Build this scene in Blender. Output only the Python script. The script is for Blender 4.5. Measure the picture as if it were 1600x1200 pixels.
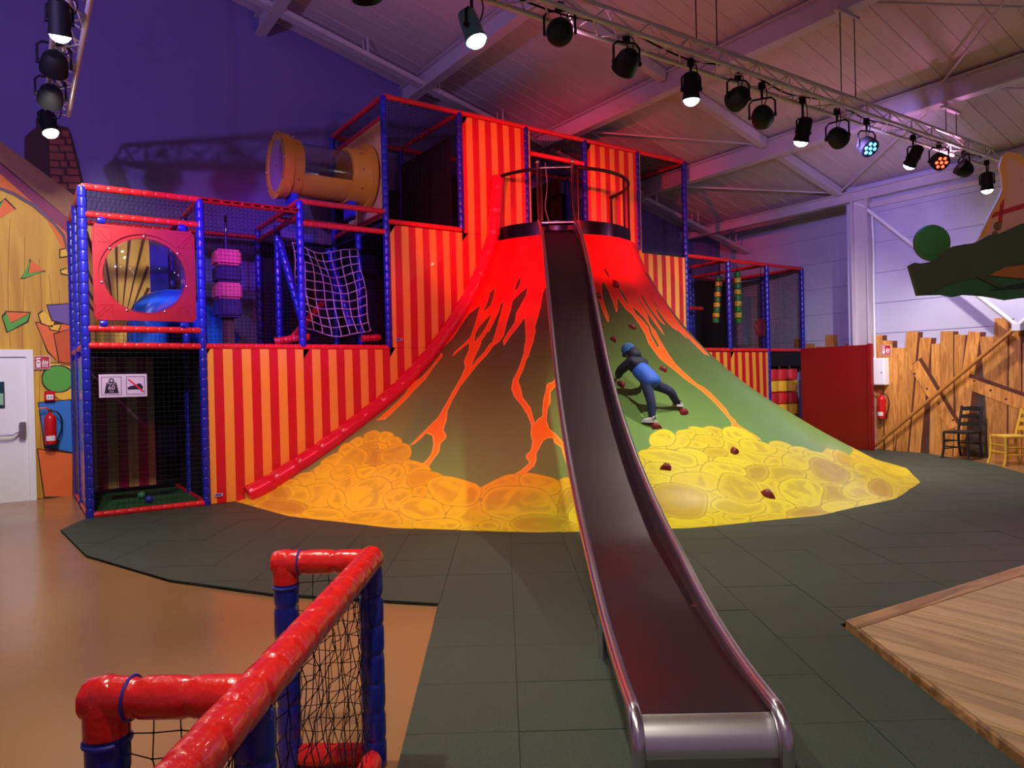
import bpy, bmesh, math, random
import numpy as np
from mathutils import Vector, Matrix

for o in list(bpy.data.objects):
    bpy.data.objects.remove(o, do_unlink=True)
SC = bpy.context.scene
COL = SC.collection
random.seed(7)

# ------------------------------------------------------------------ camera
YAW, PIT, ROL = math.radians(34.5566), math.radians(-0.3737), math.radians(-1.3317)
EYE = Vector((0.0, 0.0, 1.53))
fw = Vector((math.sin(YAW) * math.cos(PIT), math.cos(YAW) * math.cos(PIT), math.sin(PIT)))
rt = Vector((math.cos(YAW), -math.sin(YAW), 0.0))
up = rt.cross(fw)
r2 = rt * math.cos(ROL) + up * math.sin(ROL)
u2 = -rt * math.sin(ROL) + up * math.cos(ROL)
cam = bpy.data.cameras.new('camera')
cam.sensor_fit = 'HORIZONTAL'
cam.sensor_width = 36.0
cam.lens = 36.0 * 1122.146 / 1600.0
cam.clip_start = 0.05
cam.clip_end = 200
camo = bpy.data.objects.new('camera', cam)
COL.objects.link(camo)
m3 = Matrix((r2, u2, -fw)).transposed()
camo.matrix_world = Matrix.Translation(EYE) @ m3.to_4x4()
SC.camera = camo

# ------------------------------------------------------------------ world and exposure
world = bpy.data.worlds.new('hall_ambience')
SC.world = world
world.use_nodes = True
bg = world.node_tree.nodes['Background']
bg.inputs['Color'].default_value = (0.58, 0.36, 0.62, 1)
bg.inputs['Strength'].default_value = 0.22
vs = SC.view_settings
vs.view_transform = 'Standard'
vs.look = 'None'
vs.exposure = 0.12
vs.gamma = 1.0
vs.use_curve_mapping = False

# lamp settings, one row per fitting on the two trusses: x, kind, aim point, colour, watts, cone angle
WHITE = (1.0, 0.93, 0.80)
RED = (1.0, 0.022, 0.025)
BLUE = (0.10, 0.05, 1.0)
VIOLET = (0.46, 0.32, 1.0)
MAGENTA = (1.0, 0.03, 0.45)
MAUVE = (0.85, 0.30, 0.66)
TRUSS_LAMPS = [
    # x, hang z, kind, aim, colour, watts, cone deg
    (-1.6, 4.46, 'led', (2.4, 12.1, 5.6), VIOLET, 620, 100),
    (-0.6, 4.46, 'spot', (0.4, 6.0, 0.0), WHITE, 230, 96),
    (0.1, 4.46, 'led', (3.0, 10.2, 3.2), BLUE, 1500, 34),
    (0.8, 4.46, 'led', (2.3, 9.7, 3.95), MAGENTA, 420, 26),
    (1.5, 4.46, 'led', (7.2, 9.4, 4.2), RED, 2300, 40),
    (2.2, 4.46, 'led', (4.5, 8.6, 1.2), (1.0, 0.04, 0.10), 640, 74),
    (3.13, 4.40, 'spot', (3.9, 3.6, 0.0), WHITE, 200, 80),
    (4.04, 4.60, 'par', (6.6, 8.2, 6.8), MAUVE, 110, 130),  # beam added to this parcan to tint the roof
    (4.85, 4.52, 'par', (6.0, 9.0, 2.0), None, 0, 0),
    (5.76, 4.46, 'spot', (5.9, 5.2, 0.0), WHITE, 260, 95),
    (6.50, 4.52, 'par', (7.9, 9.4, 3.9), RED, 900, 44),
    (6.91, 4.40, 'par', (13.6, 9.0, 3.6), VIOLET, 230, 60),
    (7.69, 4.36, 'spot', (8.0, 6.4, 0.5), WHITE, 330, 96),
    (8.39, 4.42, 'par', (13.5, 6.0, 3.4), VIOLET, 470, 84),
    (9.06, 4.42, 'led', (8.2, 2.2, 1.9), (0.0, 0.22, 1.0), 160, 60),
    (10.26, 4.46, 'spot', (11.2, 7.6, 1.2), WHITE, 580, 110),
    (10.97, 4.52, 'led', (8.9, 2.3, 2.3), (1.0, 0.05, 0.03), 160, 60),
    (11.74, 4.52, 'par', (9.8, 6.4, 6.2), MAUVE, 55, 150),  # second added beam, for the mauve tint on the roof
    (12.53, 4.42, 'spot', (13.1, 5.2, 0.8), WHITE, 300, 120),
]

# ------------------------------------------------------------------ materials
def lin(c):
    out = []
    for v in c:
        v = v / 255.0
        out.append(v / 12.92 if v <= 0.04045 else ((v + 0.055) / 1.055) ** 2.4)
    return (out[0], out[1], out[2], 1.0)

MATS = {}

def mat(name, rgb, rough=0.6, metal=0.0, var=0.0, vscale=6.0, bump=0.0, bscale=40.0, coat=0.0, emit=None, estr=0.0,
        spec=0.5, trans=0.0, alpha=1.0, ior=1.45, stretch=None, rvar=0.0):
    if name in MATS:
        return MATS[name]
    m = bpy.data.materials.new(name)
    m.use_nodes = True
    nt = m.node_tree
    b = nt.nodes['Principled BSDF']
    col = lin(rgb)
    b.inputs['Base Color'].default_value = col
    b.inputs['Roughness'].default_value = rough
    b.inputs['Metallic'].default_value = metal
    b.inputs['Coat Weight'].default_value = coat
    b.inputs['Specular IOR Level'].default_value = spec
    b.inputs['Transmission Weight'].default_value = trans
    b.inputs['IOR'].default_value = ior
    b.inputs['Alpha'].default_value = alpha
    if emit is not None:
        b.inputs['Emission Color'].default_value = lin(emit)
        b.inputs['Emission Strength'].default_value = estr
    tc = nt.nodes.new('ShaderNodeTexCoord')
    src = tc.outputs['Object']
    if stretch:
        mp = nt.nodes.new('ShaderNodeMapping')
        mp.inputs['Scale'].default_value = stretch
        nt.links.new(src, mp.inputs['Vector'])
        src = mp.outputs['Vector']
    if var > 0 or rvar > 0:
        n = nt.nodes.new('ShaderNodeTexNoise')
        n.inputs['Scale'].default_value = vscale
        n.inputs['Detail'].default_value = 5
        n.inputs['Roughness'].default_value = 0.62
        nt.links.new(src, n.inputs['Vector'])
        if var > 0:
            rp = nt.nodes.new('ShaderNodeValToRGB')
            rp.color_ramp.elements[0].position = 0.3
            rp.color_ramp.elements[1].position = 0.7
            lo = tuple(c * (1 - var) for c in col[:3]) + (1,)
            hi = tuple(min(1, c * (1 + var)) for c in col[:3]) + (1,)
            rp.color_ramp.elements[0].color = lo
            rp.color_ramp.elements[1].color = hi
            nt.links.new(n.outputs['Fac'], rp.inputs['Fac'])
            nt.links.new(rp.outputs['Color'], b.inputs['Base Color'])
        if rvar > 0:
            mr = nt.nodes.new('ShaderNodeMapRange')
            mr.inputs['From Min'].default_value = 0.3
            mr.inputs['From Max'].default_value = 0.7
            mr.inputs['To Min'].default_value = max(0.02, rough - rvar)
            mr.inputs['To Max'].default_value = rough + rvar
            nt.links.new(n.outputs['Fac'], mr.inputs['Value'])
            nt.links.new(mr.outputs['Result'], b.inputs['Roughness'])
    if bump > 0:
        n2 = nt.nodes.new('ShaderNodeTexNoise')
        n2.inputs['Scale'].default_value = bscale
        n2.inputs['Detail'].default_value = 4
        nt.links.new(src, n2.inputs['Vector'])
        bp = nt.nodes.new('ShaderNodeBump')
        bp.inputs['Strength'].default_value = bump
        bp.inputs['Distance'].default_value = 0.02
        nt.links.new(n2.outputs['Fac'], bp.inputs['Height'])
        nt.links.new(bp.outputs['Normal'], b.inputs['Normal'])
    MATS[name] = m
    return m

def wood(name, dark, light, scale=1.0, axis='Z', rough=0.5, dist=6.0, bands=9.0):
    if name in MATS:
        return MATS[name]
    m = bpy.data.materials.new(name)
    m.use_nodes = True
    nt = m.node_tree
    b = nt.nodes['Principled BSDF']
    b.inputs['Roughness'].default_value = rough
    tc = nt.nodes.new('ShaderNodeTexCoord')
    mp = nt.nodes.new('ShaderNodeMapping')
    s = {'X': (0.12, 1, 1), 'Y': (1, 0.12, 1), 'Z': (1, 1, 0.12)}[axis]
    mp.inputs['Scale'].default_value = tuple(v * scale for v in s)
    oi = nt.nodes.new('ShaderNodeObjectInfo')
    ad = nt.nodes.new('ShaderNodeVectorMath')
    ad.operation = 'ADD'
    ml = nt.nodes.new('ShaderNodeVectorMath')
    ml.operation = 'SCALE'
    ml.inputs['Scale'].default_value = 37.0
    cx = nt.nodes.new('ShaderNodeCombineXYZ')
    for k in range(3):
        nt.links.new(oi.outputs['Random'], cx.inputs[k])
    nt.links.new(cx.outputs[0], ml.inputs[0])
    nt.links.new(tc.outputs['Object'], mp.inputs['Vector'])
    nt.links.new(mp.outputs['Vector'], ad.inputs[0])
    nt.links.new(ml.outputs['Vector'], ad.inputs[1])
    n = nt.nodes.new('ShaderNodeTexNoise')
    n.inputs['Scale'].default_value = bands
    n.inputs['Detail'].default_value = 6
    n.inputs['Distortion'].default_value = dist * 0.1
    nt.links.new(ad.outputs['Vector'], n.inputs['Vector'])
    rp = nt.nodes.new('ShaderNodeValToRGB')
    rp.color_ramp.elements[0].position = 0.36
    rp.color_ramp.elements[0].color = lin(dark)
    rp.color_ramp.elements[1].position = 0.62
    rp.color_ramp.elements[1].color = lin(light)
    nt.links.new(n.outputs['Fac'], rp.inputs['Fac'])
    hs = nt.nodes.new('ShaderNodeHueSaturation')
    mr = nt.nodes.new('ShaderNodeMapRange')
    mr.inputs['To Min'].default_value = 0.78
    mr.inputs['To Max'].default_value = 1.12
    nt.links.new(oi.outputs['Random'], mr.inputs['Value'])
    nt.links.new(mr.outputs['Result'], hs.inputs['Value'])
    nt.links.new(rp.outputs['Color'], hs.inputs['Color'])
    nt.links.new(hs.outputs['Color'], b.inputs['Base Color'])
    MATS[name] = m
    return m

def clear_plastic(name, tint=(240, 240, 255), rough=0.05, gloss=0.10):
    """thin clear sheet: light passes straight through, with a fresnel-like gloss on top"""
    if name in MATS:
        return MATS[name]
    m = bpy.data.materials.new(name)
    m.use_nodes = True
    nt = m.node_tree
    out = nt.nodes['Material Output']
    tr_ = nt.nodes.new('ShaderNodeBsdfTransparent')
    tr_.inputs['Color'].default_value = lin(tint)
    gl = nt.nodes.new('ShaderNodeBsdfGlossy')
    gl.inputs['Roughness'].default_value = rough
    lw = nt.nodes.new('ShaderNodeLayerWeight')
    lw.inputs['Blend'].default_value = 0.35
    mr = nt.nodes.new('ShaderNodeMapRange')
    mr.inputs['To Min'].default_value = gloss
    mr.inputs['To Max'].default_value = 0.75
    nt.links.new(lw.outputs['Facing'], mr.inputs['Value'])
    mx = nt.nodes.new('ShaderNodeMixShader')
    nt.links.new(mr.outputs['Result'], mx.inputs['Fac'])
    nt.links.new(tr_.outputs[0], mx.inputs[1])
    nt.links.new(gl.outputs[0], mx.inputs[2])
    nt.links.new(mx.outputs[0], out.inputs['Surface'])
    MATS[name] = m
    return m

# ------------------------------------------------------------------ mesh helpers
class MB:
    def __init__(s):
        s.v = []
        s.f = []

    def add(s, verts, faces):
        k = len(s.v)
        s.v += [tuple(p) for p in verts]
        s.f += [tuple(i + k for i in f) for f in faces]
        return s

    def box(s, x0, y0, z0, x1, y1, z1, M=None, bev=0.0):
        if bev > 0:
            bm = bmesh.new()
            bmesh.ops.create_cube(bm, size=1)
            for v in bm.verts:
                v.co = Vector(((x0 + x1) / 2 + v.co.x * (x1 - x0), (y0 + y1) / 2 + v.co.y * (y1 - y0), (z0 + z1) / 2 + v.co.z * (z1 - z0)))
            bmesh.ops.bevel(bm, geom=bm.edges[:], offset=bev, segments=2, affect='EDGES')
            vs_ = [v.co.copy() for v in bm.verts]
            fs_ = [[v.index for v in f.verts] for f in bm.faces]
            bm.free()
        else:
            vs_ = [Vector(p) for p in ((x0, y0, z0), (x1, y0, z0), (x1, y1, z0), (x0, y1, z0), (x0, y0, z1), (x1, y0, z1), (x1, y1, z1), (x0, y1, z1))]
            fs_ = [(0, 3, 2, 1), (4, 5, 6, 7), (0, 1, 5, 4), (1, 2, 6, 5), (2, 3, 7, 6), (3, 0, 4, 7)]
        if M is not None:
            vs_ = [M @ p for p in vs_]
        return s.add(vs_, fs_)

    def tube(s, path, rad, seg=12, caps=True, closed=False):
        P = [Vector(p) for p in path]
        n = len(P)
        R = rad if isinstance(rad, (list, tuple)) else [rad] * n
        T = []
        for i in range(n):
            a = P[i - 1] if i > 0 else (P[-1] if closed else P[0])
            b = P[i + 1] if i < n - 1 else (P[0] if closed else P[-1])
            t = b - a
            T.append(t.normalized() if t.length > 1e-9 else Vector((0, 0, 1)))
        ref = Vector((0, 0, 1)) if abs(T[0].z) < 0.9 else Vector((1, 0, 0))
        nrm = (ref - T[0] * ref.dot(T[0])).normalized()
        vs_ = []
        for i in range(n):
            nrm = nrm - T[i] * nrm.dot(T[i])
            if nrm.length < 1e-6:
                nrm = T[i].orthogonal()
            nrm.normalize()
            bi = T[i].cross(nrm)
            for k in range(seg):
                a = 2 * math.pi * k / seg
                vs_.append(P[i] + (nrm * math.cos(a) + bi * math.sin(a)) * R[i])
        fs_ = []
        m = n if closed else n - 1
        for i in range(m):
            j = (i + 1) % n
            for k in range(seg):
                l = (k + 1) % seg
                fs_.append((i * seg + k, i * seg + l, j * seg + l, j * seg + k))
        if caps and not closed:
            fs_.append(tuple(range(seg))[::-1])
            fs_.append(tuple((n - 1) * seg + k for k in range(seg)))
        return s.add(vs_, fs_)

    def lathe(s, prof, seg=24, M=None, caps=True):
        vs_ = []
        for r, z in prof:
            for k in range(seg):
                a = 2 * math.pi * k / seg
                vs_.append(Vector((r * math.cos(a), r * math.sin(a), z)))
        fs_ = []
        for i in range(len(prof) - 1):
            for k in range(seg):
                l = (k + 1) % seg
                fs_.append((i * seg + k, i * seg + l, (i + 1) * seg + l, (i + 1) * seg + k))
        if caps:
            fs_.append(tuple(range(seg))[::-1])
            fs_.append(tuple((len(prof) - 1) * seg + k for k in range(seg)))
        if M is not None:
            vs_ = [M @ p for p in vs_]
        return s.add(vs_, fs_)

    def prism(s, poly, fn, d0, d1):
        """poly of (a, b); fn(a, b, d) -> point; thickness from d0 to d1"""
        n = len(poly)
        vs_ = [Vector(fn(a, b, d0)) for a, b in poly] + [Vector(fn(a, b, d1)) for a, b in poly]
        fs_ = [tuple(range(n)), tuple(range(2 * n - 1, n - 1, -1))]
        fs_ += [(i, n + i, n + (i + 1) % n, (i + 1) % n) for i in range(n)]
        return s.add(vs_, fs_)

    def mesh(s, name, off=Vector((0, 0, 0)), smooth=False, fix=True, bev=None):
        me = bpy.data.meshes.new(name)
        me.from_pydata([(p[0] - off[0], p[1] - off[1], p[2] - off[2]) for p in s.v], [], s.f)
        if fix:
            bm = bmesh.new()
            bm.from_mesh(me)
            bmesh.ops.recalc_face_normals(bm, faces=bm.faces[:])
            bm.to_mesh(me)
            bm.free()
        me.update()
        if smooth:
            smooth_mesh(me)
        return me

    def build(s, name, material, parent=None, smooth=False, fix=True):
        off = wloc(parent) if parent else Vector((0, 0, 0))
        me = s.mesh(name, off, smooth, fix)
        me.materials.append(material)
        return link(name, me, parent)

def smooth_mesh(me, ang=40):
    me.polygons.foreach_set('use_smooth', [True] * len(me.polygons))
    me.set_sharp_from_angle(angle=math.radians(ang))

WL = {}

def wloc(o):
    return WL.get(o.name, Vector((0, 0, 0)))

def link(name, data, parent=None, loc=None):
    o = bpy.data.objects.new(name, data)
    COL.objects.link(o)
    if parent:
        o.parent = parent
        WL[o.name] = wloc(parent)
    if loc is not None:
        o.location = loc
        WL[o.name] = Vector(loc)
    return o

def tag(o, label=None, cat=None, group=None, kind=None):
    if label:
        o['label'] = label
    if cat:
        o['category'] = cat
    if group:
        o['group'] = group
    if kind:
        o['kind'] = kind
    return o

def thing(name, label, cat, loc=(0, 0, 0), group=None):
    o = link(name, None, None, Vector(loc))
    o.empty_display_size = 0.1
    return tag(o, label, cat, group)

def struct(name, mb, material, smooth=False, label=None):
    o = mb.build(name, material, None, smooth)
    o['kind'] = 'structure'
    if label:
        o['label'] = label
    return o

def struct_root(name):
    o = link(name, None, None, Vector((0, 0, 0)))
    o.empty_display_size = 0.1
    o['kind'] = 'structure'
    return o

def herm(pts, n):
    """smooth polyline through pts (any dimension)"""
    P = np.array(pts, float)
    t = np.r_[0, np.cumsum(np.linalg.norm(np.diff(P, axis=0), axis=1))]
    q = np.linspace(0, t[-1], n)
    m = np.gradient(P, t, axis=0)
    i = np.clip(np.searchsorted(t, q) - 1, 0, len(t) - 2)
    h = (t[i + 1] - t[i])[:, None]
    u = ((q - t[i]) / (t[i + 1] - t[i]))[:, None]
    return (2 * u**3 - 3 * u**2 + 1) * P[i] + (u**3 - 2 * u**2 + u) * h * m[i] + (-2 * u**3 + 3 * u**2) * P[i + 1] + (u**3 - u**2) * h * m[i + 1]

def frame_to(d):
    """rotation that turns +Z onto direction d"""
    return Vector(d).to_track_quat('Z', 'Y').to_matrix().to_4x4()

def text_mesh(txt, size, extrude=0.002):
    cu = bpy.data.curves.new('lettering', 'FONT')
    cu.body = txt
    cu.size = size
    cu.extrude = extrude
    cu.align_x = 'CENTER'
    cu.align_y = 'CENTER'
    cu.resolution_u = 3
    t = bpy.data.objects.new('lettering', cu)
    COL.objects.link(t)
    bpy.context.view_layer.update()
    dg = bpy.context.evaluated_depsgraph_get()
    me = bpy.data.meshes.new_from_object(t.evaluated_get(dg))
    bpy.data.objects.remove(t, do_unlink=True)
    bpy.data.curves.remove(cu)
    return [v.co.copy() for v in me.vertices], [tuple(p.vertices) for p in me.polygons]

# ------------------------------------------------------------------ outlines of printed and painted pictures
# volcano print: (azimuth in degrees, metres up the slope); murals: metres on their wall
LAVA = [
    [(187.51,5.569),(224.32,5.592),(228.21,5.586),(228.51,4.743),(226.28,4.747),(225.01,4.616),(224.56,4.368),(223.89,4.178),(223.16,3.984),(223.59,3.885),(223.17,3.691),(222.46,3.455),(222.36,3.375),(220.45,3.378),(220.92,3.576),(219.94,3.854),(218.29,4.169),(216.7,4.017),(214.51,3.827),(213.02,3.633),(211.97,3.735),(212.66,3.87),(214.59,4.099),(214.12,4.257),(215.49,4.427),(217.09,4.595),(217.16,4.746),(213.41,4.623),(210.86,4.505),(211.26,4.341),(211.19,4.09),(211.7,3.833),(210.6,3.708),(208.51,3.624),(207.71,3.445),(206.93,3.407),(205.38,3.41),(206.82,3.547),(208.01,3.684),(207.5,3.943),(206.95,4.218),(206.4,4.51),(205.21,4.464),(205.54,4.319),(205.1,4.106),(204.76,3.949),(205.24,3.89),(204.09,3.961),(203.13,3.757),(203.33,3.576),(203.8,3.414),(199.85,3.422),(199.52,3.606),(197.68,3.731),(195.67,3.615),(193.46,3.457),(193.01,3.561),(194.94,3.698),(196.74,3.854),(195.73,4.056),(194.48,4.276),(192.95,4.476),(187.84,4.318),(186.84,4.124),(186.68,3.904),(185.72,3.765),(184.11,3.604),(178.11,3.828),(180.41,4.167),(180.89,4.482),(184.12,4.683),(184.99,5.17)],
    [(197.79,3.73),(199.98,3.538),(200.04,3.372),(202.21,3.225),(202.87,3.008),(203.24,2.717),(203.93,2.445),(204.53,2.192),(203.98,1.941),(203.63,1.77),(203.31,1.578),(204.19,1.628),(204.68,1.749),(204.76,1.845),(206.68,1.801),(208.44,1.616),(209.33,1.433),(209.21,1.295),(208.57,1.201),(210.51,1.141),(210.49,1.367),(210.6,1.483),(209.72,1.642),(210.12,1.759),(209.62,1.829),(208.24,1.922),(207.26,2.143),(205.82,2.319),(204.99,2.545),(204.65,2.837),(205.41,3.077),(206.3,3.289),(207.87,3.449),(209.38,3.7),(207.25,3.705),(206.33,3.522),(204.96,3.385),(204.41,3.221),(203.79,3.411),(203.51,3.715)],
    [(185.77,3.573),(186,3.28),(185.83,3.081),(183.42,2.906),(185.22,2.673),(185.45,2.461),(185.66,2.078),(188.84,2.114),(188.49,2.371),(188.57,2.569),(188.18,2.775),(188.7,3.002),(187.9,3.251),(188.11,3.494)],
    [(220.3,3.675),(220.63,3.469),(220.16,3.191),(219.3,2.935),(219.63,2.77),(220.97,2.602),(223.14,2.431),(224.88,2.235),(226.11,2.017),(226.29,1.831),(226.79,1.695),(226.73,1.518),(226.05,1.452),(226.15,1.386),(226.83,1.299),(225.62,1.149),(224.11,1.031),(225.17,1.01),(226.55,1.106),(227.63,1.233),(227.88,1.342),(227.75,1.474),(228.73,1.715),(229.53,1.759),(230.37,1.757),(230.59,1.668),(231.78,1.578),(232.43,1.292),(233.14,1.268),(232.2,1.665),(231.2,1.801),(229.67,1.941),(229.01,2.108),(229.09,2.35),(229.67,2.469),(229.58,2.683),(230.7,2.798),(232.76,2.818),(232.86,2.959),(230.85,2.985),(230.09,2.894),(228.47,2.85),(228.41,2.732),(228,2.568),(227.95,2.351),(228.1,2.206),(227.22,2.134),(226.73,2.062),(225.35,2.38),(222.97,2.599),(222.28,2.742),(220.91,2.933),(221.64,3.165),(221.99,3.397),(222.96,3.67)],
    [(244.79,5.588),(252.33,5.599),(272.12,5.609),(286.66,5.576),(291.75,5.37),(297.12,5.03),(301.29,4.611),(297.06,4.042),(300.07,3.542),(297.73,3.379),(292.89,3.43),(292.29,3.694),(292.02,3.908),(290.31,3.733),(288.46,3.847),(287.27,4.075),(285.93,4.257),(285.35,4.539),(285.03,4.656),(284.09,4.436),(285.76,4.196),(287.6,3.888),(284.53,3.966),(283.02,4.107),(282.81,4.331),(281.91,4.36),(280.39,4.183),(280.67,4),(278.49,4.078),(277.81,4.259),(277.54,4.439),(277.64,4.577),(276.13,4.614),(276.14,4.376),(276.38,4.135),(275.78,3.93),(274.79,3.784),(274.13,3.969),(273.87,4.171),(273.79,4.431),(272.31,4.605),(272.99,4.39),(273.14,4.231),(270.81,4.025),(271.35,3.884),(270.15,3.553),(269.47,3.322),(264.41,3.323),(264.22,3.49),(264.02,3.634),(265.08,3.776),(265.05,3.979),(264.27,4.179),(261.86,4.313),(260.42,4.527),(258.04,4.29),(256.7,4.231),(257.15,4.447),(256.99,4.64),(256.07,4.801),(254.85,4.791),(253.16,4.599),(252.55,4.406),(252.62,4.15),(251.67,4.032),(251.05,4.073),(250.77,4.269),(250.58,4.462),(247.97,4.54),(240.34,4.522)],
    [(265.46,3.861),(264.37,3.679),(264.12,3.532),(264.52,3.383),(264.5,3.29),(265.75,3.177),(266.93,3.043),(267.67,2.888),(269.18,2.728),(269.84,2.608),(270.03,2.446),(269.73,2.282),(269.07,2.119),(268.51,1.979),(267.98,1.901),(266.29,1.795),(267.37,1.748),(269.1,1.679),(270.25,1.494),(270.77,1.587),(269.96,1.731),(269.45,1.833),(269.35,1.894),(270.04,1.97),(269.99,2.052),(271.23,2.192),(272.06,2.377),(272.43,2.561),(272.2,2.682),(270.83,2.785),(270.36,2.923),(269.67,3.078),(269.32,3.193),(269.59,3.326),(269.58,3.496),(269.94,3.644),(271.53,3.867),(269.33,3.865),(267.97,3.551),(266.99,3.514),(266.49,3.588),(266.75,3.716),(268.4,3.864)],
]
HOLES = [
    [(198.06,4.793),(196.02,4.695),(196.84,4.541),(196.73,4.327),(197.06,4.346),(199.77,4.453),(199.71,4.606)],
    [(212.41,4.954),(211.02,4.874),(210.65,4.763),(211.03,4.667),(212.17,4.739),(212.86,4.85)],
    [(202.19,4.291),(200.3,4.18),(198.53,4.027),(198.55,3.889),(200.1,3.745),(201.56,3.9),(202.3,4.095)],
    [(258.31,5.088),(258.82,4.985),(260.16,4.881),(260.64,4.967),(259.63,5.06)],
    [(263.15,4.725),(263.42,4.608),(264.26,4.455),(265.16,4.377),(265.36,4.534),(264.57,4.648)],
    [(266.32,4.359),(266.22,4.239),(268.16,4.082),(268.91,3.962),(267.64,3.819),(267.21,3.697),(266.85,3.552),(267.78,3.553),(268.48,3.656),(268.67,3.82),(270.08,3.983),(269.75,4.144),(268.01,4.282)],
]
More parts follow.
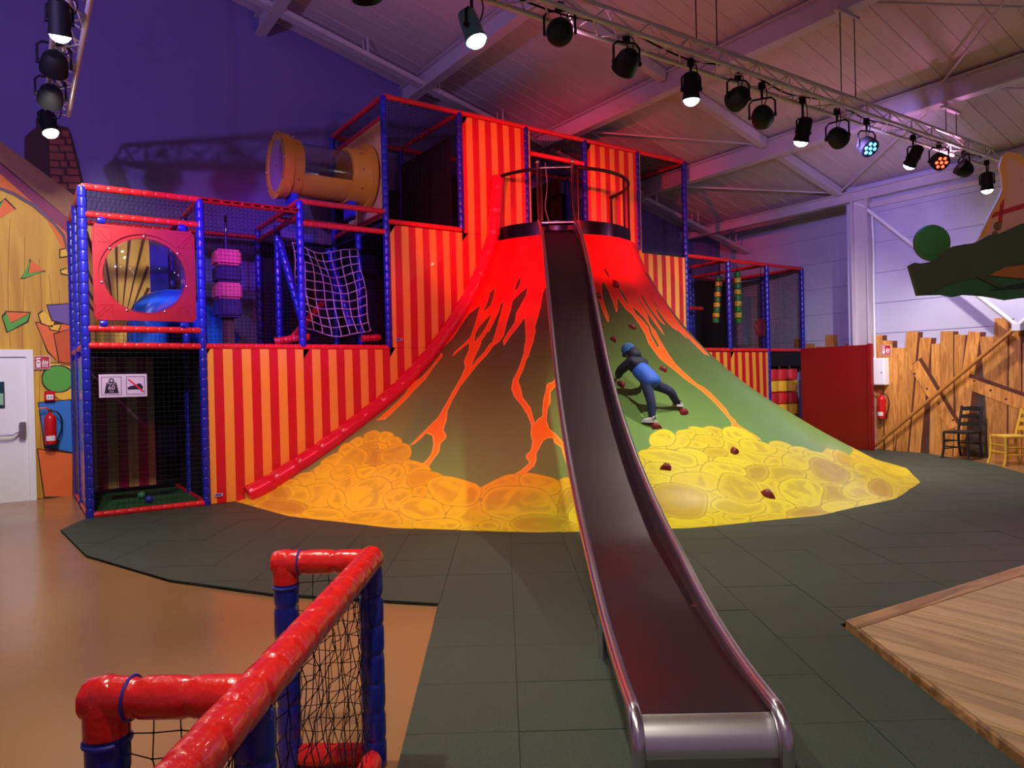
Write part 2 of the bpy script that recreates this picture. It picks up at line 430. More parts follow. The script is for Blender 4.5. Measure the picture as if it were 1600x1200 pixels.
ROCKS = [
    [(193.57,1.785),(194.37,1.73),(194.48,1.688),(194.48,1.651),(194.27,1.614),(193.47,1.581),(192.61,1.564),(191.56,1.566),(190.43,1.6),(189.4,1.657),(188.5,1.706),(187.75,1.748),(187.53,1.79),(187.91,1.828),(188.89,1.865),(190.05,1.872),(191.24,1.854),(192.33,1.829)],
    [(198.17,1.714),(198.64,1.665),(198.44,1.639),(197.92,1.629),(197.36,1.619),(196.32,1.619),(195.27,1.634),(194.23,1.662),(193.27,1.703),(192.7,1.755),(192.58,1.795),(192.46,1.826),(192.54,1.855),(193.32,1.864),(194.71,1.854),(195.84,1.836),(196.8,1.803),(197.5,1.763)],
    [(200.67,1.678),(201.27,1.628),(201.35,1.591),(201.28,1.561),(201.06,1.53),(200.34,1.513),(199.58,1.521),(198.87,1.539),(198.19,1.568),(197.5,1.61),(196.79,1.655),(196.15,1.7),(196.1,1.738),(196.73,1.756),(197.66,1.764),(198.41,1.762),(199.15,1.744),(199.84,1.718)],
    [(189.24,1.671),(190.31,1.619),(190.92,1.577),(191.42,1.535),(191.46,1.495),(191,1.46),(190.51,1.443),(189.9,1.434),(189.02,1.445),(187.76,1.475),(186.31,1.516),(185.43,1.562),(185.33,1.604),(185.46,1.638),(185.62,1.682),(186.08,1.707),(186.84,1.715),(187.87,1.709)],
    [(189.16,1.505),(190.38,1.454),(191.21,1.408),(191.79,1.357),(191.77,1.309),(191.34,1.261),(190.95,1.226),(190.23,1.211),(189.09,1.233),(187.7,1.281),(186.39,1.33),(185.5,1.376),(184.86,1.423),(184.28,1.479),(184.31,1.548),(185.28,1.571),(186.58,1.559),(187.76,1.541)],
    [(195.67,1.556),(196.56,1.499),(197,1.45),(197,1.408),(196.78,1.371),(196.25,1.33),(195.5,1.321),(194.66,1.332),(193.75,1.346),(192.46,1.382),(191.28,1.442),(190.82,1.494),(190.77,1.537),(191.2,1.571),(192.02,1.599),(192.64,1.622),(193.47,1.636),(194.57,1.612)],
    [(200.35,1.339),(201.13,1.277),(201.25,1.231),(200.99,1.195),(200.38,1.169),(199.12,1.165),(198.02,1.181),(196.94,1.202),(195.85,1.242),(195,1.307),(194.52,1.366),(194.15,1.412),(194.13,1.456),(194.85,1.484),(196.29,1.498),(197.62,1.486),(198.72,1.442),(199.48,1.393)],
    [(189.36,1.296),(190.55,1.239),(191.14,1.187),(191.53,1.134),(191.4,1.082),(190.63,1.038),(189.92,1.018),(189.24,0.996),(188.21,0.994),(186.69,1.031),(185.18,1.084),(184.32,1.14),(184.31,1.193),(184.61,1.238),(184.89,1.3),(185.52,1.342),(186.66,1.348),(187.91,1.333)],
    [(193.52,1.454),(195.02,1.405),(196.04,1.338),(196.75,1.259),(197,1.174),(196.59,1.093),(195.98,1.062),(195.52,1.028),(194.8,1.008),(193.44,1.04),(191.93,1.099),(190.73,1.166),(189.98,1.244),(189.71,1.325),(189.55,1.422),(189.85,1.486),(190.89,1.498),(192.11,1.479)],
    [(204.99,1.476),(205.5,1.398),(205.55,1.341),(205.55,1.283),(205.07,1.232),(203.77,1.207),(202.65,1.209),(201.52,1.218),(200.3,1.256),(199.11,1.335),(198.23,1.418),(198.02,1.481),(198.52,1.527),(199.25,1.564),(200.32,1.616),(201.58,1.641),(202.94,1.611),(204.03,1.554)],
    [(191.37,1.042),(192.43,0.992),(192.85,0.945),(192.95,0.899),(192.67,0.856),(191.76,0.819),(190.87,0.804),(189.9,0.798),(188.77,0.82),(187.62,0.873),(186.63,0.923),(185.79,0.966),(185.39,1.013),(185.63,1.062),(186.61,1.112),(187.85,1.126),(189.12,1.104),(190.16,1.076)],
    [(195.66,1.111),(196.67,1.044),(197.11,0.988),(197.09,0.939),(196.62,0.904),(196.06,0.865),(195.6,0.828),(194.8,0.818),(193.75,0.847),(192.51,0.897),(191.3,0.957),(190.71,1.012),(190.53,1.063),(190.6,1.113),(191.4,1.158),(192.41,1.164),(193.3,1.164),(194.34,1.158)],
    [(202.29,1.046),(202.87,0.994),(203.07,0.949),(203,0.908),(202.39,0.881),(201.24,0.881),(200.4,0.892),(199.62,0.9),(198.79,0.923),(197.94,0.973),(197.23,1.027),(196.98,1.073),(197.35,1.106),(198.03,1.129),(199.02,1.154),(200,1.152),(200.84,1.125),(201.53,1.09)],
    [(211.76,1.1),(212.01,1.04),(211.65,1.008),(211.02,0.992),(210.24,0.98),(208.8,0.992),(207.65,1.029),(206.8,1.073),(206.09,1.119),(205.56,1.176),(205.22,1.233),(205.02,1.284),(205.54,1.317),(206.9,1.307),(208.55,1.274),(209.66,1.245),(210.56,1.208),(211.2,1.16)],
    [(206.4,1.151),(207.16,1.08),(207.27,1.014),(207.07,0.954),(206.58,0.902),(205.69,0.857),(204.97,0.832),(204.19,0.806),(203.21,0.814),(202.22,0.881),(201.54,0.958),(201.28,1.022),(201.44,1.081),(201.9,1.133),(202.65,1.201),(203.53,1.239),(204.51,1.23),(205.4,1.198)],
    [(215.04,0.927),(215.25,0.857),(214.93,0.813),(214.15,0.797),(213.3,0.782),(211.97,0.769),(210.67,0.784),(209.6,0.829),(208.79,0.886),(208.31,0.96),(208.37,1.021),(208.54,1.066),(208.79,1.113),(209.81,1.137),(211.59,1.122),(212.89,1.093),(213.94,1.055),(214.63,0.998)],
    [(189.34,0.824),(190.39,0.775),(190.8,0.73),(190.57,0.693),(190.09,0.66),(189.2,0.625),(188.21,0.613),(187.12,0.611),(185.81,0.619),(184.23,0.663),(183.34,0.721),(183.14,0.764),(183.02,0.804),(183.4,0.843),(184.47,0.884),(185.56,0.91),(186.92,0.907),(188.17,0.873)],
    [(187.26,0.684),(188.14,0.638),(188.52,0.599),(188.51,0.563),(188.09,0.535),(187.58,0.5),(187.11,0.466),(186.24,0.456),(185.12,0.477),(183.86,0.513),(182.76,0.554),(182.31,0.592),(182.12,0.628),(182.12,0.667),(182.92,0.708),(183.95,0.72),(184.94,0.723),(186.02,0.718)],
    [(198.63,0.557),(199.52,0.476),(199.75,0.411),(199.64,0.355),(199.08,0.306),(197.52,0.286),(196,0.302),(194.51,0.323),(192.79,0.369),(191.16,0.46),(190.27,0.546),(189.95,0.608),(190.21,0.661),(191.15,0.702),(192.84,0.744),(194.61,0.756),(196.34,0.71),(197.54,0.637)],
    [(207.35,0.759),(208.07,0.654),(208.6,0.564),(208.86,0.463),(208.18,0.375),(206.68,0.315),(205.46,0.29),(204.18,0.296),(202.79,0.355),(201.28,0.453),(199.88,0.56),(199.42,0.657),(199.7,0.742),(200.13,0.833),(201.42,0.943),(203.17,0.972),(204.83,0.93),(206.19,0.861)],
    [(192.79,0.533),(193.93,0.465),(194.56,0.405),(194.6,0.353),(194.36,0.306),(193.82,0.247),(192.88,0.226),(191.47,0.259),(190.09,0.307),(188.53,0.366),(187.1,0.43),(186.12,0.486),(185.31,0.548),(185.58,0.605),(187.28,0.637),(188.76,0.637),(190.06,0.629),(191.42,0.597)],
    [(187.56,0.494),(188.69,0.449),(189.36,0.404),(189.49,0.357),(189.45,0.311),(189.39,0.247),(189.01,0.203),(188.09,0.199),(186.92,0.22),(185.49,0.262),(184.29,0.312),(183.51,0.354),(182.65,0.399),(182.29,0.455),(183.08,0.511),(184.07,0.535),(185.1,0.546),(186.27,0.533)],
    [(199.11,0.637),(200.08,0.583),(200.69,0.537),(201.33,0.492),(201.9,0.431),(202.09,0.359),(201.96,0.321),(201.66,0.299),(201.03,0.306),(200.08,0.34),(199.07,0.38),(198.24,0.428),(197.71,0.483),(197.37,0.535),(196.91,0.606),(196.77,0.659),(197.24,0.679),(198.01,0.673)],
    [(212.12,0.687),(212.66,0.606),(212.82,0.536),(212.59,0.475),(211.95,0.433),(211.1,0.392),(210.39,0.364),(209.58,0.376),(208.85,0.425),(208.05,0.489),(207.23,0.562),(206.88,0.631),(206.98,0.696),(207.48,0.755),(208.64,0.792),(209.62,0.779),(210.4,0.762),(211.24,0.746)],
    [(213.24,0.749),(213.36,0.709),(213.34,0.681),(213.28,0.653),(212.98,0.637),(212.42,0.639),(211.96,0.649),(211.52,0.662),(211.12,0.69),(210.82,0.735),(210.64,0.777),(210.68,0.806),(210.91,0.824),(211.19,0.838),(211.67,0.855),(212.18,0.853),(212.64,0.825),(212.97,0.791)],
    [(197.14,0.23),(197.95,0.161),(197.43,0.113),(196.37,0.082),(195.16,0.054),(193.17,0.029),(191.3,0.018),(189.24,0.014),(187.11,0.036),(185.72,0.103),(185.36,0.172),(185.33,0.224),(186.01,0.272),(187.8,0.311),(190.48,0.343),(192.68,0.35),(194.45,0.327),(195.76,0.287)],
    [(203.97,0.184),(204.67,0.129),(204.69,0.082),(204.04,0.051),(203.12,0.026),(201.6,0.008),(200.28,0.012),(199.09,0.03),(197.96,0.06),(197.17,0.117),(197.02,0.173),(197,0.215),(197.1,0.26),(198.11,0.295),(200.05,0.311),(201.55,0.305),(202.67,0.276),(203.32,0.233)],
    [(226.63,0.967),(226.54,0.861),(226.3,0.783),(226.01,0.708),(225.28,0.641),(224.12,0.588),(223.23,0.561),(222.4,0.557),(221.7,0.596),(221.02,0.669),(220.47,0.762),(220.63,0.85),(221.37,0.918),(222.13,0.976),(223.2,1.052),(224.25,1.092),(225.25,1.094),(226.14,1.06)],
    [(223.32,0.443),(223.46,0.331),(223.32,0.24),(222.81,0.172),(222.07,0.129),(221.16,0.068),(220.27,0.025),(219.34,0.055),(218.58,0.144),(217.91,0.264),(217.58,0.377),(217.74,0.456),(218.01,0.527),(218.59,0.598),(219.95,0.638),(221.04,0.624),(221.97,0.599),(222.81,0.548)],
    [(217.14,0.416),(217.7,0.33),(217.67,0.259),(216.96,0.223),(215.92,0.212),(214.42,0.226),(213.26,0.264),(212.29,0.309),(211.29,0.363),(210.56,0.445),(210.49,0.522),(210.68,0.575),(211.09,0.625),(212.22,0.647),(214.02,0.632),(215.32,0.601),(216.22,0.55),(216.66,0.488)],
    [(221.08,0.71),(221.03,0.611),(220.68,0.542),(219.83,0.51),(218.67,0.506),(217.02,0.522),(215.69,0.568),(214.73,0.639),(213.8,0.71),(212.65,0.815),(212.09,0.935),(212.61,1.006),(213.68,1.041),(215.24,1.035),(217.16,0.989),(218.49,0.951),(219.84,0.906),(220.8,0.823)],
    [(220.29,0.141),(220.32,0.089),(220.13,0.048),(219.77,0.007),(219.05,0),(217.61,0),(216.51,0),(215.61,0.011),(214.94,0.043),(214.55,0.097),(214.36,0.153),(214.51,0.199),(215.22,0.23),(216.19,0.252),(217.61,0.273),(218.85,0.271),(219.63,0.238),(220.02,0.194)],
    [(212.63,0.22),(213.17,0.13),(212.86,0.059),(212.2,0.001),(211.72,0),(210.45,0),(209,0),(207.68,0),(206.06,0),(204.77,0.044),(204.55,0.135),(204.38,0.206),(204.68,0.276),(205.83,0.333),(207.9,0.384),(209.69,0.393),(210.95,0.352),(211.76,0.292)],
    [(224.81,0.14),(224.85,0.094),(224.78,0.058),(224.55,0.029),(224.11,0.02),(223.52,0.02),(223.04,0.024),(222.63,0.044),(222.4,0.084),(222.29,0.131),(222.21,0.176),(222.29,0.21),(222.51,0.237),(222.86,0.262),(223.56,0.269),(224.05,0.248),(224.35,0.216),(224.62,0.185)],
    [(234.02,0.809),(233.91,0.729),(233.75,0.66),(233.37,0.613),(232.81,0.598),(232.11,0.606),(231.66,0.639),(231.42,0.69),(231.19,0.74),(230.92,0.815),(230.9,0.907),(231.22,0.968),(231.67,1.006),(232.25,1.027),(233.01,1.016),(233.51,0.99),(233.93,0.955),(234.12,0.893)],
    [(231.62,0.835),(231.47,0.768),(230.98,0.731),(230.29,0.709),(229.35,0.703),(227.96,0.74),(227.14,0.796),(226.6,0.847),(226.04,0.901),(225.71,0.973),(225.71,1.047),(226.04,1.1),(226.94,1.119),(228.18,1.092),(229.54,1.053),(230.57,1.019),(231.3,0.968),(231.56,0.908)],
    [(231.17,0.487),(231.16,0.333),(230.34,0.236),(229.17,0.187),(227.74,0.185),(225.91,0.24),(224.62,0.299),(223.22,0.349),(221.89,0.445),(221.37,0.595),(221.56,0.731),(222.19,0.823),(223.46,0.872),(225.18,0.877),(227.42,0.863),(229.13,0.817),(230.1,0.723),(230.64,0.621)],
    [(233.92,0.467),(233.48,0.38),(233,0.344),(232.54,0.338),(232.05,0.339),(231.48,0.386),(231.26,0.455),(231.2,0.522),(231.22,0.59),(231.46,0.673),(231.86,0.755),(232.3,0.819),(232.89,0.843),(233.41,0.8),(233.86,0.734),(234.15,0.685),(234.29,0.628),(234.2,0.557)],
    [(232.76,0.214),(232.64,0.121),(232.14,0.051),(231.2,0.011),(230.11,0),(228.75,0),(227.65,0),(226.88,0.016),(226.42,0.074),(225.93,0.151),(225.75,0.241),(226.12,0.309),(226.86,0.365),(228.14,0.395),(229.82,0.386),(230.8,0.357),(231.72,0.337),(232.5,0.297)],
    [(234.45,0.058),(234.32,0),(234.02,0),(233.66,0),(233.24,0),(232.74,0),(232.37,0),(232.05,0),(231.92,0.005),(231.92,0.065),(231.92,0.128),(232.07,0.18),(232.42,0.212),(232.89,0.226),(233.51,0.219),(233.86,0.189),(234.06,0.153),(234.3,0.118)],
    [(236.55,0.392),(236.37,0.304),(235.92,0.246),(235.31,0.22),(234.7,0.196),(233.81,0.174),(233.09,0.19),(232.61,0.243),(232.34,0.313),(232.4,0.404),(232.75,0.478),(233.06,0.529),(233.44,0.583),(234.17,0.613),(235.21,0.604),(235.93,0.58),(236.44,0.539),(236.61,0.475)],
    [(238.23,0.726),(237.98,0.642),(237.56,0.579),(236.93,0.534),(236.09,0.532),(235.19,0.559),(234.56,0.58),(233.94,0.603),(233.54,0.657),(233.43,0.741),(233.56,0.83),(234.08,0.889),(234.83,0.915),(235.63,0.934),(236.75,0.942),(237.5,0.914),(237.87,0.861),(238.15,0.806)],
    [(239.37,0.449),(239.2,0.355),(238.66,0.291),(237.93,0.271),(237.24,0.266),(236.4,0.266),(235.79,0.286),(235.28,0.321),(234.85,0.376),(234.84,0.467),(235.25,0.548),(235.7,0.6),(236.24,0.644),(237.03,0.659),(238.01,0.647),(238.7,0.626),(239.16,0.587),(239.34,0.53)],
    [(263.08,1.698),(262.52,1.662),(261.89,1.645),(261.2,1.652),(260.54,1.668),(259.72,1.695),(259.22,1.726),(258.96,1.761),(258.9,1.801),(259.38,1.845),(260.2,1.868),(260.87,1.873),(261.51,1.88),(262.28,1.873),(263.2,1.843),(263.81,1.811),(264,1.772),(263.65,1.734)],
    [(260.18,1.685),(259.35,1.661),(258.7,1.653),(258.07,1.65),(257.38,1.661),(256.49,1.688),(255.81,1.72),(255.59,1.76),(255.84,1.8),(256.24,1.84),(256.74,1.88),(257.41,1.895),(258.14,1.891),(258.91,1.878),(259.82,1.846),(260.3,1.81),(260.66,1.774),(260.76,1.73)],
    [(257.01,1.722),(256.28,1.668),(255.57,1.639),(254.95,1.61),(254.17,1.581),(253.13,1.573),(252.54,1.588),(252.2,1.614),(252.16,1.654),(252.5,1.709),(252.95,1.761),(253.47,1.805),(254.24,1.831),(255.05,1.838),(256.09,1.846),(256.96,1.846),(257.42,1.823),(257.4,1.78)],
    [(261.12,1.516),(260.52,1.469),(259.71,1.445),(258.81,1.445),(257.9,1.458),(256.9,1.492),(256.44,1.529),(256.05,1.564),(255.64,1.604),(255.86,1.661),(256.66,1.704),(257.53,1.722),(258.45,1.722),(259.38,1.704),(260.47,1.676),(261.38,1.649),(261.82,1.61),(261.6,1.565)],
    [(257.45,1.483),(256.81,1.46),(256.3,1.45),(255.79,1.443),(255.21,1.448),(254.44,1.464),(253.84,1.484),(253.59,1.514),(253.74,1.546),(254,1.579),(254.34,1.612),(254.84,1.627),(255.44,1.628),(256.07,1.622),(256.85,1.603),(257.31,1.579),(257.65,1.552),(257.82,1.52)],
    [(255.08,1.653),(254.85,1.601),(254.27,1.556),(253.47,1.513),(252.43,1.479),(251.2,1.464),(250.46,1.468),(249.83,1.474),(249.51,1.501),(249.74,1.556),(250.13,1.608),(250.56,1.651),(251.28,1.694),(252.3,1.728),(253.78,1.761),(254.8,1.764),(255.09,1.732),(255.06,1.695)],
    [(252.4,1.675),(251.73,1.61),(251.06,1.563),(250.27,1.537),(249.45,1.536),(248.45,1.536),(247.57,1.538),(247.03,1.57),(247.03,1.627),(247.4,1.698),(248,1.763),(248.72,1.799),(249.45,1.829),(250.38,1.862),(251.68,1.865),(252.35,1.834),(252.69,1.794),(252.81,1.745)],
    [(276.17,1.263),(275.36,1.231),(274.44,1.216),(273.41,1.229),(272.49,1.261),(271.45,1.299),(270.71,1.333),(270.51,1.37),(270.72,1.403),(271.16,1.439),(271.89,1.468),(272.77,1.479),(273.78,1.48),(275.01,1.462),(276.2,1.412),(276.51,1.37),(276.68,1.336),(276.71,1.3)],
    [(278.76,1.106),(277.73,1.073),(276.74,1.061),(275.86,1.08),(275.19,1.111),(274.41,1.147),(273.88,1.181),(273.72,1.22),(273.82,1.261),(274.58,1.306),(275.78,1.327),(276.77,1.323),(277.71,1.319),(278.7,1.303),(279.66,1.26),(280.13,1.22),(280.25,1.179),(279.75,1.141)],
    [(282.13,0.909),(280.62,0.901),(279.52,0.901),(278.45,0.906),(277.42,0.938),(276.49,0.996),(275.93,1.043),(275.69,1.091),(276,1.134),(276.82,1.179),(277.97,1.215),(279.26,1.211),(280.4,1.179),(281.46,1.146),(282.9,1.097),(283.76,1.046),(283.94,0.994),(283.5,0.945)],
    [(268.63,1.471),(267.49,1.437),(266.52,1.432),(265.62,1.457),(264.76,1.497),(263.54,1.558),(262.71,1.626),(262.7,1.697),(263.23,1.752),(264.08,1.804),(265.15,1.837),(266.14,1.844),(267.23,1.845),(268.49,1.814),(269.56,1.727),(269.9,1.654),(270.06,1.586),(269.7,1.522)],
    [(270.74,1.269),(269.31,1.234),(268.15,1.223),(267.06,1.228),(265.99,1.253),(264.75,1.296),(263.84,1.338),(263.53,1.389),(263.81,1.44),(264.32,1.499),(265.13,1.556),(266.32,1.576),(267.62,1.564),(268.86,1.536),(270.18,1.486),(270.82,1.438),(271.42,1.391),(271.7,1.332)],
    [(259.9,1.322),(259.21,1.286),(258.47,1.276),(257.84,1.27),(257.12,1.262),(256.14,1.272),(255.55,1.294),(255.2,1.322),(255.17,1.357),(255.58,1.398),(256.07,1.433),(256.58,1.46),(257.32,1.471),(258.09,1.46),(259.02,1.446),(259.76,1.43),(260.18,1.402),(260.23,1.367)],
    [(255.23,1.228),(254.69,1.188),(254.14,1.155),(253.37,1.144),(252.45,1.175),(251.54,1.235),(250.98,1.281),(250.61,1.326),(250.59,1.373),(250.84,1.426),(251.3,1.475),(252.04,1.491),(252.88,1.483),(253.82,1.47),(255.06,1.427),(255.64,1.373),(255.7,1.322),(255.61,1.276)],
    [(262.54,1.063),(261.6,1.043),(260.72,1.041),(259.88,1.041),(258.83,1.055),(257.4,1.09),(256.26,1.124),(255.58,1.165),(255.7,1.203),(256.18,1.236),(256.58,1.267),(257.22,1.284),(258.2,1.282),(259.37,1.265),(260.95,1.229),(261.88,1.187),(262.43,1.148),(262.82,1.106)],
    [(253.09,1.215),(252.66,1.148),(251.7,1.114),(250.29,1.122),(248.82,1.151),(247.09,1.199),(246.01,1.246),(245.12,1.294),(244.19,1.352),(244.01,1.43),(244.94,1.484),(246.16,1.501),(247.45,1.506),(249.01,1.486),(250.94,1.439),(252.41,1.396),(253.37,1.34),(253.43,1.28)],
    [(269.53,1.004),(268.66,0.974),(267.88,0.97),(267.19,0.968),(266.44,0.974),(265.57,0.999),(264.97,1.027),(264.66,1.063),(264.95,1.102),(265.7,1.136),(266.38,1.165),(267.02,1.187),(267.8,1.193),(268.64,1.182),(269.66,1.155),(270.17,1.122),(270.18,1.085),(270.03,1.048)],
    [(273.15,0.894),(272.03,0.859),(271.11,0.849),(270.31,0.864),(269.51,0.888),(268.55,0.94),(268.23,1.001),(268.63,1.059),(269.24,1.106),(270.11,1.153),(271.15,1.188),(272.14,1.209),(273.27,1.217),(274.27,1.183),(274.87,1.107),(275.01,1.048),(274.95,0.992),(274.3,0.94)],
    [(286.88,0.659),(285.08,0.653),(284.02,0.674),(283.11,0.7),(282.47,0.748),(282.51,0.835),(283,0.901),(283.57,0.958),(284.55,1.009),(286.28,1.053),(288.46,1.087),(290.43,1.082),(291.36,1.024),(291.35,0.951),(291.41,0.871),(291.14,0.804),(290.19,0.748),(288.83,0.699)],
    [(286.46,0.335),(284.7,0.319),(283.58,0.333),(283.02,0.38),(283.13,0.457),(283.38,0.544),(283.39,0.611),(283.79,0.679),(284.88,0.729),(286.63,0.765),(288.65,0.781),(290.17,0.757),(291.19,0.708),(292.03,0.645),(291.99,0.546),(290.84,0.479),(289.58,0.431),(288.33,0.379)],
    [(250.11,1.054),(249.57,1.003),(248.73,0.979),(247.87,0.959),(246.77,0.949),(245.25,0.969),(244.32,1.002),(243.73,1.04),(243.61,1.084),(243.87,1.133),(244.04,1.185),(244.38,1.232),(245.37,1.255),(246.7,1.247),(248.28,1.223),(249.26,1.191),(249.74,1.152),(250.04,1.11)],
    [(268.74,0.716),(267.59,0.673),(266.6,0.642),(265.52,0.643),(264.5,0.674),(263.32,0.724),(262.57,0.774),(262.34,0.832),(262.43,0.894),(263.03,0.97),(264.28,1.019),(265.53,1.02),(266.62,1.014),(267.85,1.003),(269.34,0.954),(270.23,0.898),(270.6,0.833),(270.05,0.769)],
    [(263.51,0.902),(262.72,0.851),(261.99,0.817),(261.22,0.784),(260.28,0.764),(259.36,0.783),(259.04,0.816),(258.94,0.852),(259.05,0.892),(259.47,0.946),(260.01,1.004),(260.72,1.05),(261.62,1.07),(262.51,1.069),(263.59,1.062),(264.27,1.043),(264.35,1.004),(264.07,0.958)],
    [(259.42,0.913),(258.35,0.864),(257.24,0.856),(256.32,0.85),(255.22,0.844),(253.76,0.875),(252.81,0.92),(252.23,0.973),(252.27,1.035),(252.95,1.097),(253.65,1.15),(254.39,1.191),(255.5,1.202),(256.76,1.18),(258.27,1.143),(259.37,1.102),(259.9,1.048),(259.93,0.986)],
    [(282.03,0.378),(280.4,0.35),(279.27,0.375),(278.47,0.419),(277.58,0.462),(276.57,0.54),(276.13,0.615),(276.17,0.686),(276.81,0.747),(278.32,0.78),(279.86,0.787),(281.12,0.793),(282.56,0.782),(283.8,0.723),(284.82,0.626),(285.19,0.545),(284.69,0.477),(283.55,0.427)],
    [(277.98,0.569),(276.3,0.526),(274.94,0.515),(273.78,0.534),(272.63,0.576),(271.64,0.673),(271.76,0.766),(272.51,0.839),(273.23,0.905),(274.5,0.979),(276.24,1.031),(277.94,1.054),(279.68,1.038),(280.79,0.962),(281.34,0.848),(281.6,0.762),(281.21,0.678),(279.8,0.616)],
    [(247.18,0.909),(246.89,0.873),(246.4,0.856),(245.79,0.851),(245.12,0.847),(244.08,0.854),(243.38,0.878),(243.07,0.912),(242.98,0.945),(243.12,0.982),(243.44,1.012),(243.75,1.037),(244.25,1.058),(245.08,1.055),(246.09,1.031),(246.75,1.007),(247.22,0.98),(247.33,0.947)],
    [(254.01,0.805),(253.5,0.743),(252.69,0.704),(251.59,0.681),(250.23,0.693),(248.74,0.73),(247.73,0.761),(246.88,0.796),(246.64,0.848),(246.96,0.91),(247.38,0.97),(248.09,1.012),(249.2,1.032),(250.61,1.037),(252.56,1.015),(253.57,0.968),(253.78,0.915),(253.97,0.867)],
    [(271.76,0.213),(270.39,0.149),(269.19,0.119),(268.29,0.15),(267.83,0.217),(267.25,0.289),(266.8,0.346),(266.74,0.408),(266.98,0.471),(267.77,0.543),(269.04,0.587),(270.24,0.588),(271.36,0.58),(272.58,0.552),(273.53,0.474),(273.65,0.406),(273.52,0.344),(272.96,0.28)],
    [(251.6,0.373),(250.75,0.324),(250.08,0.302),(249.42,0.29),(248.77,0.321),(248.17,0.394),(247.81,0.453),(247.59,0.514),(247.66,0.579),(248.02,0.656),(248.61,0.732),(249.41,0.756),(250.18,0.727),(250.83,0.688),(251.64,0.641),(252.12,0.587),(252.3,0.524),(252.21,0.452)],
    [(259.79,0.149),(258.92,0.111),(258.25,0.085),(257.5,0.059),(256.76,0.077),(256.17,0.151),(255.93,0.217),(255.92,0.28),(256.25,0.34),(256.81,0.4),(257.47,0.457),(258.22,0.479),(258.99,0.467),(259.76,0.445),(260.76,0.402),(261.23,0.343),(261.11,0.277),(260.63,0.212)],
    [(276.35,0.104),(274.42,0.049),(273.28,0.055),(272.61,0.087),(271.88,0.117),(271.24,0.188),(271.28,0.268),(271.81,0.348),(272.82,0.422),(274.62,0.477),(276.34,0.504),(277.8,0.526),(279.4,0.532),(280.55,0.487),(281.12,0.397),(281,0.318),(279.98,0.242),(278.36,0.175)],
    [(280.9,0.107),(279.01,0.064),(277.74,0.053),(277.18,0.081),(276.89,0.123),(276.74,0.189),(277.19,0.257),(278.21,0.318),(279.5,0.369),(281.33,0.411),(283.15,0.428),(284.66,0.435),(286.47,0.436),(287.61,0.395),(287.17,0.31),(286.02,0.246),(284.57,0.192),(282.84,0.149)],
    [(253.27,0.111),(252.88,0.06),(252.44,0.021),(251.86,0.003),(251.22,0.001),(250.5,0.026),(250.24,0.067),(250.19,0.108),(250.13,0.149),(250.34,0.207),(250.84,0.254),(251.36,0.283),(251.92,0.302),(252.6,0.302),(253.37,0.278),(253.89,0.251),(254.05,0.21),(253.73,0.16)],
    [(264.85,0.028),(263.84,0),(262.65,0),(261.77,0),(260.91,0),(259.76,0),(258.81,0.026),(258.33,0.063),(258.2,0.108),(258.67,0.16),(259.51,0.197),(260.29,0.22),(261.2,0.237),(262.37,0.228),(263.66,0.193),(264.56,0.162),(265.22,0.125),(265.31,0.08)],
    [(248.62,0.128),(248.33,0.074),(247.91,0.027),(247.04,0.004),(245.92,0.014),(244.7,0.038),(243.86,0.059),(243.32,0.092),(243.05,0.133),(242.96,0.19),(243.26,0.245),(243.98,0.275),(244.8,0.294),(245.85,0.309),(247.37,0.295),(248.19,0.26),(248.62,0.222),(248.8,0.18)],
    [(257.57,0.02),(256.67,0),(255.82,0),(255.03,0),(254.22,0),(253.19,0),(252.43,0),(252.29,0),(252.66,0),(252.88,0.034),(253.22,0.075),(253.81,0.101),(254.52,0.118),(255.34,0.128),(256.37,0.124),(257.03,0.11),(257.62,0.093),(257.95,0.064)],
    [(269.7,0.038),(268.65,0.001),(267.39,0),(266.3,0),(265.27,0),(264.21,0),(263.73,0.021),(263.7,0.067),(263.82,0.112),(264.25,0.169),(265.18,0.218),(266.2,0.239),(267.24,0.249),(268.38,0.243),(269.69,0.213),(270.68,0.183),(271.32,0.14),(270.91,0.087)],
    [(274.67,0),(273.48,0),(272.66,0),(271.85,0),(271.02,0),(270.53,0),(270.49,0.008),(270.3,0.035),(270.4,0.064),(270.97,0.098),(271.68,0.125),(272.41,0.141),(273.19,0.138),(273.92,0.124),(274.92,0.106),(275.72,0.084),(275.89,0.052),(275.54,0.021)],
    [(256.44,0.248),(255.59,0.199),(254.75,0.182),(253.88,0.167),(252.76,0.168),(251.34,0.228),(250.62,0.295),(250.18,0.354),(249.96,0.415),(250.3,0.476),(250.96,0.526),(251.71,0.555),(252.77,0.556),(253.97,0.528),(255.54,0.487),(256.84,0.441),(257.39,0.376),(257.1,0.312)],
    [(267.52,0.367),(266.15,0.279),(264.73,0.208),(263.39,0.195),(262.32,0.233),(261.33,0.312),(261.1,0.394),(261.31,0.47),(261.49,0.545),(262.2,0.642),(263.63,0.72),(265.04,0.75),(266.52,0.768),(268.09,0.749),(269.55,0.675),(270.19,0.601),(270.1,0.521),(269.01,0.443)],
    [(258.13,0.497),(257.05,0.434),(256.11,0.416),(255.2,0.414),(254.3,0.452),(253.39,0.538),(252.83,0.614),(252.66,0.695),(253.15,0.767),(253.96,0.836),(254.73,0.914),(255.66,0.971),(256.8,0.972),(257.92,0.926),(258.99,0.831),(259.18,0.741),(258.96,0.665),(258.78,0.589)],
    [(249.22,0.384),(248.26,0.266),(247.2,0.212),(246.15,0.206),(245.04,0.225),(243.75,0.306),(242.96,0.394),(242.27,0.485),(241.95,0.597),(242.67,0.722),(243.9,0.802),(244.94,0.846),(246.08,0.872),(247.42,0.857),(249.18,0.8),(250.41,0.721),(250.6,0.61),(250,0.503)],
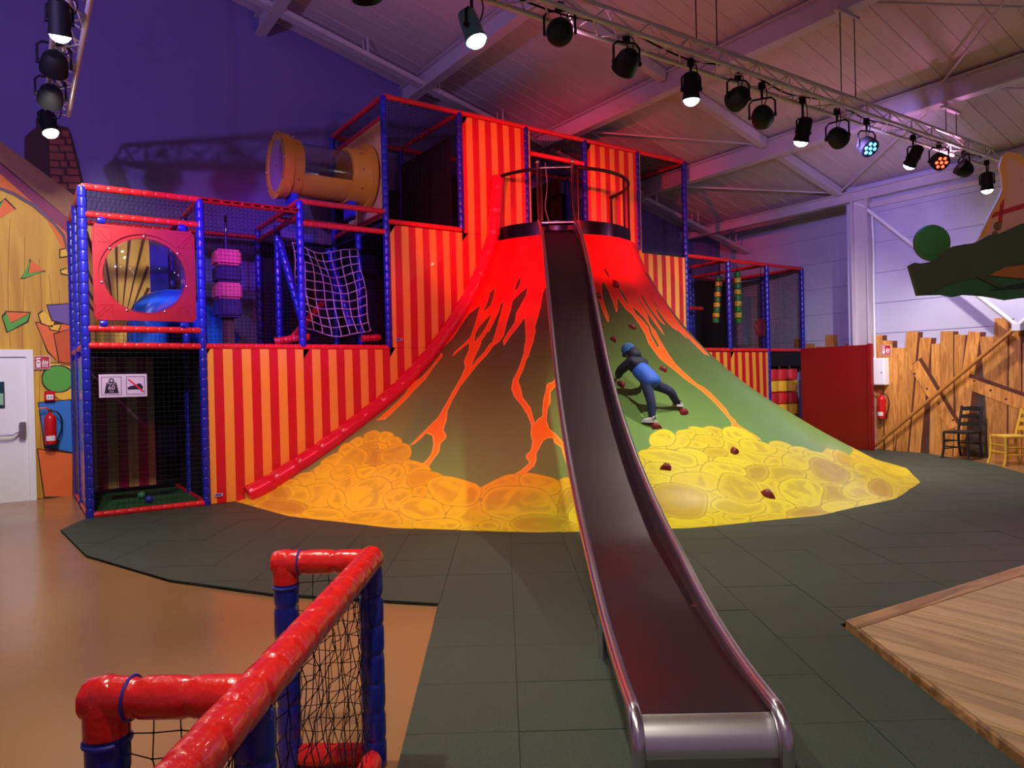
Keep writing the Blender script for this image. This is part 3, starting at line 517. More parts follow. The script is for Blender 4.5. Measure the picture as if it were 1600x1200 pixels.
    [(244.65,1.259),(244.24,1.177),(243.68,1.118),(242.99,1.083),(242.21,1.081),(241.36,1.096),(240.7,1.108),(240.24,1.143),(240.18,1.202),(240.33,1.278),(240.55,1.356),(241.01,1.415),(241.71,1.455),(242.58,1.478),(243.68,1.469),(244.15,1.424),(244.37,1.377),(244.65,1.334)],
    [(243.33,0.878),(242.89,0.805),(242.42,0.755),(241.77,0.727),(241.07,0.724),(240.18,0.719),(239.39,0.721),(238.88,0.757),(238.78,0.82),(238.95,0.899),(239.36,0.97),(239.91,1.011),(240.46,1.049),(241.21,1.085),(242.32,1.085),(242.96,1.052),(243.36,1.009),(243.56,0.955)],
    [(242.51,0.576),(242.17,0.503),(241.65,0.457),(241.09,0.424),(240.41,0.407),(239.61,0.423),(239.15,0.452),(238.69,0.478),(238.3,0.521),(238.32,0.598),(238.65,0.673),(239.15,0.721),(239.82,0.742),(240.51,0.743),(241.4,0.75),(242.15,0.744),(242.56,0.705),(242.62,0.649)],
    [(241.98,0.267),(241.8,0.189),(241.46,0.115),(240.83,0.073),(240.1,0.065),(239.25,0.076),(238.74,0.11),(238.49,0.16),(238.26,0.213),(238.2,0.291),(238.54,0.367),(239.02,0.412),(239.55,0.453),(240.3,0.478),(241.31,0.471),(241.94,0.442),(242.28,0.398),(242.23,0.338)],
]
ZONE = [(184.69,0.631),(185.76,1.101),(185.87,0.099),(186.69,1.584),(189.73,1.733),(199.02,1.685),(203.79,1.517),(206.32,1.287),(211.72,1.115),(215.16,0.978),(219.89,0.863),(221.03,0.777),(222.73,0.868),(226,0.907),(228.12,1.013),(231.77,0.901),(233.63,0.845),(238.95,0.827),(244.28,1.392),(247.21,1.564),(251.52,1.679),(256.42,1.794),(260.17,1.811),(264.19,1.75),(268.1,1.63),(269.45,1.469),(272.55,1.383),(277.39,1.255),(282.76,1.109),(287.37,1.167),(289.42,1.042),(291.04,0.918)]
MURAL = {
    'back': [(-0.619,4.328),(-0.132,4.333),(0.156,4.211),(0.412,3.926),(0.58,3.551),(0.665,3.172),(0.697,2.53),(0.638,-0.009),(-0.715,0.04)],
    'roof_brown': [(-0.598,5.295),(-0.118,4.976),(0.755,4.322),(0.699,3.956),(-0.124,4.685),(-0.604,5.013)],
    'roof_purple': [(-0.604,5.013),(-0.124,4.685),(0.699,3.956),(0.663,3.76),(-0.128,4.527),(-0.608,4.841)],
    'roof_orange': [(-0.608,4.841),(-0.128,4.527),(0.663,3.76),(0.665,3.172),(0.58,3.551),(0.412,3.926),(0.156,4.211),(-0.132,4.333),(-0.619,4.328)],
    'arch': [(-0.606,4.338),(-0.132,4.337),(0.02,4.292),(0.252,4.16),(0.488,3.927),(0.616,3.746),(0.643,3.515),(0.627,3.514),(0.582,3.724),(0.471,3.887),(0.235,4.114),(0.011,4.249),(-0.133,4.3),(-0.606,4.301)],
    'chim_dark': [(0.163,5.077),(0.26,5.199),(0.301,5.234),(0.304,5.378),(0.49,5.423),(0.569,5.302),(0.442,5.077),(0.444,4.481),(0.342,4.582),(0.155,4.764)],
    'chim_face': [(0.442,5.077),(0.569,5.302),(0.668,5.291),(0.715,5.182),(0.844,4.555),(0.787,4.292),(0.728,4.305),(0.445,4.5)],
    'bricks': [[(0.454,5.108),(0.631,5.127),(0.639,5.054),(0.458,5.032)],[(0.668,5.145),(0.718,5.142),(0.726,5.069),(0.673,5.068)],[(0.451,5.011),(0.554,5.017),(0.562,4.935),(0.456,4.926)],[(0.579,5.033),(0.732,5.046),(0.74,4.964),(0.584,4.946)],[(0.452,4.906),(0.623,4.921),(0.631,4.829),(0.457,4.81)],[(0.657,4.938),(0.752,4.942),(0.76,4.849),(0.661,4.842)],[(0.453,4.79),(0.557,4.795),(0.566,4.719),(0.458,4.71)],[(0.584,4.81),(0.657,4.81),(0.665,4.733),(0.589,4.73)],[(0.699,4.828),(0.774,4.828),(0.783,4.751),(0.704,4.747)],[(0.457,4.685),(0.613,4.696),(0.621,4.614),(0.461,4.599)],[(0.663,4.715),(0.797,4.724),(0.805,4.64),(0.668,4.628)],[(0.471,4.581),(0.556,4.582),(0.564,4.499),(0.475,4.495)],[(0.606,4.6),(0.811,4.618),(0.82,4.534),(0.61,4.513)],[(0.534,4.48),(0.649,4.484),(0.658,4.415),(0.539,4.407)],[(0.68,4.5),(0.821,4.507),(0.829,4.437),(0.685,4.426)],[(0.518,5.206),(0.583,5.206),(0.592,5.143),(0.523,5.139)],[(0.609,5.251),(0.692,5.254),(0.7,5.172),(0.614,5.165)]],
    'tri': [[(-0.09,4.184),(0.03,4.048),(-0.142,3.917),(-0.2,4.04)],[(0.194,3.364),(0.35,3.223),(0.166,3.172)],[(-0.1,2.622),(0.169,2.618),(-0.052,2.473)]],
    'trig': [[(-0.139,4.047),(-0.09,4.184),(-0.138,4.103),(-0.185,4.005)],[(0.086,3.101),(0.194,3.364),(0.158,3.172),(0.35,3.213),(0.133,3.113)],[(-0.143,2.546),(-0.1,2.614),(-0.048,2.466),(0.169,2.613),(0.135,2.503),(-0.092,2.347)]],
    'gift': [(0.24,2.481),(0.652,2.465),(0.661,1.879),(0.507,1.906),(0.37,2.087),(0.32,2.24)],
    'giftside': [(0.451,2.319),(0.651,2.4),(0.661,1.905),(0.507,1.932)],
    'bow': [[(0.275,2.596),(0.329,2.649),(0.455,2.499),(0.432,2.421),(0.304,2.482)],[(0.389,2.446),(0.531,2.462),(0.496,2.371),(0.409,2.395)]],
    'purple': [(0.378,2.728),(0.681,2.766),(0.674,2.453),(0.434,2.524)],
    'yellow': [(0.333,1.908),(0.661,1.905),(0.649,1.371),(0.495,1.39),(0.389,1.496),(0.317,1.678)],
    'green': [(0.667,1.684),(0.656,1.623),(0.625,1.569),(0.578,1.529),(0.521,1.506),(0.46,1.503),(0.402,1.519),(0.352,1.554),(0.316,1.603),(0.298,1.66),(0.3,1.721),(0.32,1.778),(0.358,1.825),(0.41,1.858),(0.469,1.872),(0.53,1.867),(0.586,1.842),(0.63,1.8),(0.658,1.745)],
    'blue': [(0.246,1.348),(0.627,1.38),(0.632,0.63),(0.306,0.732)],
    'orange': [(0.22,0.7),(0.631,0.604),(0.617,-0.01),(0.286,0.027)],
    'cubes': [[(0.553,3.527),(0.653,3.565),(0.65,3.457),(0.55,3.43)],[(0.554,3.236),(0.646,3.281),(0.644,3.184),(0.562,3.198)]],
}
FENCE = [
    [(7.462,2.216),(7.26,2.213),(7.281,0.022),(7.463,0.043)],
    [(7.255,2.105),(7.068,2.094),(7.099,0.018),(7.248,0.024)],
    [(7.064,1.956),(6.843,1.945),(6.981,0.507),(7.08,0.02),(7.084,0.953)],
    [(6.806,2.247),(6.601,2.227),(6.834,-0.008),(7.048,-0.004)],
    [(6.564,2.118),(6.371,2.107),(6.605,-0.017),(6.803,-0.009)],
    [(6.365,1.992),(6.219,1.994),(6.244,-0.021),(6.446,-0.024)],
    [(6.209,2.212),(6.005,2.198),(6.024,0.363),(6.059,-0.025),(6.242,-0.027)],
    [(5.978,2.137),(5.805,2.119),(5.891,1.266),(5.98,0.816),(5.994,1.567)],
    [(5.755,2.175),(5.568,2.154),(5.76,0.791),(5.903,-0.034),(6.037,-0.03),(5.98,0.786)],
    [(5.582,2.076),(5.369,2.063),(5.382,1.262),(5.43,-0.035),(5.474,-0.033),(5.52,1.263)],
    [(5.35,2.375),(5.148,2.352),(5.213,-0.052),(5.43,-0.047)],
    [(5.129,2.181),(4.966,2.169),(4.995,-0.077),(5.183,-0.064)],
    [(4.939,1.93),(4.765,1.975),(4.798,-0.115),(4.986,-0.104)],
]
FCROSS = [
    [(6.772,1.588),(6.593,1.708),(5.943,0.523),(6.098,0.465)],
    [(5.79,1.393),(4.828,1.008),(4.832,0.771),(5.854,1.206)],
]
FBACK = [(7.466,1.673),(7.07,1.661),(7.064,1.934),(6.583,1.911),(6.585,1.802),(4.96,1.819),(4.768,1.81),(4.798,-0.118),(5.003,-0.08),(7.463,0.026)]
FREC = [
    [(9.262,2.363),(8.992,2.342),(8.983,2.059),(9.28,2.074)],
    [(9.778,2.202),(9.537,2.18),(9.532,2.064),(9.78,2.076)],
    [(8.813,2.141),(8.573,2.118),(8.575,2.039),(8.815,2.051)],
    [(10.06,2.314),(9.837,2.3),(9.841,2.102),(10.065,2.113)],
    [(9.514,2.118),(9.291,2.096),(9.292,2.053),(9.515,2.064)],
    [(8.971,2.08),(8.826,2.072),(8.827,2.03),(8.972,2.037)],
]

# ------------------------------------------------------------------ the hall
def roof_z(x):
    return 5.15 + 0.25 * (13.6 - x)

epoxy = mat('epoxy_floor', (156, 112, 72), 0.22, var=0.06, vscale=0.8, bump=0.02, bscale=6, rvar=0.05)
fl = MB().box(-9, -5, -0.12, 18, 12.3, 0.0)
struct('floor', fl, epoxy, label='glossy caramel coloured resin floor')

violet_paint = mat('violet_wall_paint', (112, 98, 160), 0.75, var=0.05, vscale=0.7)
lav_paint = mat('lavender_wall_paint', (178, 174, 200), 0.7, var=0.04, vscale=1.2)
steel_paint = mat('grey_steel_paint', (188, 176, 186), 0.5, var=0.05, vscale=3)
roof_sheet = mat('roof_sheet', (196, 176, 182), 0.6, var=0.06, vscale=1.5, bump=0.25, bscale=60, stretch=(1, 6, 1))
mb = MB()
gp = [(-9, 0), (15.2, 0), (15.2, 5.35), (13.6, 5.15), (-9, roof_z(-9))]
mb.prism(gp, lambda a, b, d: (a, d, b), 12.15, 12.4)
struct('wall_back', mb, violet_paint, label='tall violet painted gable wall')
# right wall: the near stretch, a step behind the column and a recessed stretch behind the play tower
wr = struct_root('wall_right')
wr['label'] = 'pale lavender block wall with a painted plank fence'
def wall_course(x, y0, y1, z0, z1, name='wall_panel'):
    MB().box(x, y0, z0, x + 0.18, y1, z1).build(name, lav_paint, wr)
zs = [0, 0.51, 1.08, 1.66, 2.24, 2.82, 3.4, 3.98, 4.56, 5.14]
for a, b in zip(zs[:-1], zs[1:]):
    wall_course(13.6, -4.0, 7.75, a + 0.006, b - 0.006)
MB().box(13.62, -4, 0, 13.9, 7.75, 5.14).build('wall_core', lav_paint, wr)
MB().box(13.6, 7.75, 0, 15.2, 7.93, 5.6).build('wall_return', lav_paint, wr)
for a, b in zip(zs, zs[1:] + [5.6]):
    wall_course(14.95, 7.93, 12.15, a + 0.006, b - 0.006)
MB().box(14.97, 7.93, 0, 15.2, 12.15, 5.6).build('wall_core', lav_paint, wr)

# painted fence on that wall
plank_paint = wood('painted_plank', (176, 110, 44), (218, 150, 72), 2.4, 'Z', 0.55, 14, 7)
plank_side = mat('painted_plank_side', (92, 46, 30), 0.6, var=0.1)
fence_dark = mat('painted_fence_gap', (74, 58, 50), 0.7, var=0.1)
def onwall(x0):
    return lambda a, b, d: (x0 - d, a, b)
MB().prism(FBACK, onwall(13.6), 0.0, 0.003).build('painted_gap', fence_dark, wr)
for i, p in enumerate(FENCE):
    sh = [(a - 0.085, b - 0.01) for a, b in p]
    MB().prism(sh, onwall(13.6), 0.001, 0.006 + 0.0004 * i).build('painted_plank_edge', plank_side, wr)
for i, p in enumerate(FENCE):
    MB().prism(p, onwall(13.6), 0.001, 0.012 + 0.0004 * i).build('painted_plank', plank_paint, wr)
for p in FCROSS:
    MB().prism([(a - 0.05, b + 0.05) for a, b in p], onwall(13.6), 0.001, 0.019).build('painted_plank_edge', plank_side, wr)
    MB().prism(p, onwall(13.6), 0.001, 0.022).build('painted_plank', plank_paint, wr)
    cy = sum(a for a, b in p) / 4
    for t in (0.12, 0.38, 0.62, 0.9):
        a = p[0][0] * (1 - t) + p[2][0] * t
        b = p[0][1] * (1 - t) + p[2][1] * t
        c = [(a + 0.022 * math.cos(k), b + 0.022 * math.sin(k)) for k in np.linspace(0, 6.283, 9)[:-1]]
        MB().prism(c, onwall(13.6), 0.02, 0.024).build('painted_nail', plank_side, wr)
for p in FREC:
    MB().prism(p, onwall(14.95), 0.001, 0.008).build('painted_plank', plank_paint, wr)

# roof: sheets side by side, with beams, struts and rods under it
roof = struct_root('ceiling')
roof['label'] = 'sloping sheet metal roof'
y = -4.0
while y < 12.1:
    w = min(1.0, 12.15 - y)
    pts = [(-9, roof_z(-9)), (13.75, roof_z(13.75)), (13.75, roof_z(13.75) + 0.1), (-9, roof_z(-9) + 0.1)]
    m_ = MB().prism(pts, lambda a, b, d: (a, d, b), y + 0.004, y + w - 0.004)
    for k in (0.25, 0.5, 0.75):
        q = [(-9, roof_z(-9) - 0.006), (13.75, roof_z(13.75) - 0.006), (13.75, roof_z(13.75)), (-9, roof_z(-9))]
        m_.prism(q, lambda a, b, d: (a, d, b), y + w * k - 0.012, y + w * k + 0.012)
    m_.build('roof_sheet', roof_sheet, roof)
    y += 1.0
MB().box(13.62, -4, 5.42, 15.2, 12.15, 5.6).build('eave_soffit', roof_sheet, roof)

def ibeam(name, x, zb, h=0.32, w=0.18, y0=-4.0, y1=12.15):
    m_ = MB()
    m_.box(x - w / 2, y0, zb, x + w / 2, y1, zb + 0.025)
    m_.box(x - 0.012, y0, zb + 0.025, x + 0.012, y1, zb + h)
    m_.box(x - w / 2, y0, zb + h - 0.02, x + w / 2, y1, zb + h)
    return struct(name, m_, steel_paint)
for i, x in enumerate((11.2, 8.65, 6.05, 3.45, 0.85)):
    ibeam('trim_%d' % (i + 1), x, roof_z(x) - 0.36)
ibeam('trim_6', 13.5, 4.83, 0.2, 0.16)
MB_e = MB().box(13.54, -4, 4.66, 13.6, 7.7, 4.76)
struct('trim_7', MB_e, steel_paint)
# rafters along the slope between the beams
def slope_bar(name, y, xa, xb, drop, hw=0.07, th=0.16):
    m_ = MB()
    pts = [(xa, roof_z(xa) - drop), (xb, roof_z(xb) - drop), (xb, roof_z(xb) - drop + th), (xa, roof_z(xa) - drop + th)]
    m_.prism(pts, lambda a, b, d: (a, d, b), y - hw, y + hw)
    return struct(name, m_, steel_paint)
k = 8
for yy in (8.0, 1.6):
    for xa, xb in ((11.3, 13.45), (8.76, 11.1), (6.15, 8.55), (3.55, 5.95)):
        slope_bar('trim_%d' % k, yy, xa, xb, 0.2)
        k += 1
def rod(a, b, r=0.018):
    global k
    o = struct('trim_%d' % k, MB().tube([a, b], r, 8), steel_paint, True)
    k += 1
    return o
for a, b in (((8.75, 2.5), (11.1, 5.0)), ((11.3, 5.0), (13.4, 7.9)), ((11.3, 10.9), (13.4, 8.1)), ((8.75, 5.1), (11.1, 2.6)), ((8.75, 10.6), (11.1, 8.1)),
             ((11.3, 4.9), (13.4, 2.2))):
    rod((a[0], a[1], roof_z(a[0]) - 0.12), (b[0], b[1], roof_z(b[0]) - 0.12))
# cable tray under the roof near the gable
m_ = MB()
for yo, zo in ((-0.09, 0.0), (0.09, 0.0)):
    m_.prism([(3.0, roof_z(3.0) - 0.32), (14.9, roof_z(14.9) - 0.32), (14.9, roof_z(14.9) - 0.25), (3.0, roof_z(3.0) - 0.25)],
             lambda a, b, d: (a, d, b), 11.3 + yo - 0.006, 11.3 + yo + 0.006)
m_.prism([(3.0, roof_z(3.0) - 0.33), (14.9, roof_z(14.9) - 0.33), (14.9, roof_z(14.9) - 0.32), (3.0, roof_z(3.0) - 0.32)],
         lambda a, b, d: (a, d, b), 11.21, 11.39)
tray = thing('cable_tray', 'long grey cable tray slung under the roof by the violet gable', 'cable tray', (3.0, 11.3, 7.4))
m_.build('tray_channel', steel_paint, tray)
for i in range(9):
    x = 3.6 + i * 1.35
    z = roof_z(x)
    MB().box(x - 0.015, 11.2, z - 0.34, x + 0.015, 11.22, z).box(x - 0.015, 11.38, z - 0.34, x + 0.015, 11.4, z).build('hanger', steel_paint, tray)
MB().tube([(3.0, 11.48, roof_z(3.0) - 0.24), (14.6, 11.48, roof_z(14.6) - 0.24)], 0.035, 10).build('conduit', steel_paint, tray, True)
# column, brace tubes
m_ = MB().box(13.42, 7.42, 0, 13.6, 7.45, 4.83).box(13.42, 7.72, 0, 13.6, 7.75, 4.83).box(13.5, 7.45, 0, 13.53, 7.72, 4.83)
struct('trim_%d' % k, m_, steel_paint, label='pale steel column on the lavender wall'); k += 1
white_steel = mat('white_steel', (220, 218, 226), 0.45)
brace_brown = mat('brown_brace_paint', (176, 116, 48), 0.5, var=0.12)
struct('trim_%d' % k, MB().tube([(13.42, 7.4, 4.6), (13.42, 4.95, 2.2)], 0.035, 12), white_steel, True, 'white steel wall brace'); k += 1
struct('trim_%d' % k, MB().tube([(13.42, 7.42, 0.05), (13.42, 4.98, 2.17)], 0.033, 12), brace_brown, True, 'brown painted steel wall brace'); k += 1
struct('trim_%d' % k, MB().tube([(13.42, 4.95, 2.2), (13.42, 2.4, 4.6)], 0.035, 12), white_steel, True); k += 1
struct('trim_%d' % k, MB().box(13.38, 4.9, 2.13, 13.46, 5.02, 2.25).box(13.46, 4.92, 2.14, 13.6, 5.0, 2.24), white_steel, label='brace joint plate'); k += 1

# ------------------------------------------------------------------ rubber mat and timber deck
rubber = mat('rubber_tile', (62, 72, 62), 0.55, var=0.22, vscale=90, bump=0.35, bscale=140, spec=0.35)
mat_root = struct_root('floor_mat')
mat_root['label'] = 'dark green grey rubber safety tiles around the volcano'
MATPOLY = [(.35, 9.15), (.48, 7.58), (.95, 6.17), (1.48, 5.27), (2.32, 4.31), (1.19, 2.58), (.1, .9), (2.6, .45), (3.15, 1.25), (4.01, 2.43),
           (6.25, 2.29), (8.2, 2.35), (10, 2.95), (11.7, 4.25), (12.5, 4.95), (13.0, 5.7), (13.5, 6.45), (13.58, 9.72), (.62, 9.72)]
def clip(poly, a, b):
    """keep the part of poly left of a->b"""
    out = []
    n = len(poly)
    def side(p):
        return (b[0] - a[0]) * (p[1] - a[1]) - (b[1] - a[1]) * (p[0] - a[0])
    for i in range(n):
        p, q = poly[i], poly[(i + 1) % n]
        sp, sq = side(p), side(q)
        if sp >= 0:
            out.append(p)
        if sp * sq < 0:
            t = sp / (sp - sq)
            out.append((p[0] + (q[0] - p[0]) * t, p[1] + (q[1] - p[1]) * t))
    return out
def area(p):
    return 0.5 * sum(p[i][0] * p[(i + 1) % len(p)][1] - p[(i + 1) % len(p)][0] * p[i][1] for i in range(len(p)))
def tiles(poly, ang, su, sv, ou, ov, gap, z0, z1, material, parent, name, reject=None, stagger=False):
    c, s = math.cos(ang), math.sin(ang)
    U = Vector((c, s))
    V = Vector((-s, c))
    us = [p[0] * c + p[1] * s for p in poly]
    vs_ = [-p[0] * s + p[1] * c for p in poly]
    n = 0
    for j in range(math.floor((min(vs_) - ov) / sv) - 1, math.ceil((max(vs_) - ov) / sv) + 1):
        sh = (0.5 * su if (stagger and j % 2) else 0)
        for i in range(math.floor((min(us) - ou - sh) / su) - 1, math.ceil((max(us) - ou - sh) / su) + 1):
            a0, a1 = ou + sh + i * su + gap, ou + sh + (i + 1) * su - gap
            b0, b1 = ov + j * sv + gap, ov + (j + 1) * sv - gap
            cs = [U * a0 + V * b0, U * a1 + V * b0, U * a1 + V * b1, U * a0 + V * b1]
            q = poly
            for e in range(4):
                q = clip(q, cs[e], cs[(e + 1) % 4])
                if len(q) < 3:
                    break
            if len(q) < 3 or area(q) < 0.004:
                continue
            if reject and all(reject(p) for p in q):
                continue
            dz = random.uniform(-0.001, 0.001)
            MB().prism(q, lambda a, b, d: (a, b, d), z0, z1 + dz).build(name, material, parent)
            n += 1
    return n
MATPOLY = MATPOLY if area(MATPOLY) > 0 else MATPOLY[::-1]
mang = math.radians(90 - 33.9)
tiles(MATPOLY, mang, 0.5, 0.5, 0.06, -0.03, 0.0018, 0.0, 0.024, rubber, mat_root, 'rubber_tile',
      reject=lambda p: (p[0] - 7.695) ** 2 + (p[1] - 9.74) ** 2 < 5.2 ** 2)
under = mat('mat_underlay', (26, 28, 27), 0.8)
MB().prism(MATPOLY, lambda a, b, d: (a, b, d), 0.0, 0.019).build('mat_underlay', under, mat_root)

deck_wood = wood('deck_board_wood', (168, 132, 88), (202, 164, 112), 2.2, 'Y', 0.42, 10, 5)
DECK = [(4.02, 2.40), (3.16, 1.22), (2.62, 0.42), (3.2, -1.5), (9.4, -1.5), (9.4, 2.32), (6.25, 2.26)]
DECK = DECK if area(DECK) > 0 else DECK[::-1]
deck = struct_root('floor_deck')
deck['label'] = 'honey coloured timber stage floor'
inner = [(3.965, 2.28), (3.18, 1.21), (2.64, 0.41), (3.2, -1.5), (9.4, -1.5), (9.4, 2.19), (6.25, 2.13)]
inner = inner if area(inner) > 0 else inner[::-1]
tiles(inner, math.radians(1.5), 0.16, 9.0, 3.0, -4.0, 0.0035, 0.01, 0.05, deck_wood, deck, 'deck_board')
edge_wood = wood('deck_edge_wood', (120, 84, 50), (178, 132, 84), 2.2, 'X', 0.45, 10, 5)
MB().prism([(4.02, 2.40), (3.945, 2.288), (6.25, 2.135), (6.25, 2.26)], lambda a, b, d: (a, b, d), 0.0, 0.052).build('edge_board', edge_wood, deck)
MB().prism([(6.252, 2.26), (6.252, 2.135), (9.4, 2.195), (9.4, 2.32)], lambda a, b, d: (a, b, d), 0.0, 0.052).build('edge_board', edge_wood, deck)
MB().prism([(3.94, 2.29), (3.16, 1.22), (3.175, 1.21), (3.96, 2.285)], lambda a, b, d: (a, b, d), 0.0, 0.048).build('edge_board', edge_wood, deck)
MB().prism([(3.16, 1.22), (2.62, .42), (2.635, .41), (3.175, 1.21)], lambda a, b, d: (a, b, d), 0.0, 0.048).build('edge_board', edge_wood, deck)
MB().prism(inner, lambda a, b, d: (a, b, d), 0.0, 0.009).build('deck_base', fence_dark, deck)

# ------------------------------------------------------------------ painted house panel on the gable, door
def onback(y0):
    return lambda a, b, d: (a, y0 - d, b)
house = thing('house_mural', 'painted cartoon house front with brick chimney around the exit door', 'mural', (0.2, 12.1, 0.0))
ink = mat('mural_ink', (52, 30, 26), 0.7)
MC = {'back': wood('mural_yellow_boards', (210, 150, 34), (240, 188, 60), 1.0, 'Z', 0.6, 8, 4),
      'roof_brown': mat('mural_roof_brown', (150, 104, 76), 0.65, var=0.08), 'roof_purple': mat('mural_roof_purple', (140, 58, 92), 0.65),
      'roof_orange': mat('mural_roof_orange', (226, 118, 48), 0.65), 'arch': mat('mural_arch', (104, 82, 104), 0.65),
      'chim_dark': mat('mural_chimney_side', (64, 36, 34), 0.7), 'chim_face': mat('mural_mortar', (70, 32, 30), 0.7),
      'bricks': mat('mural_brick', (140, 70, 58), 0.7, var=0.1), 'tri': mat('mural_orange', (232, 108, 46), 0.6), 'trig': mat('mural_green', (86, 166, 60), 0.6),
      'gift': mat('mural_orange', (232, 108, 46), 0.6), 'giftside': mat('mural_gift_side', (206, 84, 30), 0.6), 'bow': mat('mural_gold', (238, 186, 56), 0.6),
      'purple': mat('mural_purple', (112, 84, 158), 0.6), 'yellow': mat('mural_gold', (238, 186, 56), 0.6), 'green': mat('mural_green', (86, 166, 60), 0.6),
      'blue': mat('mural_blue', (44, 116, 200), 0.6), 'orange': mat('mural_orange', (232, 108, 46), 0.6), 'cubes': mat('mural_gold', (238, 186, 56), 0.6)}
MN = {'back': 'wall_boards', 'roof_brown': 'roof_edge', 'roof_purple': 'roof_band', 'roof_orange': 'roof_fascia', 'arch': 'arch_line', 'chim_dark': 'chimney_side',
      'chim_face': 'chimney_front', 'bricks': 'brick', 'tri': 'toy_block', 'trig': 'toy_block_side', 'gift': 'gift_box', 'giftside': 'gift_box_side', 'bow': 'bow_loop',
      'purple': 'purple_box', 'yellow': 'yellow_shape', 'green': 'green_ball', 'blue': 'blue_box', 'orange': 'orange_box', 'cubes': 'toy_cube'}
DEPTH = {'back': 0.02, 'chim_dark': 0.022, 'chim_face': 0.026, 'bricks': 0.032, 'roof_orange': 0.03, 'roof_purple': 0.034, 'roof_brown': 0.038, 'arch': 0.042}
for key, val in MURAL.items():
    polys = val if isinstance(val[0], list) else [val]
    d = DEPTH.get(key, 0.028 + 0.002 * (list(MURAL).index(key) % 7))
    for p in polys:
        if key not in ('back', 'bricks', 'arch', 'chim_dark'):
            cx_ = sum(a for a, b in p) / len(p)
            cz_ = sum(b for a, b in p) / len(p)
            big = [(a + 0.014 * (1 if a > cx_ else -1), b + 0.014 * (1 if b > cz_ else -1)) for a, b in p]
            MB().prism(big, onback(12.148), 0.0, d - 0.0012).build('ink_outline', ink, house)
        MB().prism(p, onback(12.148), 0.0, d).build(MN[key], MC[key], house)
# board lines on the yellow boards
for x0 in (-0.42, -0.24, -0.05, 0.1, 0.28, 0.42, 0.55):
    pts = [(x0 + 0.03 * math.sin(z * 1.9 + x0 * 9), z) for z in np.linspace(0.05, 4.0 - max(0, x0 + 0.1) * 1.6, 14)]
    poly = [(a - 0.003, b) for a, b in pts] + [(a + 0.003, b) for a, b in pts[::-1]]
    MB().prism(poly, onback(12.148), 0.02, 0.0225).build('board_line', mat('mural_grain_line', (150, 98, 30), 0.7), house)

white_paint = mat('white_door_paint', (236, 234, 238), 0.4)
chrome = mat('satin_steel', (200, 200, 204), 0.25, 1.0)
black_plastic = mat('black_plastic', (18, 18, 20), 0.45)
door = struct_root('door_1')
door['label'] = 'white emergency exit door with push bar'
MB().box(-0.95, 12.06, 0, 0.11, 12.11, 2.0).build('door_leaf', white_paint, door)
MB().box(0.11, 12.03, 0, 0.19, 12.14, 2.1).build('door_jamb', white_paint, door)
MB().box(-1.03, 12.03, 2.0, 0.11, 12.14, 2.1).build('door_head', white_paint, door)
MB().box(-1.03, 12.03, 0, -0.95, 12.14, 2.0).build('door_jamb', white_paint, door)
MB().tube([(-0.85, 11.96, 0.93), (-0.06, 11.96, 0.93), (-0.02, 11.96, 0.96), (0.04, 11.99, 1.02)], 0.016, 10).build('push_bar', chrome, door, True)
MB().box(0.01, 11.95, 0.9, 0.09, 12.06, 1.1, bev=0.01).build('bar_latch', chrome, door)
pl_ = MB().box(-0.5, 12.045, 1.3, -0.145, 12.058, 1.66).build('notice_plate', mat('notice_teal', (24, 56, 66), 0.3), door)
MB().box(-0.3, 12.04, 1.34, -0.16, 12.046, 1.5).build('notice_panel', mat('notice_green', (150, 190, 160), 0.4), pl_)

# ------------------------------------------------------------------ the padded play frame
F = 9.74
BACK = 11.82
PX = [0.67 + 1.285 * i for i in range(12)]
Z1, Z2, Z3 = 2.04, 3.90, 5.74
def pvc(name, rgb, rough=0.28):
    return mat(name, rgb, rough, var=0.05, vscale=5, bump=0.10, bscale=22, coat=0.3)
blue_pvc = pvc('blue_padding', (34, 38, 168))
red_pvc = pvc('red_padding', (222, 40, 44))
frame = thing('play_frame', 'three storey padded play frame with blue posts, red rails and striped panels', 'play structure', (0, F, 0))

def padded(a, b, r, step=0.125, seg=14, pinch=0.87):
    A, B = Vector(a), Vector(b)
    L = (B - A).length
    n = max(2, round(L / step))
    path, rad = [], []
    for i in range(n):
        for t, k in ((0.0, pinch), (0.05, 0.965), (0.2, 1.0), (0.8, 1.0), (0.95, 0.965)):
            path.append(A.lerp(B, (i + t) / n))
            rad.append(r * k)
    path.append(B)
    rad.append(r * pinch)
    return MB().tube(path, rad, seg)

def post(x, y, z0, z1, r=0.05, parent=frame):
    return padded((x, y, z0), (x, y, z1), r).build('post', blue_pvc, parent, True)
def rail(a, b, r=0.04, parent=frame):
    return padded(a, b, r).build('rail', red_pvc, parent, True)

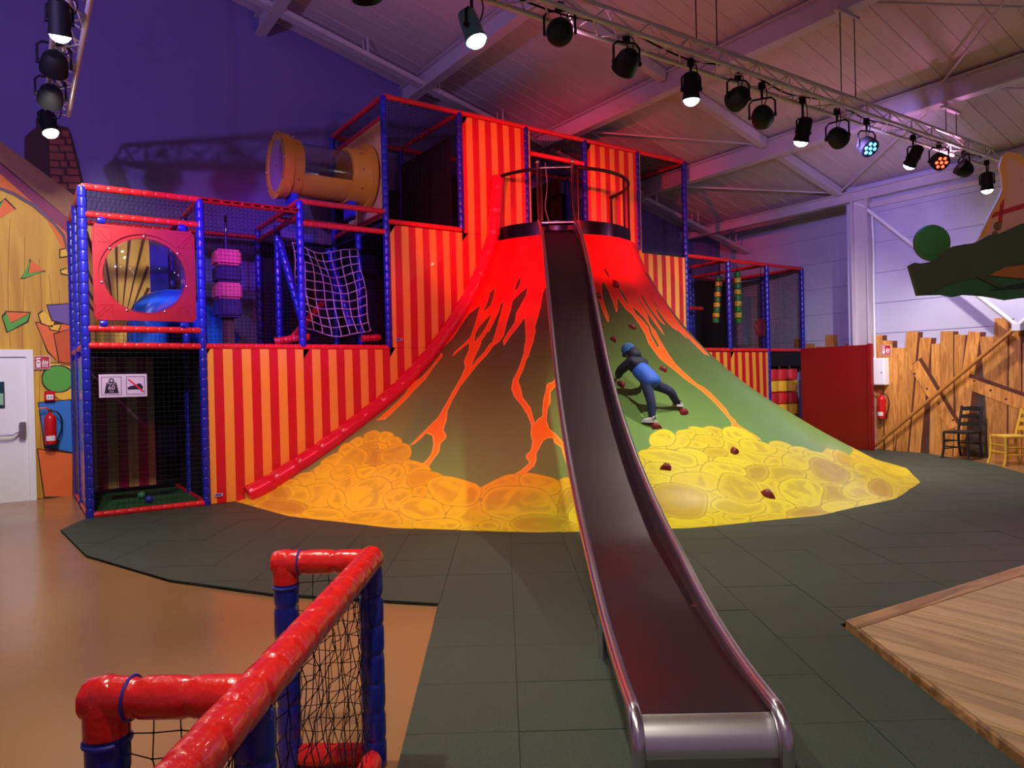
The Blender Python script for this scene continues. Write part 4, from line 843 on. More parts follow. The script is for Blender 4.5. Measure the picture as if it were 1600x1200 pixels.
# stripe print: 11 stripes to each 1.285 m bay
def stripe_mat(name, ca, cb, period, off):
    m = bpy.data.materials.new(name)
    m.use_nodes = True
    nt = m.node_tree
    b = nt.nodes['Principled BSDF']
    b.inputs['Roughness'].default_value = 0.33
    b.inputs['Coat Weight'].default_value = 0.15
    tc = nt.nodes.new('ShaderNodeTexCoord')
    sx = nt.nodes.new('ShaderNodeSeparateXYZ')
    nt.links.new(tc.outputs['Object'], sx.inputs[0])
    a = nt.nodes.new('ShaderNodeMath'); a.operation = 'ADD'; a.inputs[1].default_value = off
    d = nt.nodes.new('ShaderNodeMath'); d.operation = 'DIVIDE'; d.inputs[1].default_value = period
    f_ = nt.nodes.new('ShaderNodeMath'); f_.operation = 'FRACT'
    g = nt.nodes.new('ShaderNodeMath'); g.operation = 'GREATER_THAN'; g.inputs[1].default_value = 0.5
    nt.links.new(sx.outputs['X'], a.inputs[0]); nt.links.new(a.outputs[0], d.inputs[0])
    nt.links.new(d.outputs[0], f_.inputs[0]); nt.links.new(f_.outputs[0], g.inputs[0])
    mx = nt.nodes.new('ShaderNodeMix'); mx.data_type = 'RGBA'
    mx.inputs['A'].default_value = lin(ca); mx.inputs['B'].default_value = lin(cb)
    nt.links.new(g.outputs[0], mx.inputs['Factor'])
    nt.links.new(mx.outputs['Result'], b.inputs['Base Color'])
    n = nt.nodes.new('ShaderNodeTexNoise'); n.inputs['Scale'].default_value = 2.6
    n.inputs['Detail'].default_value = 3; n.inputs['Distortion'].default_value = 1.4
    nt.links.new(tc.outputs['Object'], n.inputs['Vector'])
    bp = nt.nodes.new('ShaderNodeBump'); bp.inputs['Strength'].default_value = 0.18; bp.inputs['Distance'].default_value = 0.03
    nt.links.new(n.outputs['Fac'], bp.inputs['Height']); nt.links.new(bp.outputs['Normal'], b.inputs['Normal'])
    return m
W2 = 2 * 1.285 / 11
stripes = stripe_mat('red_and_yellow_stripes', (240, 170, 64), (204, 28, 40), W2, -0.67 - 1.285)

def panel(x0, x1, z0, z1, y=F):
    """slack stretched tarpaulin with a hem, thickness 3 cm"""
    nx, nz = 14, 14
    m_ = MB()
    vs_, fs_ = [], []
    for j in range(nz + 1):
        for i in range(nx + 1):
            u, v = i / nx, j / nz
            bul = 0.012 * math.sin(math.pi * u) * math.sin(math.pi * v)
            bul += 0.004 * math.sin(9 * u + 5 * v + x0) * math.sin(math.pi * u) * math.sin(math.pi * v)
            vs_.append((x0 + (x1 - x0) * u, y - 0.02 - bul, z0 + (z1 - z0) * v))
    for j in range(nz):
        for i in range(nx):
            a = j * (nx + 1) + i
            fs_.append((a, a + 1, a + nx + 2, a + nx + 1))
    m_.add(vs_, fs_)
    m_.box(x0, y - 0.02, z0, x1, y + 0.012, z1)
    o = m_.build('striped_panel', stripes, frame, True, fix=False)
    return o

maker = mat('maker_label', (190, 196, 220), 0.4)
maker_b = mat('maker_label_print', (60, 70, 150), 0.4)
def maker_label(x, z):
    o = MB().box(x - 0.05, F - 0.04, z - 0.02, x + 0.05, F - 0.034, z + 0.02).build('maker_label', maker, frame)
    MB().box(x - 0.04, F - 0.042, z - 0.008, x + 0.03, F - 0.039, z + 0.012).build('label_print', maker_b, o)

net_mat = mat('black_net_cord', (14, 13, 16), 0.8)
def net(corner, du, dv, cell=0.05, r=0.0022, parent=frame, name='net', material=None, sag=0.0, kind=True):
    """flat net from corner along du and dv, straight three-sided cords"""
    A, U, V = Vector(corner), Vector(du), Vector(dv)
    nu, nv = max(1, round(U.length / cell)), max(1, round(V.length / cell))
    N = U.cross(V).normalized()
    m_ = MB()
    def cord(p, q, side):
        d = (q - p).normalized()
        s1 = side.normalized()
        m_.add([p + s1 * r, p - s1 * r * .5 + N * r * .87, p - s1 * r * .5 - N * r * .87, q + s1 * r, q - s1 * r * .5 + N * r * .87, q - s1 * r * .5 - N * r * .87],
               [(0, 1, 4, 3), (1, 2, 5, 4), (2, 0, 3, 5)])
    for i in range(nu + 1):
        cord(A + U * (i / nu), A + U * (i / nu) + V, U)
    for j in range(nv + 1):
        cord(A + V * (j / nv), A + V * (j / nv) + U, V)
    o = m_.build(name, material or net_mat, parent, fix=False)
    o['kind'] = 'stuff'
    return o

# posts
for i, x in enumerate(PX):
    top = Z3 if 3 <= i <= 8 else (Z2 + 0.14 if i == 2 else Z2)
    if 4 <= i <= 7:
        post(x, F, Z2 if i in (4, 7) else 3.2, top)
    else:
        post(x, F, Z1 if i in (2, 3, 8, 9) else 0.0, top)
    post(x, BACK, 0.0, top)
    if i in (0, 1, 2, 3, 9, 10, 11):
        post(x, (F + BACK) / 2, 0.0, Z2 if i < 4 else Z2)
# rails: front and back, level by level
for i in range(11):
    xa, xb = PX[i], PX[i + 1]
    if i in (0,):
        rail((xa, F, 0.05), (xb, F, 0.05))
    if i in (0, 1, 2, 8, 9, 10):
        rail((xa, F, Z1), (xb, F, Z1))
    if i in (3,):
        rail((xa, F, Z2), (xb, F, Z2))
    if i in (0, 1, 8, 9, 10):
        rail((xa, F, Z2), (xb, F, Z2))
        rail((xa, BACK, Z2), (xb, BACK, Z2))
    if 3 <= i <= 7:
        rail((xa, F, Z3), (xb, F, Z3))
        rail((xa, BACK, Z3), (xb, BACK, Z3))
    rail((xa, BACK, Z1), (xb, BACK, Z1))
rail((PX[2], F, Z2 + 0.14), (PX[3], F, Z2 + 0.14))
rail((PX[2], F, Z2 - 0.16), (PX[3], F, Z2 - 0.16))
rail((PX[2], (F + BACK) / 2, Z2 + 0.10), (PX[3], (F + BACK) / 2, Z2 + 0.10))
rail((PX[1], F, Z2 - 0.0), (PX[2], F, Z2 - 0.0))
rail((PX[5], F, Z3 - 0.42), (PX[6], F, Z3 - 0.42))
rail((PX[0], F, Z2 - 0.32), (PX[1], F, Z2 - 0.32))
rail((PX[0], F, Z1 + 0.2), (PX[1], F, Z1 + 0.2))
# rails that run back
for x, z in ((PX[0], 0.05), (PX[0], Z1), (PX[0], Z2), (PX[1], Z2), (PX[1], 0.05), (PX[2], Z2 + 0.14), (PX[2], Z2 - 0.05), (PX[3], Z3), (PX[3], Z3 - 0.3), (PX[4], Z3),
             (PX[8], Z3), (PX[11], Z2), (PX[10], Z2), (PX[11], Z1), (PX[9], Z2), (PX[3], Z2 + 0.12)):
    rail((x, F + 0.05, z), (x, BACK - 0.05, z))
rail((PX[9] - 0.9, F + 0.7, Z1 + 0.92), (PX[9], F + 0.7, Z1 + 0.92))
# striped tarpaulin panels
for i in (1, 2, 3):
    panel(PX[i], PX[i + 1] - 0.004, 0.03, Z1 - (0.02 if i < 3 else 0.003))
panel(PX[3] + 0.05, PX[4], Z1 + 0.0, Z2 - 0.05)
panel(PX[4] + 0.004, PX[5] + 0.1, Z1, Z2 - 0.05)
panel(PX[4] + 0.05, PX[5] + 0.075, Z2 - 0.045, Z3 - 0.05)
panel(PX[6] + 0.05, PX[7] + 0.065, Z2 - 0.3, Z3 - 0.05)
panel(PX[7] - 0.036, PX[8], Z1 + 0.02, Z2 - 0.05)
panel(PX[8] + 0.004, PX[9], 0.03, Z1 - 0.05)
panel(PX[9] + 0.004, PX[10], 0.03, Z1 - 0.05)
maker_label(2.09, 0.14)
maker_label(4.67, 2.16)
# platforms
board = mat('platform_cover', (40, 44, 60), 0.6, var=0.1)
dark_board = mat('black_back_board', (12, 12, 16), 0.7)
for i in range(11):
    MB().box(PX[i] + 0.01, F + 0.06, Z1 - 0.05, PX[i + 1] - 0.01, BACK - 0.05, Z1 + 0.02).build('platform', board, frame)
for i in range(3, 8):
    MB().box(PX[i] + 0.01, F + 0.06, Z2 - 0.05, PX[i + 1] - 0.01, BACK - 0.05, Z2 + 0.02).build('platform', board, frame)
# black boards added as the shade inside the bays, and fabric behind them
for i in (8, 9, 10):
    MB().box(PX[i], BACK + 0.05, 0.0, PX[i + 1] - 0.01, BACK + 0.08, Z2 - 0.06).build('bay_shade_board', dark_board, frame)
for i in (2, 3, 4, 5, 6):
    MB().box(PX[i], BACK + 0.05, Z1, PX[i + 1] - 0.01, BACK + 0.08, Z2).build('bay_shade_board', dark_board, frame)
for i in (3, 4, 5, 6):
    MB().box(PX[i], BACK + 0.05, Z2, PX[i + 1] - 0.01, BACK + 0.08, Z3 - 0.75 if i == 3 else Z3 - 0.3).build('bay_shade_board', dark_board, frame)
MB().box(PX[8] - 0.02, F + 0.05, Z1, PX[8] + 0.01, BACK, Z2).build('side_shade_board', dark_board, frame)
MB().box(PX[6] - 0.02, F + 0.7, Z2, PX[6] + 0.01, BACK, Z3 - 0.5).build('side_shade_board', dark_board, frame)
MB().box(PX[4] - 0.02, F + 0.3, Z2, PX[4] + 0.01, BACK, Z3 - 0.3).build('side_shade_board', dark_board, frame)
MB().box(PX[1] - 0.01, F + 0.05, 0.02, PX[1] + 0.01, BACK, Z1 - 0.05).build('side_shade_board', dark_board, frame)
dim_stripes = stripe_mat('dim_curtain_stripes', (190, 158, 110), (160, 30, 66), 0.26, 0.0)
MB().box(PX[0] + 0.05, BACK - 0.12, 0.1, PX[1] - 0.3, BACK - 0.09, Z1 - 0.08).build('curtain', dim_stripes, frame)
MB().box(PX[1] - 0.3, BACK - 0.12, 0.1, PX[1] - 0.02, BACK - 0.09, Z1 - 0.08).build('curtain_dark', dark_board, frame)
green_mat = mat('green_pit_mat', (46, 92, 56), 0.6)
MB().box(PX[0] + 0.03, F + 0.05, 0.005, PX[1] - 0.03, BACK - 0.15, 0.05).build('pit_mat', green_mat, frame)
# pads on the left flank
MB().box(PX[0] - 0.03, F + 0.08, 0.12, PX[0] + 0.03, F + 0.95, Z1 - 0.1, bev=0.02).build('side_pad', pvc('blue_flank_pad', (52, 70, 186)), frame)
MB().box(PX[0] - 0.03, F + 1.12, 0.12, PX[0] + 0.03, BACK - 0.08, Z1 - 0.1, bev=0.02).build('side_pad', mat('black_flank_pad', (34, 40, 36), 0.5), frame)
# nets
H1 = Z2 - Z1
for i in (0,):
    net((PX[i] + .05, F, 0.08), (1.18, 0, 0), (0, 0, Z1 - 0.1), 0.06)
    net((PX[i] + .05, F, Z2 - 0.3), (1.18, 0, 0), (0, 0, 0.28), 0.05)
    net((PX[i] + .05, F, Z1 + 0.02), (1.18, 0, 0), (0, 0, 0.2), 0.05)
for i in (1, 2):
    net((PX[i] + .05, F, Z1 + .03), (1.18, 0, 0), (0, 0, H1 - 0.06), 0.05)
for i in (8, 9, 10):
    net((PX[i] + .05, F, Z1 + .03), (1.18, 0, 0), (0, 0, H1 - 0.06), 0.04, 0.0026)
for i in (3, 7):
    net((PX[i] + .05, F, Z2 + .05), (1.18, 0, 0), (0, 0, Z3 - Z2 - 0.08), 0.04, 0.0026)
for i in (0, 1):
    net((PX[i] + .05, F + .05, Z2 - 0.01), (1.18, 0, 0), (0, BACK - F - .1, 0), 0.06)
for i in range(3, 8):
    net((PX[i] + .05, F + .05, Z3 - 0.01), (1.18, 0, 0), (0, BACK - F - .1, 0), 0.06)
net((PX[0], F + .05, Z1 + .03), (0, 1.93, 0), (0, 0, H1 - .06), 0.05, 0.003)
net((PX[0] + .05, BACK, Z1 + .03), (1.18, 0, 0), (0, 0, H1 - .06), 0.06)
net((PX[1] + .05, BACK, Z1 + .03), (1.18, 0, 0), (0, 0, H1 - .06), 0.06)
net((PX[3], F + .05, Z3 - .3), (0, BACK - F - .1, 0), (0, 0, .27), 0.05)
net((PX[5] + .05, F + .02, Z3 - .42), (1.18, 0, 0), (0, 0, .4), 0.05)
net((PX[11], F + .05, Z1 + .03), (0, BACK - F - .1, 0), (0, 0, H1 - .06), 0.05)
net((PX[4] + .05, BACK, Z3 - .3), (1.18, 0, 0), (0, 0, .28), 0.06)
for i in (6, 7):
    net((PX[i] + .05, BACK, Z2 + .03), (1.18, 0, 0), (0, 0, Z3 - Z2 - .06), 0.06)

# climbing net of pale rope inside the third bay, slack between the posts
rope = mat('pale_rope', (196, 178, 190), 0.8)
rope_mb = MB()
def rp(u, v):
    x = PX[2] + 0.12 + 1.02 * u + 0.02 * math.sin(9 * v + 4 * u)
    yy = F + 0.25 + 0.55 * v + 0.05 * math.sin(7 * u + 5 * v)
    z = Z1 + 0.28 + 1.3 * v - 0.10 * math.sin(math.pi * u) + 0.015 * math.sin(11 * u + 6 * v)
    return (x, yy, z)
for i in range(9):
    rope_mb.tube([rp(i / 8, j / 20) for j in range(21)], 0.008, 5)
for j in range(11):
    rope_mb.tube([rp(i / 20, j / 10) for i in range(21)], 0.008, 5)
rope_o = rope_mb.build('climbing_net', rope, frame, True)
for x, y0, y1 in ((PX[2] - 0.1, F + 0.62, F + 0.42), (PX[3] - 0.55, F + 0.9, F + 0.7)):
    padded((x, y0, Z2 - 0.3), (x + 0.25, y1, Z1 + 0.35), 0.055).build('slanting_post', blue_pvc, frame, True)
padded((PX[2] - 0.02, F + 0.4, Z1 + 0.14), (PX[2] + 0.75, F + 1.3, Z1 + 0.75), 0.05).build('slanting_rail', red_pvc, frame, True)
padded((PX[2] - 0.25, F + 0.45, Z1 + 0.10), (PX[2] + 0.2, F + 0.3, Z1 + 0.16), 0.055).build('low_roll', red_pvc, frame, True)
padded((PX[3] - 0.32, F + 0.25, Z1 + 0.14), (PX[3] - 0.03, F + 0.25, Z1 + 0.16), 0.055).build('low_roll', red_pvc, frame, True)

# red plastic panel with a round bubble window in the first bay
wp = thing('window_panel', 'red moulded plastic panel with a clear round bubble window', 'panel', (1.31, F, 2.34))
red_plastic = mat('red_moulded_plastic', (172, 22, 42), 0.4, var=0.04, bump=0.05, bscale=90)
x0, x1, z0, z1, cx, cz, R0 = 0.76, 1.88, 2.345, 3.475, 1.315, 2.895, 0.455
n = 64
outer, inner_, mid = [], [], []
for k_ in range(n):
    a = 2 * math.pi * (k_ + 0.5) / n
    c, s = math.cos(a), math.sin(a)
    t = min((x1 - cx) / abs(c) if c > 0 else (cx - x0) / max(1e-6, abs(c)), (z1 - cz) / abs(s) if s > 0 else (cz - z0) / max(1e-6, abs(s)))
    outer.append((cx + c * t, cz + s * t))
    mid.append((cx + c * (R0 + 0.045), cz + s * (R0 + 0.045)))
    inner_.append((cx + c * R0, cz + s * R0))
rings = [[(a, F + 0.015, b) for a, b in outer], [(a, F - 0.03, b) for a, b in outer], [(a, F - 0.03, b) for a, b in mid], [(a, F - 0.012, b) for a, b in mid],
         [(a, F - 0.012, b) for a, b in inner_], [(a, F + 0.015, b) for a, b in inner_]]
m_ = MB()
for ra, rb in zip(rings, rings[1:] + rings[:1]):
    m_.add(ra + rb, [(i, (i + 1) % n, n + (i + 1) % n, n + i) for i in range(n)])
m_.build('panel_body', red_plastic, wp)
for sx in (-1, 1):
    for sz in (-1, 1):
        ax, az = cx + sx * 0.44, cz + sz * 0.45
        m_ = MB()
        for (p, q) in (((0.09, 0.09), (-0.07, -0.07)), ((-0.08, 0.05), (-0.08, -0.08)), ((0.05, -0.08), (-0.08, -0.08)), ((0.085, 0.04), (-0.01, -0.06)), ((0.1, 0.1), (0.1, -0.09)), ((0.1, 0.1), (-0.09, 0.1))):
            m_.tube([(ax + sx * p[0], F - 0.03, az + sz * p[1]), (ax + sx * q[0], F - 0.03, az + sz * q[1])], 0.005, 6)
        m_.build('moulded_arrow', red_plastic, wp, True)
clear = clear_plastic('clear_acrylic', (244, 246, 255), 0.04, 0.03)
prof = [(R0 * math.cos(t), 0.13 * math.sin(t)) for t in np.linspace(0, 1.5, 12)]
Mx = Matrix.Translation((cx, F + 0.0, cz)) @ Matrix.Rotation(math.radians(90), 4, 'X')
MB().lathe(prof + [(0.002, 0.1305)], 40, Mx, False).build('bubble_window', clear, wp, True)
for k_ in range(7):
    a = 2 * math.pi * k_ / 7 + math.pi / 2
    MB().lathe([(0.013, 0), (0.013, 0.008), (0.006, 0.012)], 10, Matrix.Translation((cx + 0.478 * math.cos(a), F - 0.012, cz + 0.478 * math.sin(a))) @ Matrix.Rotation(math.radians(90), 4, 'X')).build('bolt', chrome, wp, True)
for ax in (0.86, 1.74):
    for az in (2.30, 3.52):
        MB().lathe([(0.045, -0.04), (0.055, 0), (0.045, 0.04)], 14, Matrix.Translation((ax, F, az)) @ Matrix.Rotation(math.radians(90), 4, 'Y')).build('clamp', blue_pvc, wp, True)

# what stands behind that window: fan painted board and blue dome slide
fan = thing('fan_board', 'yellow board painted with dark fanned rays behind the bubble window', 'painted board', (1.2, BACK - 0.25, Z1))
MB().box(0.78, BACK - 0.27, Z1 + 0.03, 1.62, BACK - 0.24, Z2 - 0.1).build('board', mat('fan_yellow', (236, 186, 80), 0.6), fan)
for k_ in range(11):
    a = math.radians(58 + k_ * 6.4)
    bx, bz = 1.2, Z1 + 0.1
    c, s = math.cos(a), math.sin(a)
    t1 = min(1.62, 0.40 / max(0.02, abs(c)))
    poly = [(bx + c * 0.25, bz + s * 0.25), (bx + c * t1 - s * 0.022, bz + s * t1 + c * 0.022), (bx + c * t1 + s * 0.022, bz + s * t1 - c * 0.022)]
    MB().prism(poly, onback(BACK - 0.268), 0.0, 0.008).build('ray', mat('fan_ray', (96, 40, 26), 0.6), fan)
ds = thing('tube_slide', 'blue plastic tube slide entry seen behind the bubble window', 'slide', (2.0, BACK - 0.75, Z1))
blue_plastic = mat('blue_moulded_plastic', (36, 96, 226), 0.3)
MB().tube(herm([(1.5, BACK - 0.7, Z1 + 0.02), (1.6, BACK - 0.7, Z1 + 0.55), (1.95, BACK - 0.66, Z1 + 0.62), (2.4, BACK - 0.6, Z1 + 0.25), (2.6, BACK - 0.58, Z1 + 0.05)], 20), 0.26, 20).build('tube', blue_plastic, ds, True)
MB().box(1.62, BACK - 0.3, Z1 + 0.02, 1.86, BACK - 0.2, Z2 - 0.3).build('entry_post', blue_pvc, ds)

# punch bag hanging in the second bay
bag = thing('punch_bag', 'hanging padded bag in pink and dark violet blocks behind the net', 'punch bag', (2.42, F + 0.66, 2.42))
pinkb = pvc('pink_bag', (240, 92, 130), 0.5)
darkb = pvc('violet_bag', (50, 26, 92), 0.5)
zb = [2.47, 2.72, 2.95, 3.18, 3.40]
for i in range(4):
    w = 0.165
    MB().box(2.42 - w, F + 0.66 - w, zb[i] + 0.003, 2.42 + w, F + 0.66 + w, zb[i + 1] - 0.003, bev=0.03).build('bag_block', (darkb, pinkb)[i % 2], bag, True)
MB().tube([(2.42, F + 0.66, 3.40), (2.42, F + 0.66, Z2)], 0.02, 8).build('strap', darkb, bag, True)
MB().box(2.35, F + 0.62, 2.06, 2.49, F + 0.7, 2.47).build('tail', mat('brown_tail', (96, 60, 50), 0.7), bag)

# hanging rollers of green and yellow blocks in the right hand bays
gy = [pvc('green_roller', (44, 132, 62), 0.45), pvc('yellow_roller', (230, 186, 60), 0.45)]
for i, (x, y, z0_, z1_, tilt, lab) in enumerate(((12.30, F + 0.35, 2.62, 3.62, 0.06, 'leaning green and yellow block roller hanging behind the right net'),
                                               (12.98, F + 0.35, 2.62, 3.76, 0.0, 'straight green and yellow block roller hanging behind the right net'))):
    ro = thing('hanging_roller', lab, 'roller', (x, y, z0_), 'hanging rollers in the right bays')
    nseg = 9
    for j in range(nseg):
        za, zb_ = z0_ + (z1_ - z0_) * j / nseg, z0_ + (z1_ - z0_) * (j + 1) / nseg
        MB().lathe([(0.055, za + 0.002), (0.075, za + 0.012), (0.075, zb_ - 0.012), (0.055, zb_ - 0.002)], 16,
                   Matrix.Translation((x + tilt * (j - 4) * 0.3, y, 0))).build('roller_block', gy[0 if j % 2 == 0 else 1], ro, True)
    MB().tube([(x + tilt * 1.3, y, z1_), (x + tilt * 1.5, y, Z2)], 0.008, 6).build('cord', net_mat, ro)
disc = thing('red_disc', 'dark red round disc hanging behind the right end net', 'disc', (13.72, F + 0.3, 2.35))
MB().lathe([(0.02, -0.03), (0.2, -0.03), (0.22, 0), (0.2, 0.03), (0.02, 0.03)], 30, Matrix.Translation((13.72, F + 0.3, 2.55)) @ Matrix.Rotation(math.radians(90), 4, 'X')).build('disc', pvc('dark_red_disc', (150, 30, 40)), disc, True)
MB().tube([(13.72, F + 0.3, 2.75), (13.72, F + 0.3, Z2)], 0.008, 6).build('cord', net_mat, disc)

# padded squeeze columns under the right end bay
ry = [pvc('yellow_pad_block', (240, 186, 40), 0.5), pvc('red_pad_block', (212, 36, 44), 0.5)]
for i, x in enumerate((13.78, 14.12, 14.5)):
    pc = thing('squeeze_column', ('yellow and red padded column next to the striped panel', 'yellow and red padded column in the middle under the end bay', 'yellow and red padded column nearest the red partition')[i],
               'padded column', (x, F + 0.15, 0.3), 'padded columns under the end bay')
    for j in range(5):
        za = 0.32 + j * 0.262
        MB().lathe([(0.12, za + 0.003), (0.165, za + 0.02), (0.17, za + 0.13), (0.165, za + 0.24), (0.12, za + 0.259)], 14, Matrix.Translation((x, F + 0.15, 0))).build('pad_block', ry[(j + 1) % 2], pc, True)
    MB().tube([(x, F + 0.15, 1.62), (x, F + 0.15, Z1 - 0.05)], 0.01, 6).build('chain', chrome, pc)
    MB().tube([(x + 0.05 * math.cos(t), F + 0.1, 1.8 + 0.05 * math.sin(t)) for t in np.linspace(0, 6.283, 15)[:-1]], 0.008, 6, closed=True).build('ring', chrome, pc, True)
MB().box(PX[10], BACK - 0.8, 0.0, PX[11], BACK - 0.78, Z1 - 0.05).build('bay_shade_board', dark_board, frame)  # black board added as the shade behind the end bay
MB().box(PX[10] + 0.04, F - 0.02, 1.68, PX[11] - 0.02, F + 0.01, Z1 - 0.05).build('valance', dark_board, frame)

# balls left in the pit
for i, (x, y, c, lab) in enumerate(((1.33, F + 0.95, (60, 130, 96), 'small green ball on the pit mat'), (1.36, F + 0.5, (50, 60, 170), 'small blue ball on the pit mat'))):
    b_ = MB().lathe([(0.05 * math.sin(t), 0.05 - 0.05 * math.cos(t)) for t in np.linspace(0.05, 3.09, 12)], 16, Matrix.Translation((x, y, 0.05)))
    tag(b_.build('pit_ball', mat('pit_ball_%d' % i, c, 0.4), None, True), lab, 'ball', 'balls in the pit')

# clear crawl tunnel high on the left
tun = thing('crawl_tunnel', 'clear plastic crawl tunnel with ochre end flanges above the left bays', 'tunnel', (3.75, 10.4, 4.08))
ochre = mat('ochre_moulded_plastic', (216, 150, 48), 0.4, var=0.05)
TY, TZ, TR = 10.32, 4.66, 0.36
def xtube(prof, seg=40):
    Mx_ = Matrix.Translation((0, TY, TZ)) @ Matrix.Rotation(math.radians(90), 4, 'Y')
    return MB().lathe(prof, seg, Mx_, False)
def ring(name, xa, xb, ra, rb, ri):
    xtube([(ri, xa), (ra, xa), (rb, xb), (ri, xb), (ri, xa)]).build(name, ochre, tun, True)
ring('bell_flange', 3.10, 3.24, 0.47, 0.45, 0.36)
ring('flange_collar', 3.24, 3.40, 0.42, 0.40, 0.35)
ring('end_ring', 4.12, 4.40, 0.41, 0.44, 0.34)
ring('wall_ring', 4.40, 4.47, 0.50, 0.50, 0.32)
xtube([(TR, 3.38), (TR, 4.14)]).build('clear_tube', clear_plastic('clear_tube_plastic', (236, 230, 250), 0.08, 0.06), tun, True, fix=False)
mtb = MB()
vs_, fs_ = [], []
for i in range(2):
    for k_ in range(17):
        a = math.radians(205 + k_ * 130 / 16)
        for r_ in (TR + 0.004, TR + 0.03):
            vs_.append(((3.36, 4.2)[i], TY + r_ * math.cos(a), TZ + r_ * math.sin(a)))
for k_ in range(16):
    a = 2 * k_
    fs_ += [(a, a + 2, 34 + a + 2, 34 + a), (a + 1, 34 + a + 1, 34 + a + 3, a + 3)]
    fs_ += [(a, a + 1, a + 3, a + 2), (34 + a, 34 + a + 2, 34 + a + 3, 34 + a + 1)]
mtb.add(vs_, fs_).build('lower_shell', ochre, tun, True)
xtube([(0.02, 3.115), (0.42, 3.115)]).build('end_cap', mat('end_cap_mauve', (150, 110, 150), 0.5), tun, True)
for k_ in range(10):
    a = 2 * math.pi * k_ / 10
    for xx, rr_ in ((3.095, 0.435), (3.32, 0.425), (4.26, 0.435)):
        MB().lathe([(0.011, -0.012), (0.011, 0.012)], 8, Matrix.Translation((xx, TY + rr_ * math.cos(a), TZ + rr_ * math.sin(a))) @ Matrix.Rotation(a, 4, 'X')).build('bolt', chrome, tun)
for x in (3.32, 4.2):
    MB().box(x - 0.05, TY - 0.12, 4.0, x + 0.05, TY + 0.12, 4.3).build('support', blue_pvc, tun)
# tunnel wall board on the tower flank
m_ = MB().box(PX[3] - 0.02, F + 0.07, Z2 + 0.08, PX[3] + 0.015, BACK - 0.7, Z3 - 0.34)
m_.build('flank_board', mat('cream_flank_board', (232, 170, 120), 0.6), frame)

# notice on the net of the lower bay
sg = thing('notice_board', 'white notice with a sixty kilo weight limit and a no shoes symbol', 'sign', (1.05, F - 0.05, 1.42))
sign_w = mat('sign_white', (226, 200, 222), 0.45)
sign_k = mat('sign_print', (40, 24, 46), 0.5)
sign_r = mat('sign_red', (226, 50, 60), 0.5)
yS = F - 0.03
for tx_ in (0.82, 1.05, 1.27):
    for tz_ in (1.44, 1.685):
        MB().box(tx_ - 0.004, F - 0.025, tz_ - 0.004, tx_ + 0.004, F + 0.006, tz_ + 0.004).build('cable_tie', sign_k, sg)
MB().box(0.79, yS, 1.425, 1.30, yS + 0.008, 1.70, bev=0.002).build('board', sign_w, sg)
def flat(name, poly, material, d=0.003, par=sg):
    return MB().prism(poly, lambda a, b, dd: (a, yS - dd, b), 0.0, d).build(name, material, par)
def frame_sq(x0, x1, z0, z1, t):
    m_ = MB()
    m_.box(x0, yS - 0.002, z0, x1, yS, z0 + t).box(x0, yS - 0.002, z1 - t, x1, yS, z1).box(x0, yS - 0.002, z0, x0 + t, yS, z1).box(x1 - t, yS - 0.002, z0, x1, yS, z1)
    m_.build('symbol_border', sign_k, sg)
frame_sq(0.815, 1.025, 1.455, 1.67, 0.005)
frame_sq(1.075, 1.275, 1.455, 1.67, 0.005)
flat('weight_symbol', [(0.845, 1.475), (0.995, 1.475), (0.972, 1.60), (0.945, 1.612), (0.895, 1.612), (0.868, 1.60)], sign_k)
MB().tube([(0.92 + 0.022 * math.cos(t), yS - 0.002, 1.625 + 0.022 * math.sin(t)) for t in np.linspace(0, 6.283, 17)[:-1]], 0.006, 6, closed=True).build('weight_ring', sign_k, sg)
for txt, sz, zz in (('MAX', 0.042, 1.588), ('60', 0.075, 1.54), ('KG', 0.03, 1.494)):
    v_, f_ = text_mesh(txt, sz, 0.001)
    MB().add([(0.92 + p.x, yS - 0.0045 - p.z, zz + p.y) for p in v_], f_).build('lettering', sign_w, sg)
flat('shoe_symbol', [(1.09, 1.515), (1.25, 1.515), (1.255, 1.545), (1.235, 1.575), (1.215, 1.59), (1.17, 1.565), (1.12, 1.555), (1.09, 1.54)], sign_k)
flat('strike_bar', [(1.09, 1.635), (1.105, 1.645), (1.265, 1.49), (1.25, 1.478)], sign_r, 0.005)

# ------------------------------------------------------------------ the volcano
VX, VY = 7.695, 9.74
RZ = [(5.40, 0.022), (5.13, .09), (4.62, .35), (4.14, .63), (3.68, .93), (3.23, 1.24), (2.8, 1.6), (2.45, 1.95), (2.17, 2.28), (1.88, 2.68), (1.63, 3.10), (1.45, 3.48), (1.35, 3.74)]
NS, NT = 330, 1000
prof_ = herm(RZ, NS + 1)
s_arr = np.r_[0, np.cumsum(np.hypot(*np.diff(prof_, axis=0).T))]
STOT = 5.679
def vol_z(r):
    return float(np.interp(-r, -prof_[:, 0], prof_[:, 1]))
def vol_point(th_deg, s, lift=0.0):
    r = float(np.interp(s, s_arr, prof_[:, 0]))
    z = float(np.interp(s, s_arr, prof_[:, 1]))
    ds = 0.05
    r2_, z2_ = float(np.interp(s + ds, s_arr, prof_[:, 0])), float(np.interp(s + ds, s_arr, prof_[:, 1]))
    r1_, z1_ = float(np.interp(s - ds, s_arr, prof_[:, 0])), float(np.interp(s - ds, s_arr, prof_[:, 1]))
    a = math.radians(th_deg)
    er = Vector((math.cos(a), math.sin(a), 0))
    tan = (er * (r2_ - r1_) + Vector((0, 0, z2_ - z1_))).normalized()
    side = Vector((-math.sin(a), math.cos(a), 0))
    nrm = side.cross(tan).normalized()
    if nrm.z < 0:
        nrm = -nrm
    return Vector((VX, VY, 0)) + er * r + Vector((0, 0, z)) + nrm * lift, nrm, tan, side

